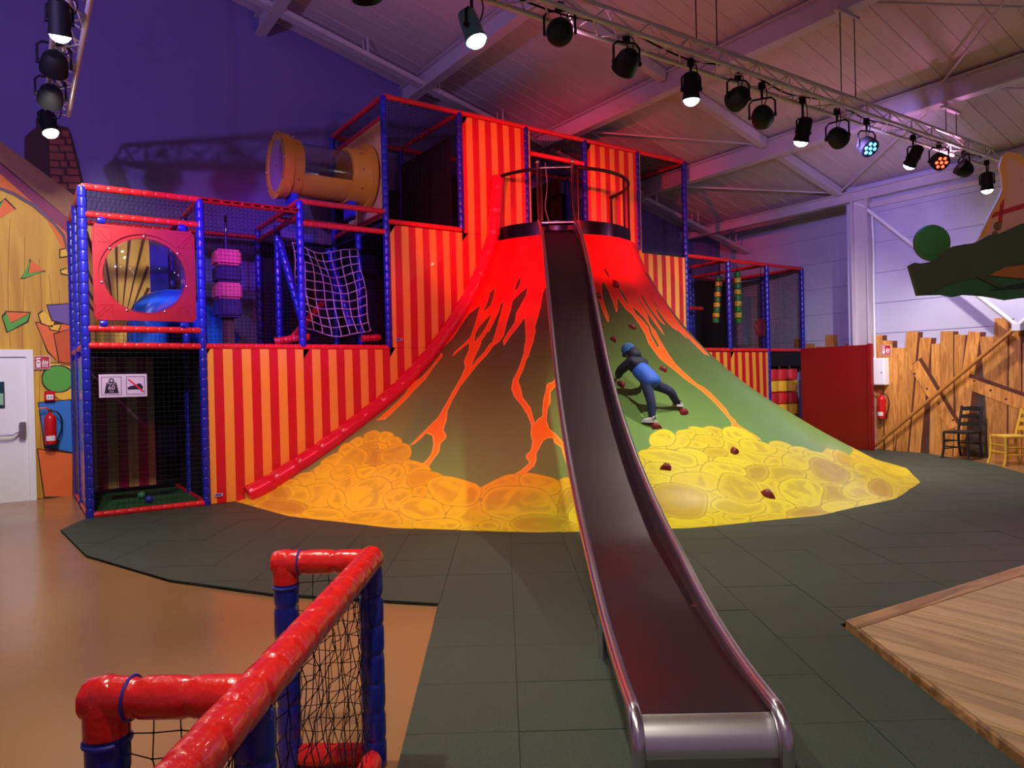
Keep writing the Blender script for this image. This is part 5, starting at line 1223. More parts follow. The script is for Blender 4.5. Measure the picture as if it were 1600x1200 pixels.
th = np.linspace(math.pi, 2 * math.pi, NT + 1)
TH, SS = np.meshgrid(th, s_arr)
RR_ = np.repeat(prof_[:, 0:1], NT + 1, axis=1)
ZZ_ = np.repeat(prof_[:, 1:2], NT + 1, axis=1)
# slightly faceted foot, as the sheet is laced down in straight lengths
facet = 1 - 0.010 * np.abs(np.sin((TH - math.pi) * 11 / 1.0)) * np.clip(1 - SS / 0.6, 0, 1)
co = np.stack([VX + RR_ * facet * np.cos(TH), VY + RR_ * facet * np.sin(TH), ZZ_], -1).reshape(-1, 3)
nv = co.shape[0]
a_ = (np.arange(NS)[:, None] * (NT + 1) + np.arange(NT)[None, :]).reshape(-1)
faces = np.stack([a_, a_ + 1, a_ + NT + 2, a_ + NT + 1], -1)
# developed coordinates for the printed picture
def dev(thd, s):
    rho = (STOT - s) + 1.2
    t = np.radians(thd)
    return np.stack([rho * np.cos(t), rho * np.sin(t)], -1)
Pd = dev(np.degrees(TH.reshape(-1)), SS.reshape(-1))
def psdf(poly, margin=0.12):
    Q = dev(np.array([p[0] for p in poly]), np.array([p[1] for p in poly]))
    out = np.full(nv, 1.0)
    lo, hi = Q.min(0) - margin, Q.max(0) + margin
    idx = np.where((Pd[:, 0] > lo[0]) & (Pd[:, 0] < hi[0]) & (Pd[:, 1] > lo[1]) & (Pd[:, 1] < hi[1]))[0]
    P = Pd[idx]
    d2 = np.full(len(idx), 1e9)
    ins = np.zeros(len(idx), bool)
    n_ = len(Q)
    for i in range(n_):
        A, B = Q[i], Q[(i + 1) % n_]
        e = B - A
        w = P - A
        t = np.clip((w @ e) / max(1e-12, e @ e), 0, 1)
        dd = w - t[:, None] * e
        d2 = np.minimum(d2, (dd * dd).sum(1))
        c = (A[1] > P[:, 1]) != (B[1] > P[:, 1])
        with np.errstate(divide='ignore', invalid='ignore'):
            xi = A[0] + (P[:, 1] - A[1]) * (B[0] - A[0]) / (B[1] - A[1])
        ins ^= c & (P[:, 0] < xi)
    d = np.sqrt(d2)
    out[idx] = np.where(ins, -d, d)
    return out
lava = np.full(nv, 1.0)
for p in LAVA:
    lava = np.minimum(lava, psdf(p))
for p in HOLES:
    lava = np.maximum(lava, -psdf(p))
lava = np.minimum(lava, (5.10 - SS.reshape(-1)))          # solid red crown above
zth = np.array([p[0] for p in ZONE])
zs_ = np.array([p[1] for p in ZONE])
zone = SS.reshape(-1) - np.interp(np.degrees(TH.reshape(-1)), zth, zs_)
edge = np.full(nv, 0.2)
tone = np.full(nv, 0.5)
hue = np.full(nv, 0.5)
rr = random.Random(3)
for p in ROCKS:
    d = psdf(p)
    inside = d < 0
    zone = np.minimum(zone, d)
    edge = np.where(inside, -d, np.minimum(edge, d))
    tv = rr.random()
    tone = np.where(inside, tv, tone)
me = bpy.data.meshes.new('slope_sheet')
me.vertices.add(nv)
me.vertices.foreach_set('co', co.astype(np.float32).reshape(-1))
nf = len(faces)
me.loops.add(nf * 4)
me.loops.foreach_set('vertex_index', faces.astype(np.int32).reshape(-1))
me.polygons.add(nf)
me.polygons.foreach_set('loop_start', np.arange(0, nf * 4, 4, dtype=np.int32))
me.polygons.foreach_set('loop_total', np.full(nf, 4, dtype=np.int32))
me.polygons.foreach_set('use_smooth', np.ones(nf, dtype=bool))
me.update(calc_edges=True)
for nm, arr in (('lava', lava), ('zone', zone), ('edge', edge), ('tone', tone), ('climb', SS.reshape(-1) / STOT)):
    at_ = me.attributes.new(nm, 'FLOAT', 'POINT')
    at_.data.foreach_set('value', arr.astype(np.float32))

vm = bpy.data.materials.new('printed_volcano_sheet')
vm.use_nodes = True
nt = vm.node_tree
pb = nt.nodes['Principled BSDF']
pb.inputs['Roughness'].default_value = 0.30
pb.inputs['Coat Weight'].default_value = 0.2
pb.inputs['Coat Roughness'].default_value = 0.12
def attr(n):
    x = nt.nodes.new('ShaderNodeAttribute')
    x.attribute_name = n
    return x.outputs['Fac']
def ramp(src, stops):
    x = nt.nodes.new('ShaderNodeValToRGB')
    cr = x.color_ramp
    while len(cr.elements) < len(stops):
        cr.elements.new(0.5)
    for e, (p, c) in zip(cr.elements, stops):
        e.position = p
        e.color = lin(c)
    nt.links.new(src, x.inputs['Fac'])
    return x.outputs['Color']
def rng(src, a, b, c=0.0, d=1.0):
    x = nt.nodes.new('ShaderNodeMapRange')
    x.inputs['From Min'].default_value = a
    x.inputs['From Max'].default_value = b
    x.inputs['To Min'].default_value = c
    x.inputs['To Max'].default_value = d
    nt.links.new(src, x.inputs['Value'])
    return x.outputs['Result']
def mix(fac, a, b):
    x = nt.nodes.new('ShaderNodeMix')
    x.data_type = 'RGBA'
    for k_, v in (('Factor', fac), ('A', a), ('B', b)):
        if isinstance(v, tuple):
            x.inputs[k_].default_value = lin(v)
        else:
            nt.links.new(v, x.inputs[k_])
    return x.outputs['Result']
climb = attr('climb')
lv = attr('lava')
zn = attr('zone')
ed = attr('edge')
tn = attr('tone')
tcv = nt.nodes.new('ShaderNodeTexCoord')
nz = nt.nodes.new('ShaderNodeTexNoise')
nz.inputs['Scale'].default_value = 3.4
nz.inputs['Detail'].default_value = 1.5
nz.inputs['Distortion'].default_value = 1.2
nt.links.new(tcv.outputs['Object'], nz.inputs['Vector'])
ground = ramp(climb, [(0.10, (126, 172, 92)), (0.35, (112, 150, 78)), (0.58, (86, 108, 52)), (0.74, (78, 70, 40)), (0.9, (70, 44, 30))])
lavac = ramp(climb, [(0.12, (255, 204, 62)), (0.34, (250, 152, 40)), (0.52, (246, 128, 34)), (0.66, (242, 92, 30)), (0.80, (238, 30, 20)), (1.0, (232, 8, 12))])
lavae = ramp(climb, [(0.12, (255, 226, 110)), (0.5, (255, 176, 70)), (0.75, (250, 96, 44)), (0.88, (236, 16, 16)), (1.0, (232, 8, 12))])
rim_f = rng(lv, -0.026, -0.010)
lavacol = mix(rim_f, lavac, lavae)
is_lava = rng(lv, 0.004, -0.004)
col1 = mix(is_lava, ground, lavacol)
rock_base = ramp(tn, [(0.0, (196, 160, 52)), (0.15, (214, 184, 44)), (0.4, (232, 208, 44)), (1.0, (240, 222, 46))])
blot = rng(nz.outputs['Fac'], 0.42, 0.58, 0.0, 0.5)
bm_ = nt.nodes.new('ShaderNodeMath')
bm_.operation = 'MULTIPLY'
nt.links.new(blot, bm_.inputs[0])
nt.links.new(rng(ed, 0.03, 0.09), bm_.inputs[1])
rock_c = mix(bm_.outputs[0], rock_base, (186, 156, 52))
rim_l = rng(ed, 0.06, 0.02, 0.0, 0.35)
rock_c = mix(rim_l, rock_c, (242, 222, 60))
line_f = rng(ed, 0.013, 0.004, 0.0, 0.6)
rock_c = mix(line_f, rock_c, (150, 122, 34))
is_rock = rng(zn, 0.006, -0.006)
fin = mix(is_rock, col1, rock_c)
nt.links.new(fin, pb.inputs['Base Color'])
nb = nt.nodes.new('ShaderNodeTexNoise')
nb.inputs['Scale'].default_value = 1.6
nb.inputs['Detail'].default_value = 3
nt.links.new(tcv.outputs['Object'], nb.inputs['Vector'])
bpn = nt.nodes.new('ShaderNodeBump')
bpn.inputs['Strength'].default_value = 0.12
bpn.inputs['Distance'].default_value = 0.05
nt.links.new(nb.outputs['Fac'], bpn.inputs['Height'])
nt.links.new(bpn.outputs['Normal'], pb.inputs['Normal'])
me.materials.append(vm)
vol = thing('volcano_slope', 'climbing slope printed as a green volcano with red lava and yellow boulders', 'climbing slope', (0, 0, 0))
link('slope_sheet', me, vol)
# padded edge roll down the left edge
ptsr = [(VX - r - 0.02, VY - 0.10, z + 0.05) for r, z in RZ[1:]]
ptsr = [(VX - 5.26, VY - 0.1, 0.10)] + ptsr + [(VX - 1.30, VY - 0.10, 4.25), (VX - 1.22, VY - 0.1, 4.80)]
pp = herm(ptsr, 160)
rad = [(0.135 - 0.03 * i / 159) * (0.88 if i % 9 == 0 else 1.0) for i in range(160)]
MB().tube([tuple(p) for p in pp], rad, 16).build('edge_roll', pvc('crimson_edge_roll', (206, 22, 48), 0.22), vol, True)
ptsq = [(VX + r + 0.01, VY - 0.03, z + 0.02) for r, z in RZ[1:]] + [(VX + 1.27, VY - 0.03, 4.0)]
MB().tube([tuple(p) for p in herm(ptsq, 80)], 0.04, 10).build('edge_roll', pvc('orange_edge_roll', (226, 96, 50), 0.3), vol, True)
# dark steel crown ring and handrail
black_steel = mat('dark_crown_steel', (44, 30, 44), 0.22, 0.85)
black_tube = mat('black_handrail', (28, 20, 24), 0.35, 0.3)
AT = [math.radians(d) for d in np.linspace(180, 360, 61)]
m_ = MB()
ring_pts = []
for a in AT:
    for r_, z_ in ((1.27, 3.66), (1.27, 3.97), (1.235, 3.97), (1.235, 3.66)):
        ring_pts.append((VX + r_ * math.cos(a), VY + r_ * math.sin(a), z_))
fsr = []
for i in range(60):
    for k_ in range(4):
        l = (k_ + 1) % 4
        fsr.append((i * 4 + k_, i * 4 + l, i * 4 + 4 + l, i * 4 + 4 + k_))
m_.add(ring_pts, fsr).build('crown_band', black_steel, vol, True)
SA = math.degrees(math.atan2(-math.cos(math.radians(34.88)), -math.sin(math.radians(34.88)))) % 360   # azimuth of the slide
for lo, hi in ((180, SA - 13), (SA + 13, 360)):
    MB().tube([(VX + 1.25 * math.cos(math.radians(d)), VY + 1.25 * math.sin(math.radians(d)), 4.79) for d in np.linspace(lo, hi, 40)], 0.028, 10).build('handrail', black_tube, vol, True)
for d in (184, SA - 13, SA + 13, 296, 318, 357):
    a = math.radians(d)
    MB().tube([(VX + 1.25 * math.cos(a), VY + 1.25 * math.sin(a), 3.9), (VX + 1.25 * math.cos(a), VY + 1.25 * math.sin(a), 4.79)], 0.018, 8).build('baluster', black_tube, vol, True)
for d in range(186, 356, 9):
    if abs(d - SA) < 14:
        continue
    a = math.radians(d)
    Mx = Matrix.Translation((VX + 1.272 * math.cos(a), VY + 1.272 * math.sin(a), 3.72)) @ frame_to((math.cos(a), math.sin(a), 0))
    MB().lathe([(0.014, 0), (0.014, 0.006), (0.007, 0.011)], 8, Mx).build('bolt', chrome, vol, True)
MB().prism([(VX + 1.23 * math.cos(a), VY + 1.23 * math.sin(a)) for a in AT], lambda a, b, d: (a, b, d), 3.84, 3.92).build('crown_deck', board, vol)

# climbing holds, each a five-sided chipped block
hold_m = mat('dark_red_hold', (126, 26, 30), 0.5, var=0.15, vscale=20)
def hold(thd, s, size=0.055, rot=0.0, parent=vol):
    p, nrm, tan, side = vol_point(thd, s)
    Mx = Matrix.Translation(p) @ Matrix((side, tan, nrm)).transposed().to_4x4() @ Matrix.Rotation(rot, 4, 'Z')
    vs_ = []
    for r_, z_ in ((1.0, -0.05), (0.95, 0.25), (0.55, 0.75), (0.15, 0.9)):
        for k_ in range(7):
            a = 2 * math.pi * k_ / 7
            e = 1 + 0.22 * math.sin(3 * a + s * 7)
            vs_.append(Mx @ Vector((size * 1.25 * r_ * e * math.cos(a), size * r_ * e * math.sin(a), size * z_)))
    fs_ = []
    for i in range(3):
        for k_ in range(7):
            l = (k_ + 1) % 7
            fs_.append((i * 7 + k_, i * 7 + l, i * 7 + 7 + l, i * 7 + 7 + k_))
    fs_.append(tuple(21 + k_ for k_ in range(7)))
    o = MB().add(vs_, fs_).build('climbing_hold', hold_m, parent)
    MB().lathe([(size * .16, size * .85), (size * .16, size * .98)], 8, Mx).build('hold_bolt', chrome, o)
    return o
for thd, s, sz in ((261.4, 1.35, .055), (247.4, 1.14, .06), (259.2, .535, .065), (262.4, 4.77, .06), (250.5, 4.54, .055), (261.0, 3.95, .05), (251.1, 3.71, .05), (262.9, 3.09, .055),
                   (247.7, 3.97, .045), (258.5, 2.18, .06), (249.9, 1.92, .06), (247.5, 2.80, .055)):
    hold(thd, s, sz, s * 3)

# ------------------------------------------------------------------ the stainless slide
SLA = math.radians(34.88)
SD = Vector((-math.sin(SLA), -math.cos(SLA), 0))
SN = Vector((math.cos(SLA), -math.sin(SLA), 0))
S0 = Vector((VX, VY, 0)) - SN * 0.062
RIM = [(1.22, 3.985), (1.7, 3.84), (2.2, 3.64), (2.7, 3.36), (3.2, 3.03), (3.7, 2.64), (4.2, 2.235), (4.7, 1.86), (5.2, 1.53), (5.7, 1.26), (6.2, 1.04), (6.7, .85), (7.2, .695), (7.7, .565), (8.2, .46), (8.6, .375),
       (9.0, .315), (9.35, .285), (9.68, .28)]
rim = herm(RIM, 90)
arc = [(9.68 + 0.12 * math.sin(t), 0.16 + 0.12 * math.cos(t)) for t in np.linspace(0.15, 1.57, 9)] + [(9.80, 0.10), (9.80, 0.045)]
rimall = [tuple(p) for p in rim] + arc
HW = 0.268
def sp(s, z, off):
    return S0 + SD * s + SN * off + Vector((0, 0, z))
slide = thing('metal_slide', 'long stainless steel slide running down the volcano to the mat', 'slide', sp(9.6, 0, 0))
steel = mat('slide_stainless', (160, 148, 156), 0.3, 1.0)
steel_dark = mat('slide_bed_steel', (98, 88, 96), 0.30, 1.0)
steel_pol = mat('polished_tube', (222, 216, 218), 0.24, 1.0)
def depth(s):
    return 0.15 if s < 7.6 else 0.15 - 0.125 * min(1, (s - 7.6) / 1.9)
for off in (-HW, HW):
    MB().tube([sp(s, z, off) for s, z in rimall], 0.026, 14).build('rim_tube', steel_pol, slide, True)
bedl, sidel = [], []
m_ = MB()
hwb = HW - 0.02
vs_, fs_ = [], []
path = [(s, z - depth(s)) for s, z in rim] 
lip = [(9.66 + 0.115 * math.sin(t), 0.14 + 0.115 * math.cos(t)) for t in np.linspace(0.0, 1.57, 10)] + [(9.775, 0.05)]
for s, z in path + lip:
    vs_ += [sp(s, z, -hwb), sp(s, z, hwb), sp(s, z - 0.012, hwb), sp(s, z - 0.012, -hwb)]
n1 = len(path)
def strip(i0, i1):
    f_ = []
    for i in range(i0, i1):
        a = i * 4
        for k_ in range(4):
            l = (k_ + 1) % 4
            f_.append((a + k_, a + l, a + 4 + l, a + 4 + k_))
    return f_
MB().add(vs_[:4 * n1], strip(0, n1 - 1)).build('chute_bed', steel_dark, slide, True)
MB().add(vs_[4 * n1:], strip(0, len(lip) - 1)).build('end_lip', mat('lip_steel', (226, 222, 222), 0.32, 1.0), slide, True)
for off in (-1, 1):
    vs_, fs_ = [], []
    for s, z in rim:
        zt, zb_ = z, z - depth(s) - 0.012
        o1, o2 = off * (HW - 0.004), off * (HW - 0.02)
        vs_ += [sp(s, zt, o1), sp(s, zt, o2), sp(s, zb_, o2), sp(s, zb_, o1)]
    MB().add(vs_, strip(0, len(rim) - 1)).build('side_wall', steel, slide, True)
    m_ = MB()
    ends = [(9.62, 0.34), (9.62, 0.06), (9.45, 0.06)]
    MB().prism([(9.4, 0.27), (9.66, 0.265), (9.74, 0.23), (9.775, 0.15), (9.775, 0.05), (9.55, 0.05), (9.4, 0.18)], lambda a, b, d: sp(a, b, d), off * (HW - 0.004), off * (HW - 0.018)).build('end_cheek', steel, slide)
# entry hoop, legs
for off in (-HW, HW):
    MB().tube([sp(1.75, 3.83, off), sp(1.36, 4.12, off), sp(1.22, 4.45, off), sp(1.22, 4.86, off)], 0.024, 10).build('entry_upright', mat('entry_steel', (150, 110, 124), 0.25, 1.0), slide, True)
    MB().lathe([(0.032 * math.sin(t), -0.032 * math.cos(t)) for t in np.linspace(0.1, 3.04, 9)], 12, Matrix.Translation(sp(1.22, 4.89, off))).build('upright_cap', steel_pol, slide, True)
    MB().prism([(1.24, 4.80), (1.24, 3.90), (1.72, 3.78), (1.36, 4.12)], lambda a, b, d: sp(a, b, d), off - 0.004, off + 0.004).build('entry_side_plate', black_steel, slide)
MB().tube([sp(1.22, 4.80, -HW), sp(1.22, 4.80, HW)], 0.018, 10).build('entry_bar', steel_pol, slide, True)
MB().box(-HW, -0.03, 0, HW, 0.10, 0.02, Matrix.Translation(sp(1.26, 3.91, 0)) @ Matrix((SN, SD, Vector((0, 0, 1)))).transposed().to_4x4()).build('entry_step', steel, slide)
for s in (8.54,):
    zt = float(np.interp(s, rim[:, 0], rim[:, 1])) - depth(s)
    r_ = (sp(s, 0, 0) - Vector((VX, VY, 0))).length
    zb_ = vol_z(r_) if r_ < 5.4 else 0.024
    for off in (-0.25, 0.25):
        MB().tube([sp(s, zb_, off), sp(s, zt, off)], 0.024, 10).build('leg', steel_pol, slide, True)
    MB().box(-0.26, -0.03, 0, 0.26, 0.03, 0.03, Matrix.Translation(sp(s, zt - 0.04, 0)) @ Matrix((SN, SD, Vector((0, 0, 1)))).transposed().to_4x4()).build('cross_bearer', steel_pol, slide)
# cord hanging in the tower doorway
tag(MB().tube([tuple(p) for p in herm([(VX + 0.0, VY + 0.25, 5.30), (VX + 0.03, VY + 0.25, 4.9), (VX - 0.02, VY + 0.25, 4.5), (VX + 0.05, VY + 0.25, 4.25), (VX + 0.02, VY + 0.25, 4.08)], 24)], 0.008, 6).build('pull_cord', mat('cord_grey', (150, 120, 130), 0.7), None, True),
    'thin grey cord dangling in the tower doorway behind the slide', 'cord')

# ------------------------------------------------------------------ the child climbing
def skin_mesh(name, joints, bones, material, parent=None, sub=2, root=0, mats=None):
    me = bpy.data.meshes.new(name)
    off = wloc(parent) if parent else Vector((0, 0, 0))
    me.from_pydata([tuple(Vector(j[0]) - off) for j in joints], bones, [])
    o = bpy.data.objects.new(name, me)
    COL.objects.link(o)
    md = o.modifiers.new('skin', 'SKIN')
    md.use_smooth_shade = True
    for i, v in enumerate(me.skin_vertices[0].data):
        r_ = joints[i][1]
        v.radius = r_ if isinstance(r_, tuple) else (r_, r_)
        v.use_root = (i == root)
    sb = o.modifiers.new('sub', 'SUBSURF')
    sb.levels = sub
    sb.render_levels = sub
    bpy.context.view_layer.update()
    dg = bpy.context.evaluated_depsgraph_get()
    m2 = bpy.data.meshes.new_from_object(o.evaluated_get(dg))
    bpy.data.objects.remove(o, do_unlink=True)
    m2.materials.clear()
    m2.materials.append(material)
    m2.polygons.foreach_set('use_smooth', [True] * len(m2.polygons))
    return link(name, m2, parent)
skin_c = mat('skin', (214, 150, 124), 0.55)
jean = mat('dark_denim', (40, 48, 86), 0.8, var=0.25, vscale=18, bump=0.3, bscale=60)
navy = mat('navy_jacket', (28, 30, 56), 0.7, var=0.15, vscale=14, bump=0.25, bscale=30)
royal = mat('royal_blue_jacket', (48, 96, 206), 0.65, var=0.1, vscale=10, bump=0.25, bscale=26)
knit = mat('blue_knit', (52, 92, 160), 0.85, var=0.3, vscale=40, bump=0.6, bscale=70)
shoe_w = mat('white_shoe', (214, 212, 220), 0.6, var=0.05)
shoe_s = mat('shoe_sole', (236, 236, 240), 0.6)
PEL = Vector((6.53, 6.43, 1.47))
CHE = Vector((6.50, 6.60, 1.64))
NEC = Vector((6.49, 6.70, 1.76))
HED = Vector((6.485, 6.755, 1.87))
HL, KL, AL = Vector((6.455, 6.42, 1.42)), Vector((6.43, 6.315, 1.20)), Vector((6.405, 6.285, 0.995))
HR, KR, AR = Vector((6.61, 6.44, 1.43)), Vector((6.80, 6.34, 1.33)), Vector((6.965, 6.385, 1.165))
SL, EL, WLf = Vector((6.39, 6.66, 1.70)), Vector((6.36, 6.80, 1.60)), Vector((6.50, 6.98, 1.52))
SR, ER, WRt = Vector((6.60, 6.67, 1.69)), Vector((6.70, 6.68, 1.52)), Vector((6.76, 6.80, 1.42))
# body: one continuous skinned figure, hands with palms and five fingers
J = [(PEL, .085), (CHE, .085), (NEC, .045), (HED, (.074, .08)), (HED + Vector((-.008, .02, .05)), .06),
     (HL, .06), (KL, .045), (AL, .03), (AL + Vector((-.005, .07, -.045)), .03),
     (HR, .06), (KR, .045), (AR, .03), (AR + Vector((-.02, .07, -.03)), .03),
     (SL, .045), (EL, .035), (WLf, .024), (SR, .045), (ER, .035), (WRt, .024)]
B = [(0, 1), (1, 2), (2, 3), (3, 4), (0, 5), (5, 6), (6, 7), (7, 8), (0, 9), (9, 10), (10, 11), (11, 12), (1, 13), (13, 14), (14, 15), (1, 16), (16, 17), (17, 18)]
for wi, wp_, tgt, sgn in ((15, WLf, vol_point(247.5, 2.97, 0.03)[0], 1), (18, WRt, vol_point(252.4, 2.74, 0.03)[0], -1)):
    d = (tgt - wp_)
    d.normalize()
    sd = d.cross(Vector((0, 0.5, 0.85))).normalized()
    palm = wp_ + d * 0.04
    J.append((palm, (.026, .015)))
    pi_ = len(J) - 1
    B.append((wi, pi_))
    for f_, (o_, ln) in enumerate(((-.021, .052), (-.007, .06), (.007, .057), (.021, .044))):
        k1 = palm + d * 0.026 + sd * o_
        k2 = k1 + d * ln * .55 + sd * o_ * .25
        k3 = k2 + d * ln * .35 + Vector((0, 0.3, -0.75)).normalized() * ln * .4
        b0 = len(J)
        J += [(k1, .0085), (k2, .0078), (k3, .0068)]
        B += [(pi_, b0), (b0, b0 + 1), (b0 + 1, b0 + 2)]
    t1 = palm - d * .008 + sd * (-.034 * sgn)
    t2 = t1 + d * .024 + sd * (-.012 * sgn)
    b0 = len(J)
    J += [(t1, .0095), (t2, .008)]
    B += [(pi_, b0), (b0, b0 + 1)]
person = skin_mesh('person', J, B, skin_c, None, 2)
tag(person, 'child in blue jacket, knitted cap and dark jeans climbing the slope on hands and feet', 'person')
# face on the far side of the head
fdir = Vector((0.05, 0.92, 0.25)).normalized()
fs = fdir.cross(Vector((0, 0, 1))).normalized()
fu = fs.cross(fdir)
MB().lathe([(0.012, 0), (0.009, 0.014), (0.003, 0.022)], 8, Matrix.Translation(HED + fdir * .078 - fu * .005) @ frame_to(fdir)).build('nose', skin_c, person, True)
for sg_ in (-1, 1):
    MB().lathe([(0.012 * math.sin(t), 0.012 * -math.cos(t)) for t in np.linspace(.1, 3.04, 7)], 10, Matrix.Translation(HED + fdir * .072 + fs * .03 * sg_ + fu * .018)).build('eye', mat('eye_white', (236, 232, 230), 0.3), person, True)
    MB().lathe([(0.02, -0.008), (0.024, 0), (0.012, 0.008)], 10, Matrix.Translation(HED + fs * .072 * sg_ - fu * .03) @ frame_to(fs * sg_)).build('ear', skin_c, person, True)
MB().box(-.02, -.004, -.005, .02, .004, .005, Matrix.Translation(HED + fdir * .082 - fu * .04) @ Matrix((fs, fdir, fu)).transposed().to_4x4()).build('mouth', mat('lips', (176, 92, 86), 0.5), person)
# trousers
TJ = [(PEL + Vector((0, 0, .0)), (.115, .10)), (HL, .080), (HL.lerp(KL, .5), .068), (KL, .060), (KL.lerp(AL, .55), .052), (AL + (AL - KL) * .05, .045), (HR, .080), (HR.lerp(KR, .5), .068), (KR, .060), (KR.lerp(AR, .55), .052), (AR + (AR - KR) * .05, .045), (PEL + (NEC - PEL).normalized() * .09, .09)]
skin_mesh('trousers', TJ, [(0, 11), (0, 1), (1, 2), (2, 3), (3, 4), (4, 5), (0, 6), (6, 7), (7, 8), (8, 9), (9, 10)], jean, person, 2)
# jacket: royal blue lower back, navy yoke, sleeves and hood
ax_ = (NEC - PEL).normalized()
JJ = [(PEL - ax_ * .115 + Vector((0, -.005, .0)), (.135, .118)), (PEL + Vector((0.0, -.005, .015)), (.14, .12)), (PEL.lerp(CHE, .6), (.14, .12)), (CHE + ax_ * .05, (.135, .115))]
skin_mesh('jacket_body', JJ, [(0, 1), (1, 2), (2, 3)], royal, person, 2)
YJ = [(CHE - ax_ * .06 + Vector((0, -.004, .006)), (.143, .123)), (CHE + ax_ * .05, (.140, .12)), (NEC - ax_ * .01, (.10, .09)), (NEC + ax_ * .06, .07), (SL, .075), (EL, .062), (EL.lerp(WLf, .85), .046), (SR, .075), (ER, .062), (ER.lerp(WRt, .85), .046)]
skin_mesh('jacket_yoke', YJ, [(0, 1), (1, 2), (2, 3), (1, 4), (4, 5), (5, 6), (1, 7), (7, 8), (8, 9)], navy, person, 2)
HJ = [(NEC + Vector((0.01, -.075, -.01)), .062), (NEC + Vector((.015, -.055, .035)), (.10, .085)), (NEC + Vector((0, -.01, .085)), (.095, .085)), (NEC + Vector((-.01, .05, .10)), .07)]
skin_mesh('hood', HJ, [(0, 1), (1, 2), (2, 3)], navy, person, 2)
MB().lathe([(0.088, -0.045), (0.092, -0.01), (0.086, 0.03), (0.068, 0.062), (0.038, 0.082), (0.010, 0.088)], 20, Matrix.Translation(HED + Vector((0, .005, .005))) @ Matrix.Rotation(-0.55, 4, 'X') @ Matrix.Rotation(-.15, 4, 'Y')).build('knit_cap', knit, person, True)
MB().tube([Matrix.Translation(HED + Vector((0, .005, -.005))) @ Matrix.Rotation(-0.55, 4, 'X') @ Vector((.088 * math.cos(t), .088 * math.sin(t), -.03)) for t in np.linspace(0, 6.283, 25)[:-1]], 0.013, 8, closed=True).build('cap_brim', knit, person, True)
pj_ = PEL.lerp(CHE, .35) - fw * .112 + rt * .045
MB().prism([(-0.018, 0.0), (0.0, 0.01), (0.018, 0.0), (0.01, -0.012), (-0.01, -0.012)], lambda a, b, d: pj_ + rt * a + up * b - fw * d, -0.01, 0.004).build('jacket_print', mat('print_pale_blue', (150, 190, 240), 0.6), person)
# shoes: heel, sole and upper
for A_, K_, yaw_, sl in ((AL, KL, 0.75, .10), (AR, KR, -1.15, -.05)):
    Mx = Matrix.Translation(A_ + Vector((0.0, -0.02, 0.0))) @ Matrix.Rotation(yaw_, 4, 'Z') @ Matrix.Rotation(sl, 4, 'X')
    ss_ = []
    J2 = [(Mx @ Vector((0, -.03, .012)), (.034, .036)), (Mx @ Vector((0, .03, .002)), (.036, .032)), (Mx @ Vector((0, .085, -.012)), (.038, .024)), (Mx @ Vector((0, .125, -.018)), (.03, .018)), (Mx @ Vector((0, -.02, .05)), .036)]
    so = skin_mesh('shoe', J2, [(0, 1), (1, 2), (2, 3), (0, 4)], shoe_w, person, 2)
    pts = [(.034 * math.cos(t) * (1.1 if math.sin(t) > 0 else .95), .045 + .098 * math.sin(t)) for t in np.linspace(0, 6.283, 21)[:-1]]
    MB().prism(pts, lambda a, b, d: Mx @ Vector((a, b, d - .010 * max(0, b / .14))), -.034, -.006).build('sole', shoe_s, so)

# ------------------------------------------------------------------ padded barrier in the foreground
goal = thing('padded_barrier', 'low barrier of red padded rails and blue padded posts with black netting', 'barrier', (1.14, 2.68, 0.0))
glossy_red = mat('glossy_red_padding', (230, 36, 30), 0.24, var=0.05, vscale=6, bump=0.3, bscale=24, coat=0.5)
glossy_blue = mat('glossy_blue_padding', (28, 36, 140), 0.24, var=0.05, vscale=6, bump=0.2, bscale=20, coat=0.4)
def quilted(a, b, r, material, name, step=0.105, seg=36, parent=goal, seed=1, ends=(True, True)):
    """padded sleeve gathered at its seams: fine mesh with pinches and wrinkles"""
    A, Bv = Vector(a), Vector(b)
    L = (Bv - A).length
    T = (Bv - A) / L
    n1_ = T.orthogonal().normalized()
    n2_ = T.cross(n1_)
    ns = max(1, round(L / step))
    per = 16
    R_ = random.Random(seed)
    ph = [R_.uniform(0, 6.28) for _ in range(ns + 1)]
    am = [R_.uniform(.5, 1.0) for _ in range(ns + 1)]
    vs_, fs_ = [], []
    N = ns * per
    for i in range(N + 1):
        t = i / N
        u = i / per
        k0 = round(u)
        dist = abs(u - k0)
        pinch = math.exp(-(dist / 0.07) ** 2)
        wr_ = math.exp(-(dist / 0.2) ** 2)
        for k_ in range(seg):
            an = 2 * math.pi * k_ / seg
            w = am[k0] * math.sin(9 * an + ph[k0]) * 0.5 + 0.5 * math.sin(5 * an + ph[k0] * 2 + u * 2)
            rr_ = r * (1.02 - 0.12 * pinch * (0.7 + 0.3 * math.sin(2 * an + ph[k0])) - 0.03 * wr_ + 0.04 * wr_ * w + 0.012 * math.sin(3 * an + ph[min(ns, int(u))]))
            vs_.append(A + T * (L * t) + (n1_ * math.cos(an) + n2_ * math.sin(an)) * rr_)
    for i in range(N):
        for k_ in range(seg):
            l = (k_ + 1) % seg
            fs_.append((i * seg + k_, i * seg + l, (i + 1) * seg + l, (i + 1) * seg + k_))
    fs_.append(tuple(range(seg))[::-1])
    fs_.append(tuple(N * seg + k_ for k_ in range(seg)))
    return MB().add(vs_, fs_).build(name, material, parent, True)
gd = Vector((0.584, 0.811, 0))
gs = Vector((-0.811, 0.584, 0))
ZT, RG = 0.825, 0.047
F1 = Vector((1.14, 2.68, 0))
corners = [F1, F1 - gd * 1.22, F1 - gd * 2.44]
tops = []
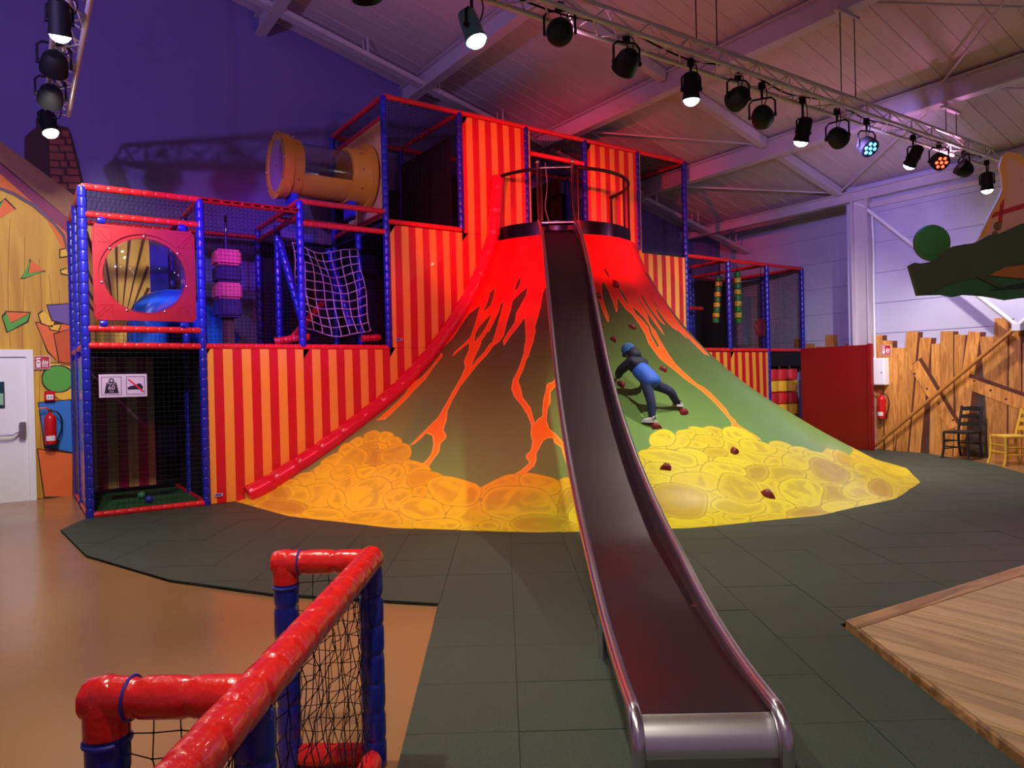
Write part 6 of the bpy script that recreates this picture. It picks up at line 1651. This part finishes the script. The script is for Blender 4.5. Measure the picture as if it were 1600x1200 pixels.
quilted(F1 + gd * 0.045 + Vector((0, 0, ZT)), F1 - gd * 2.5 + Vector((0, 0, ZT)), RG * 1.04, glossy_red, 'top_rail', 0.115, seed=3)
strapm = mat('blue_strap', (50, 50, 150), 0.4)
for i, p in enumerate(corners):
    q = p + gs * 0.34
    quilted(p, p + Vector((0, 0, ZT - 0.03)), RG, glossy_blue, 'post', 0.12, seed=10 + i)
    quilted(q, q + Vector((0, 0, ZT - 0.05)), RG, glossy_blue, 'post', 0.12, seed=20 + i)
    quilted(p + gs * 0.02 + Vector((0, 0, ZT - 0.004)), q + gs * 0.045 + Vector((0, 0, ZT - 0.004)), RG, glossy_red, 'side_rail', 0.12, seed=30 + i)
    quilted(p + gs * .04 + Vector((0, 0, .05)), q - gs * .04 + Vector((0, 0, .05)), RG * .9, glossy_red, 'bottom_rail', 0.12, seed=40 + i)
    # corner cap over the post and its strap
    MB().tube([q + Vector((0, 0, ZT - 0.085)), q + Vector((0, 0, ZT - 0.03)), q + Vector((0, 0, ZT + 0.015)), q + Vector((0, 0, ZT + 0.034)), q + Vector((0, 0, ZT + 0.044)), q + Vector((0, 0, ZT + 0.047))], [RG * 1.06, RG * 1.07, RG * 1.02, RG * .8, RG * .45, RG * .1], 20).build('corner_cap', glossy_red, goal, True)
    MB().tube([q + Vector((0, 0, ZT - 0.10)) + (Vector((math.cos(t), math.sin(t), 0)) * RG * 1.03) for t in np.linspace(0, 6.283, 25)[:-1]], 0.006, 6, closed=True).build('strap', strapm, goal, True)
    c_ = q - gs * .06 + Vector((0, 0, ZT - .004))
    MB().tube([c_ + (gd * math.cos(t) + Vector((0, 0, 1)) * math.sin(t)) * RG * 1.03 for t in np.linspace(0, 6.283, 25)[:-1]], 0.004, 6, closed=True).build('strap', strapm, goal, True)
quilted(F1 - gd * 0.05 + Vector((0, 0, .05)), F1 - gd * 2.4 + Vector((0, 0, .05)), RG * .9, glossy_red, 'bottom_rail', 0.12, seed=50)
def cord_net(A, U, V, cell, name='net'):
    """knotted net with slightly slack cords"""
    nu, nv_ = max(1, round(U.length / cell)), max(1, round(V.length / cell))
    N = U.cross(V).normalized()
    R_ = random.Random(nu * 31 + nv_)
    m_ = MB()
    jit = {}
    for i in range(nu + 1):
        for j in range(nv_ + 1):
            e = 0 if j in (0, nv_) else 1
            jit[i, j] = A + U * (i / nu) + V * (j / nv_) + N * R_.uniform(-.012, .012) * e + U.normalized() * R_.uniform(-.012, .012) * e + V.normalized() * R_.uniform(-.008, .008) * e
    for i in range(nu + 1):
        m_.tube([jit[i, j] for j in range(nv_ + 1)], 0.0016, 5)
    for j in range(nv_ + 1):
        m_.tube([jit[i, j] for i in range(nu + 1)], 0.0016, 5)
    for i in range(1, nu):
        for j in range(1, nv_):
            p = jit[i, j]
            r_ = 0.0042
            m_.add([p + Vector((r_, 0, 0)), p - Vector((r_, 0, 0)), p + Vector((0, r_, 0)), p - Vector((0, r_, 0)), p + Vector((0, 0, r_)), p - Vector((0, 0, r_))],
                   [(0, 2, 4), (2, 1, 4), (1, 3, 4), (3, 0, 4), (2, 0, 5), (1, 2, 5), (3, 1, 5), (0, 3, 5)])
    o = m_.build(name, net_mat, goal, fix=False)
    o['kind'] = 'stuff'
for i in range(2):
    cord_net(corners[i] - gd * .04 + Vector((0, 0, .09)), -gd * 1.14, Vector((0, 0, ZT - .12)), 0.055)
for i in range(3):
    cord_net(corners[i] + gs * .05 + Vector((0, 0, .09)), gs * .24, Vector((0, 0, ZT - .12)), 0.055)

# ------------------------------------------------------------------ lighting trusses with their lamps
alu = mat('truss_aluminium', (200, 192, 182), 0.38, 0.3, var=0.04)
lamp_black = mat('lamp_black', (12, 12, 15), 0.65, spec=0.3)
def strut_mesh():
    return MB().tube([(0, 0, 0), (0, 0, 1)], 1.0, 6).mesh('brace', smooth=True)
STRUT = strut_mesh()
STRUT.materials.append(alu)
def brace(a, b, r, parent):
    a, b = Vector(a), Vector(b)
    d = b - a
    o = bpy.data.objects.new('brace', STRUT)
    COL.objects.link(o)
    o.parent = parent
    o.matrix_local = Matrix.Translation(a - wloc(parent)) @ frame_to(d) @ Matrix.Diagonal((r, r, d.length, 1))
    return o
t1 = thing('lighting_truss', 'long triangular aluminium lighting truss crossing the hall under the roof', 'truss', (-2.0, 4.98, 4.75))
XA, XB = -2.4, 12.66
c3 = [(4.86, 4.75), (5.11, 4.75), (4.985, 4.97)]
for yy, zz in c3:
    MB().tube([(XA, yy, zz), (XB, yy, zz)], 0.024, 12).build('chord', alu, t1, True)
x = XA
i = 0
while x + 0.28 <= XB:
    for a, b in ((0, 2), (1, 2), (0, 1)):
        p, q = c3[a], c3[b]
        if i % 2:
            p, q = q, p
        if x > 2.6 or (a, b) != (0, 1):
            brace((x, p[0], p[1]), (x + 0.28, q[0], q[1]), 0.008, t1)
    x += 0.28
    i += 1
for p, q in ((0, 1), (1, 2), (0, 2)):
    brace((XB, c3[p][0], c3[p][1]), (XB, c3[q][0], c3[q][1]), 0.012, t1)
# hangers from the beams to the truss
for xx, dx in ((8.65, 0.16), (11.35, 0.16), (6.0, 0.16), (3.45, 0.16)):
    zt = roof_z(xx) - 0.36
    h_ = MB().box(xx - 0.25, 4.96, zt - 0.045, xx + 0.25, 5.02, zt - 0.005).build('hanger_bar', steel_paint, t1)
    for s_ in (-1, 1):
        MB().tube([(xx + s_ * dx, 4.985, zt - 0.04), (xx + s_ * dx, 4.985, 4.98)], 0.006, 6).build('drop_rod', lamp_black, t1)
# feed cable slung along the truss
MB().tube([tuple(p) for p in herm([(2.0 + k_ * 0.55, 5.0 + 0.05 * math.sin(k_ * 2.1), 4.80 + 0.02 * math.sin(k_ * 1.7)) for k_ in range(20)], 140)], 0.010, 6).build('feed_cable', lamp_black, t1, True)
t2 = thing('lighting_truss', 'short aluminium lighting truss at the left edge pointing at the gable', 'truss', (0.45, 4.0, 4.75))
c4 = [(0.34, 4.75), (0.57, 4.75), (0.455, 4.95)]
for xx, zz in c4:
    MB().tube([(xx, -3.2, zz), (xx, 9.88, zz)], 0.024, 12).build('chord', alu, t2, True)
yy = 3.0
i = 0
while yy + 0.28 <= 9.9:
    for a, b in ((0, 2), (1, 2), (0, 1)):
        p, q = c4[a], c4[b]
        if i % 2:
            p, q = q, p
        brace((p[0], yy, p[1]), (q[0], yy + 0.28, q[1]), 0.008, t2)
    yy += 0.28
    i += 1
for p, q in ((0, 1), (1, 2), (0, 2)):
    brace((c4[p][0], 9.88, c4[p][1]), (c4[q][0], 9.88, c4[q][1]), 0.012, t2)
for yh in (-2.0, 1.5, 4.4, 8.2):
    MB().tube([(0.455, yh, 4.95), (0.455, yh, roof_z(0.455) - 0.02)], 0.006, 6).build('drop_rod', lamp_black, t2)

lens_white = mat('lit_lens', (255, 250, 236), 0.3, emit=(255, 250, 232), estr=60.0)
lens_dark = mat('unlit_lens', (30, 30, 36), 0.1)
def lens_led(name, c, s_):
    return mat(name, c, 0.3, emit=c, estr=s_)
lens_blue = lens_led('blue_led', (60, 170, 255), 9.0)
lens_red = lens_led('red_led', (255, 60, 36), 8.0)
lens_violet = lens_led('violet_led', (130, 60, 255), 8.0)
lens_magenta = lens_led('magenta_led', (255, 40, 150), 8.0)
teal_can = mat('teal_can', (70, 120, 122), 0.4)
WHITE_SEQ = iter(['white spotlight with a teal can at the near end of the long truss in view', 'lit white spotlight over the crown end of the slide between two black parcans',
                  'lit white spotlight hanging between the black parcans and the blue lamp', 'lit white spotlight between the blue and the red lamps', 'lit white spotlight at the far end of the long truss'])
def make_lamp(pos, kind, aim, colour, watts, cone, label, group, axis='x', z_top=4.73, can=None):
    P = Vector(pos)
    d = (Vector(aim) - P).normalized()
    th_ = thing('stage_lamp', label, 'lamp', P, group)
    Fm = Matrix.Translation(P) @ frame_to(-d)          # +Z points backwards, lens at -Z
    if kind == 'spot':
        MB().lathe([(0.045, 0.17), (0.075, 0.15), (0.082, 0.05), (0.082, -0.06), (0.09, -0.085), (0.09, -0.11), (0.078, -0.11)], 22, Fm, True).build('lamp_can', can or lamp_black, th_, True)
        MB().lathe([(0.002, -0.165), (0.035, -0.158), (0.062, -0.14), (0.08, -0.111)], 22, Fm, False).build('lens', lens_white, th_, True)
        R_ = 0.095
    elif kind == 'par':
        MB().lathe([(0.03, 0.12), (0.07, 0.112), (0.102, 0.07), (0.118, 0.0), (0.122, -0.055), (0.122, -0.085), (0.11, -0.085)], 24, Fm, True).build('lamp_can', lamp_black, th_, True)
        MB().lathe([(0.002, -0.082), (0.112, -0.082)], 24, Fm, False).build('lens', (lens_red if colour[2] < 0.2 else lens_white if colour[1] > 0.8 else (lens_violet if colour[0] < 0.6 else lens_magenta)) if watts else lens_dark, th_, True)
        MB().box(-0.05, -0.03, 0.105, 0.05, 0.03, 0.125, Fm).build('rear_plate', lamp_black, th_)
        R_ = 0.137
    else:
        MB().lathe([(0.03, 0.10), (0.08, 0.095), (0.112, 0.05), (0.118, -0.02), (0.118, -0.075), (0.105, -0.075)], 24, Fm, True).build('lamp_can', lamp_black, th_, True)
        MB().lathe([(0.002, -0.066), (0.106, -0.066)], 24, Fm, False).build('lamp_face', lamp_black, th_, True)
        lm = lens_blue if colour[2] > 0.5 and colour[0] < 0.2 else (lens_red if colour[2] < 0.2 else lens_white if colour[1] > 0.8 else (lens_violet if colour[0] < 0.6 else lens_magenta))
        for k_ in range(7):
            a = 2 * math.pi * k_ / 6
            c_ = (0, 0) if k_ == 6 else (0.066 * math.cos(a), 0.066 * math.sin(a))
            MB().lathe([(0.024, -0.066), (0.02, -0.082), (0.006, -0.086)], 10, Fm @ Matrix.Translation((c_[0], c_[1], 0))).build('led_lens', lm, th_, True)
        R_ = 0.135
    # yoke in the vertical plane across the aim, clamp on the chord
    h = Vector((d.y, -d.x, 0))
    h = h.normalized() if h.length > 0.05 else Vector((1, 0, 0))
    zt = R_ + 0.055
    pts = [P + h * R_, P + h * R_ + Vector((0, 0, zt * .8)), P + h * R_ * .7 + Vector((0, 0, zt)), P - h * R_ * .7 + Vector((0, 0, zt)), P - h * R_ + Vector((0, 0, zt * .8)), P - h * R_]
    MB().tube(pts, 0.011, 8).build('yoke', lamp_black, th_, True)
    for s_ in (-1, 1):
        MB().lathe([(0.022, -0.012), (0.022, 0.014)], 10, Matrix.Translation(P + h * R_ * s_) @ frame_to(h)).build('tilt_knob', lamp_black, th_, True)
    top = max(P.z + zt + 0.03, z_top)
    MB().tube([P + Vector((0, 0, zt)), Vector((P.x, P.y, top))], 0.014, 8).build('clamp_stem', lamp_black, th_, True)
    MB().box(P.x - 0.03, P.y - 0.03, top - 0.035, P.x + 0.03, P.y + 0.03, top + 0.045, bev=0.008).build('clamp', lamp_black, th_)
    MB().tube([tuple(p) for p in herm([P + Vector((0.02, 0.02, zt)), P + Vector((0.1, 0.06, zt * .7)), P + Vector((0.13, 0.03, zt + .06)), Vector((P.x + .06, P.y, top + .04))], 14)], 0.006, 6).build('lead', lamp_black, th_, True)
    if watts:
        ld = bpy.data.lights.new('lamp_beam', 'SPOT')
        ld.energy = watts
        ld.color = colour
        ld.spot_size = math.radians(cone)
        ld.spot_blend = 0.7
        ld.shadow_soft_size = 0.05
        lo_ = bpy.data.objects.new('lamp_beam', ld)
        COL.objects.link(lo_)
        lo_.parent = th_
        lo_.matrix_local = Matrix.Translation(d * 0.19) @ frame_to(-d)
    return th_
par_names = iter(['black parcan nearest the near end of the long truss, tilted away', 'big black parcan above the slide entry', 'black parcan pair member nearer the crown of the volcano',
                  'lower black parcan of the pair beside the lit spotlight', 'slim black parcan left of the blue lamp', 'small black parcan beside the far end spotlight'])
led_names = iter(['violet wash lamp at the unseen end of the truss', 'blue wash lamp over the left bays', 'magenta wash lamp over the left bays', 'red wash lamp aimed at the volcano crown',
                  'red wash lamp aimed at the volcano flank', 'lamp with glowing blue diodes on the long truss', 'lamp with glowing red diodes on the long truss'])
for (x, z, kind, aim, colour, watts, cone) in TRUSS_LAMPS:
    if kind == 'spot':
        lab = 'white floodlight on the truss above the caramel floor' if x < 2 else next(WHITE_SEQ)
    elif kind == 'par':
        lab = next(par_names)
    else:
        lab = next(led_names)
    make_lamp((x, 4.99 if kind != 'spot' else 5.0, z), kind, aim, colour, watts, cone, lab, 'lamps on the long truss', can=teal_can if abs(x - 3.13) < .01 else None)
make_lamp((0.36, 9.80, 4.58), 'spot', (0.9, 9.0, 2.2), WHITE, 60, 140, 'lit white spotlight at the tip of the left truss below the chimney', 'lamps on the left truss')
make_lamp((0.36, 7.05, 4.60), 'spot', (0.5, 8.6, 0.5), WHITE, 260, 120, 'lit white spotlight high on the left truss at the top edge', 'lamps on the left truss')
make_lamp((0.36, 8.05, 4.62), 'par', (0.1, 12.0, 2.2), WHITE, 330, 84, 'upper black parcan on the left truss', 'lamps on the left truss')
make_lamp((0.36, 8.95, 4.62), 'par', (0.1, 11.9, 3.0), None, 0, 0, 'lower black parcan on the left truss', 'lamps on the left truss')

for yv, aim_, w_, lab in ((3.4, (0.8, 2.2, 0.4), 240, 'white spotlight on the left truss above the barrier'), (0.9, (2.4, 2.3, 0.2), 300, 'white spotlight on the left truss beside the viewer'),
                          (-1.6, (7.6, 1.2, 1.2), 420, 'unseen white spotlight added on the left truss behind the viewer')):  # the lamp behind the viewer is added to brighten deck and canopy
    make_lamp((0.36, yv, 4.6), 'spot', aim_, WHITE, w_, 72 if yv > 0 else 66, lab, 'lamps on the left truss')

# ------------------------------------------------------------------ fire safety things
ext_red = mat('extinguisher_red', (196, 24, 26), 0.28)
sign_red = mat('fire_sign_red', (186, 26, 30), 0.45)
def extinguisher(base, label, side):
    """base on the wall; side = unit vector out of the wall"""
    b = Vector(base)
    e = thing('fire_extinguisher', label, 'extinguisher', b, 'fire extinguishers')
    c = b + side * 0.1
    M_ = Matrix.Translation(c)
    MB().lathe([(0.05, 0), (0.072, 0.012), (0.075, 0.03), (0.075, 0.36), (0.068, 0.40), (0.04, 0.43), (0.024, 0.445), (0.024, 0.46)], 24, M_).build('cylinder', ext_red, e, True)
    MB().lathe([(0.02, 0.455), (0.026, 0.47), (0.022, 0.50)], 14, M_).build('valve', mat('brass_valve', (120, 104, 80), 0.35, 0.9), e, True)
    t = side.cross(Vector((0, 0, 1)))
    MB().tube([c + Vector((0, 0, .49)), c + t * .05 + Vector((0, 0, .52)), c + t * .13 + Vector((0, 0, .515))], [.014, .014, .01], 8).build('handle', ext_red, e, True)
    MB().tube([tuple(p) for p in herm([c + Vector((0, 0, .48)), c - t * .08 + Vector((0, 0, .46)), c - t * .14 + Vector((0, 0, .34)), c - t * .13 + Vector((0, 0, .2)), c - t * .085 + Vector((0, 0, .07))], 20)], 0.011, 8).build('hose', black_plastic, e, True)
    MB().tube([c - t * .085 + Vector((0, 0, .07)), c - t * .075 + Vector((0, 0, .0))], [.014, .02], 8).build('nozzle', black_plastic, e, True)
    # wrapped paper label
    vs_, fs_ = [], []
    for k_ in range(9):
        a = -0.8 + 1.6 * k_ / 8
        dr = side * math.cos(a) + t * math.sin(a)
        vs_ += [c + dr * .0762 + Vector((0, 0, .06)), c + dr * .0762 + Vector((0, 0, .13))]
    fs_ = [(2 * k_, 2 * k_ + 2, 2 * k_ + 3, 2 * k_ + 1) for k_ in range(8)]
    MB().add(vs_, fs_).build('paper_label', mat('paper', (224, 220, 214), 0.6), e, fix=False)
    MB().box(-.03, -.03, .2, .03, .03, .24, Matrix.Translation(b + side * .012)).build('wall_bracket', black_plastic, e)
    return e
extinguisher((0.37, 12.11, 0.76), 'red fire extinguisher hanging beside the white exit door', Vector((0, -1, 0)))
extinguisher((13.58, 7.24, 0.62), 'red fire extinguisher under the white box on the fence wall', Vector((-1, 0, 0)))
def fire_sign(c, ua, out, label):
    C_, U, O = Vector(c), Vector(ua), Vector(out)
    s_ = thing('fire_sign', label, 'sign', C_, 'fire extinguisher signs')
    w = 0.095
    f = lambda a, b, d: C_ + U * a + Vector((0, 0, b)) + O * d
    MB().prism([(-w, -w), (w, -w), (w, w), (-w, w)], f, 0, 0.004).build('plate', mat('sign_border_white', (232, 228, 228), 0.45), s_)
    MB().prism([(-w + .007, -w + .007), (w - .007, -w + .007), (w - .007, w - .007), (-w + .007, w - .007)], f, 0.003, 0.006).build('red_field', sign_red, s_)
    wh = mat('sign_border_white', (232, 228, 228), 0.45)
    MB().prism([(-.068, -.07), (-.018, -.07), (-.018, .02), (-.03, .038), (-.056, .038), (-.068, .02)], f, 0.005, 0.008).build('extinguisher_symbol', wh, s_)
    MB().prism([(-.075, .045), (-.03, .05), (-.01, .06), (-.02, .072), (-.07, .066)], f, 0.005, 0.008).build('handle_symbol', wh, s_)
    MB().prism([(-.055, -.01), (-.03, -.01), (-.03, .006), (-.055, .006)], f, 0.007, 0.0095).build('symbol_gap', sign_red, s_)
    for k_, o_ in enumerate((.0, .025, .05)):
        MB().prism([(.005 + o_, -.07), (.018 + o_, -.06), (.014 + o_, -.02), (.024 + o_, .01), (.014 + o_, .05 - .012 * k_), (.008 + o_, .015), (.0 + o_, -.01), (.006 + o_, -.04)], f, 0.005, 0.008).build('flame_symbol', wh, s_)
fire_sign((0.295, 12.1, 1.92), (1, 0, 0), (0, -1, 0), 'small red fire extinguisher sign right of the exit door')
fire_sign((13.575, 7.185, 1.92), (0, -1, 0), (-1, 0, 0), 'small red fire extinguisher sign above the white box')
cp = thing('call_point', 'red fire alarm call point between the sign and the extinguisher by the door', 'alarm button', (0.375, 12.1, 1.37))
MB().box(0.31, 12.05, 1.375, 0.44, 12.11, 1.52, bev=0.01).build('housing', ext_red, cp, True)
MB().box(0.335, 12.045, 1.395, 0.415, 12.051, 1.465, bev=0.002).build('break_glass', mat('call_white', (230, 226, 222), 0.4), cp)
for s_ in (-.018, .018):
    MB().box(0.375 + s_ - .008, 12.042, 1.42, 0.375 + s_ + .008, 12.046, 1.436).build('arrow_mark', black_plastic, cp)
eb = thing('switch_box', 'white metal switch box on the fence wall with a conduit above', 'electrical box', (13.58, 7.3, 1.25))
MB().box(13.42, 7.14, 1.26, 13.585, 7.46, 1.77, bev=0.008).build('housing', white_paint, eb)
MB().box(13.412, 7.155, 1.275, 13.422, 7.445, 1.755, bev=0.003).build('door', white_paint, eb)
MB().lathe([(0.012, 0), (0.012, 0.01)], 10, Matrix.Translation((13.411, 7.19, 1.5)) @ Matrix.Rotation(math.radians(-90), 4, 'Y')).build('lock', chrome, eb)
MB().tube([tuple(p) for p in herm([(13.5, 7.36, 1.77), (13.5, 7.36, 3.0), (13.5, 7.36, 4.3), (13.5, 7.38, 4.55), (13.5, 7.55, 4.72), (13.5, 7.7, 4.8)], 40)], 0.02, 10).build('conduit', white_steel, eb, True)

# red partition panel between the play frame and the wall
rp_ = thing('red_partition', 'tall plain dark red padded partition between the play frame and the wall', 'partition', (13.7, 8.2, 0))
red_board = mat('dark_red_board', (128, 12, 20), 0.42, var=0.05)
pa, pb_ = Vector((13.50, 8.92, 0)), Vector((13.30, 7.31, 0))
dd = (pb_ - pa).normalized()
nn = Vector((-dd.y, dd.x, 0))
Mx = Matrix.Translation(pa) @ Matrix((dd, nn, Vector((0, 0, 1)))).transposed().to_4x4()
Lp = (pb_ - pa).length
MB().box(0, -0.03, 0.02, Lp - 0.08, 0.03, 2.03, Mx, bev=0.012).build('panel', red_board, rp_)
MB().box(Lp - 0.078, -0.05, 0.02, Lp, 0.05, 2.05, Mx, bev=0.012).build('end_post', red_board, rp_)

# ------------------------------------------------------------------ chairs
def chair(name, loc, rz, paint, seatm, label):
    c = thing(name, label, 'chair', loc, 'ladder back chairs by the fence wall')
    c.rotation_euler = (0, 0, rz)
    def P(mb_, nm, mm, sm=True):
        me_ = mb_.mesh(nm, smooth=sm)
        me_.materials.append(mm)
        return link(nm, me_, c)
    w, dp, hs = 0.20, 0.19, 0.44
    for s_ in (-1, 1):
        P(MB().tube(herm([(s_ * w, -dp, hs), (s_ * (w + .002), -dp, .22), (s_ * (w + .01), -dp - .02, .06), (s_ * (w + .016), -dp - .04, 0)], 12), 0.02, 10), 'leg', paint)
        P(MB().tube(herm([(s_ * (w - .02), dp + .05, 0), (s_ * (w - .02), dp, .25), (s_ * (w - .02), dp, hs), (s_ * (w - .03), dp + .05, .70), (s_ * (w - .03), dp + .09, .87)], 18), 0.02, 10), 'leg', paint)
        for z in (.16, .28):
            P(MB().tube([(s_ * w, -dp, z), (s_ * (w - .02), dp, z)], 0.011, 8), 'stretcher', paint)
    for z in (.2, .31):
        P(MB().tube([(-w, -dp, z), (w, -dp, z)], 0.011, 8), 'stretcher', paint)
    P(MB().tube([(-w + .02, dp, .24), (w - .02, dp, .24)], 0.011, 8), 'stretcher', paint)
    for z, y_ in ((.56, .02), (.69, .05), (.82, .08)):
        pts = []
        m_ = MB()
        vs_, fs_ = [], []
        for k_ in range(9):
            u = -1 + k_ / 4
            yb = dp + y_ + .025 * (1 - u * u)
            up_ = .025 + .022 * (1 - u * u)
            x_ = u * (w - .03)
            vs_ += [(x_, yb - .008, z - .03), (x_, yb + .008, z - .03), (x_, yb + .008, z + up_), (x_, yb - .008, z + up_)]
        for k_ in range(8):
            for e in range(4):
                l = (e + 1) % 4
                fs_.append((k_ * 4 + e, k_ * 4 + l, k_ * 4 + 4 + l, k_ * 4 + 4 + e))
        fs_ += [(0, 1, 2, 3), (32, 33, 34, 35)]
        P(m_.add(vs_, fs_), 'back_slat', paint)
    P(MB().box(-w - .015, -dp - .015, hs - .02, w + .015, dp + .01, hs + .02, bev=.012), 'seat', seatm)
    return c
chair('ladder_back_chair', (13.12, 5.68, 0.024), math.radians(-98), mat('black_chair_paint', (24, 24, 30), 0.4), mat('black_chair_seat', (34, 32, 34), 0.6), 'black painted ladder back chair against the painted fence')
chair('ladder_back_chair', (12.97, 4.91, 0.0), math.radians(-129), mat('yellow_chair_paint', (226, 186, 62), 0.4), mat('yellow_chair_seat', (216, 176, 70), 0.6), 'yellow painted ladder back chair at the right edge')

# ------------------------------------------------------------------ the tree canopy prop at the right
tr = thing('tree_prop', 'dark green cut-out tree canopy board hanging into the right edge', 'stage prop', (8.3, 3.3, 2.2))
leaf_d = mat('canopy_dark_green', (66, 74, 48), 0.7, var=0.08, vscale=2)
leaf_g = mat('canopy_green', (52, 96, 58), 0.65, var=0.12, vscale=3)
leaf_b = mat('canopy_brown', (168, 96, 44), 0.65, var=0.1)
TU = Vector((rt.x, rt.y, 0)).normalized()
TW = Vector((fw.x, fw.y, 0)).normalized()
T0 = Vector((7.50, 3.70, 2.44))          # left tip of the board, half height
def tp(a, b, d):
    return T0 + TU * a + Vector((0, 0, b)) + TW * d
kk = 7.3 / 1122.0
def trp(pts):
    return [((x - 1425) * kk, -(y - 440) * kk + 0.023 * (x - 1425) * kk * -1) for x, y in pts]
CANOPY = [(-0.012, 0.15), (0.04, 0.18), (0.10, 0.17), (0.24, 0.19), (0.33, 0.28), (0.43, 0.335), (0.55, 0.355), (0.65, 0.365), (0.80, 0.44), (0.93, 0.46), (1.14, 0.55), (1.5, 0.60), (2.0, 0.62), (2.0, 0.02), (1.14, 0.02),
          (0.95, 0.11), (0.78, 0.03), (0.5, -0.02), (0.34, -0.06), (0.26, -0.10), (0.2, -0.15), (0.07, -0.155)]
MB().prism(CANOPY, tp, 0.0, 0.05).build('canopy_board', leaf_d, tr)
SKIRT = [(0.2, -0.15), (0.26, -0.10), (0.34, -0.06), (0.5, -0.02), (0.78, 0.03), (0.95, 0.11), (1.14, 0.02), (2.0, 0.02), (2.0, -0.2), (1.14, -0.2), (0.98, -0.22), (0.8, -0.18), (0.68, -0.165), (0.55, -0.155), (0.44, -0.175), (0.32, -0.15)]
MB().prism(SKIRT, tp, 0.012, 0.06).build('canopy_skirt', leaf_g, tr)
MB().prism([(0.78, 0.03), (0.95, 0.11), (1.14, 0.13), (2.0, 0.16), (2.0, 0.03), (1.14, -0.01)], tp, -0.012, 0.02).build('canopy_branch', leaf_b, tr)
MB().prism([(0.66, 0.02), (0.76, 0.03), (0.93, -0.09), (0.88, -0.1)], tp, -0.012, 0.02).build('canopy_fold', leaf_d, tr)
MB().prism([(0.80, -0.12), (0.95, -0.08), (1.2, -0.04), (2.0, 0.0), (2.0, -0.08), (1.14, -0.1)], tp, -0.008, 0.02).build('canopy_fold', mat('canopy_deep_green', (26, 56, 32), 0.7), tr)
MB().prism([(0.4, 0.1), (2.0, 0.3), (2.0, 0.05), (0.45, 0.0)], tp, 0.5, 0.55).build('canopy_rear_board', leaf_d, tr)
MB().box(0.6, 0.05, 0.02, 0.66, 0.55, 0.08, Matrix.Translation(T0) @ Matrix((TU, TW, Vector((0, 0, 1)))).transposed().to_4x4()).build('cross_batten', leaf_b, tr)
for a_, h_ in ((1.35, 3.97), (1.9, 3.85)):
    MB().tube([tp(a_, 0.3, 0.03), tp(a_, h_, 0.03)], 0.004, 6).build('hanging_wire', lamp_black, tr)
gb = thing('green_disc', 'round green foliage disc behind the canopy board', 'stage prop', T0 + TU * 0.4 + TW * 0.35 + Vector((0, 0, 0.2)))
gc = T0 + TU * 0.43 + TW * 0.35 + Vector((0, 0, 0.44))
MB().lathe([(0.19, 0.0), (0.185, -0.015), (0.17, -0.02)], 36, Matrix.Translation(gc) @ frame_to(TW)).build('disc', mat('foliage_disc_green', (58, 122, 56), 0.6, var=0.08), gb, True)
MB().lathe([(0.192, 0.003), (0.192, 0.03)], 36, Matrix.Translation(gc) @ frame_to(TW)).build('rim', leaf_d, gb, True)
MB().tube([gc + TW * 0.02 - Vector((0, 0, .1)), gc + TW * 0.02 - Vector((0, 0, .5))], 0.012, 8).build('stick', leaf_d, gb, True)
# painted figure board standing on the canopy, plain bands only
fb = thing('figure_board', 'orange edged cut-out board with red bands standing behind the canopy', 'stage prop', T0 + TU * 1.1 + TW * 0.2 + Vector((0, 0, 0.3)))
OUT = [(0.78, 0.40), (0.94, 0.72), (1.02, 0.86), (1.055, 0.95), (1.05, 1.08), (1.03, 1.18), (1.06, 1.28), (1.12, 1.33), (1.25, 1.3), (1.4, 1.1), (1.55, 0.9), (1.6, 0.4)]
INN = [(0.84, 0.40), (0.98, 0.70), (1.06, 0.84), (1.10, 0.95), (1.10, 1.1), (1.08, 1.2), (1.12, 1.26), (1.22, 1.22), (1.36, 1.06), (1.5, 0.88), (1.54, 0.4)]
MB().prism(OUT, tp, 0.16, 0.19).build('board', mat('figure_orange', (226, 150, 74), 0.6), fb)
MB().prism(INN, tp, 0.15, 0.165).build('inner_field', mat('figure_pink', (222, 150, 128), 0.6), fb)
red_band = mat('figure_red', (190, 40, 36), 0.6)
for p in ([(0.955, 0.70), (1.5, 0.86), (1.5, 0.80), (0.93, 0.65)], [(0.84, 0.43), (1.0, 0.46), (1.0, 0.41), (0.84, 0.38)], [(1.02, 0.78), (1.06, 0.84), (1.03, 0.58), (0.99, 0.58)]):
    MB().prism(p, tp, 0.14, 0.155).build('red_band', red_band, fb)
for (a, b, r_) in ((0.985, 0.56, 0.045), (0.955, 0.475, 0.035)):
    MB().prism([(a + r_ * .8 * math.cos(t), b + r_ * math.sin(t)) for t in np.linspace(0, 6.283, 17)[:-1]], tp, 0.135, 0.155).build('brown_bead', mat('figure_brown', (120, 84, 48), 0.6), fb)
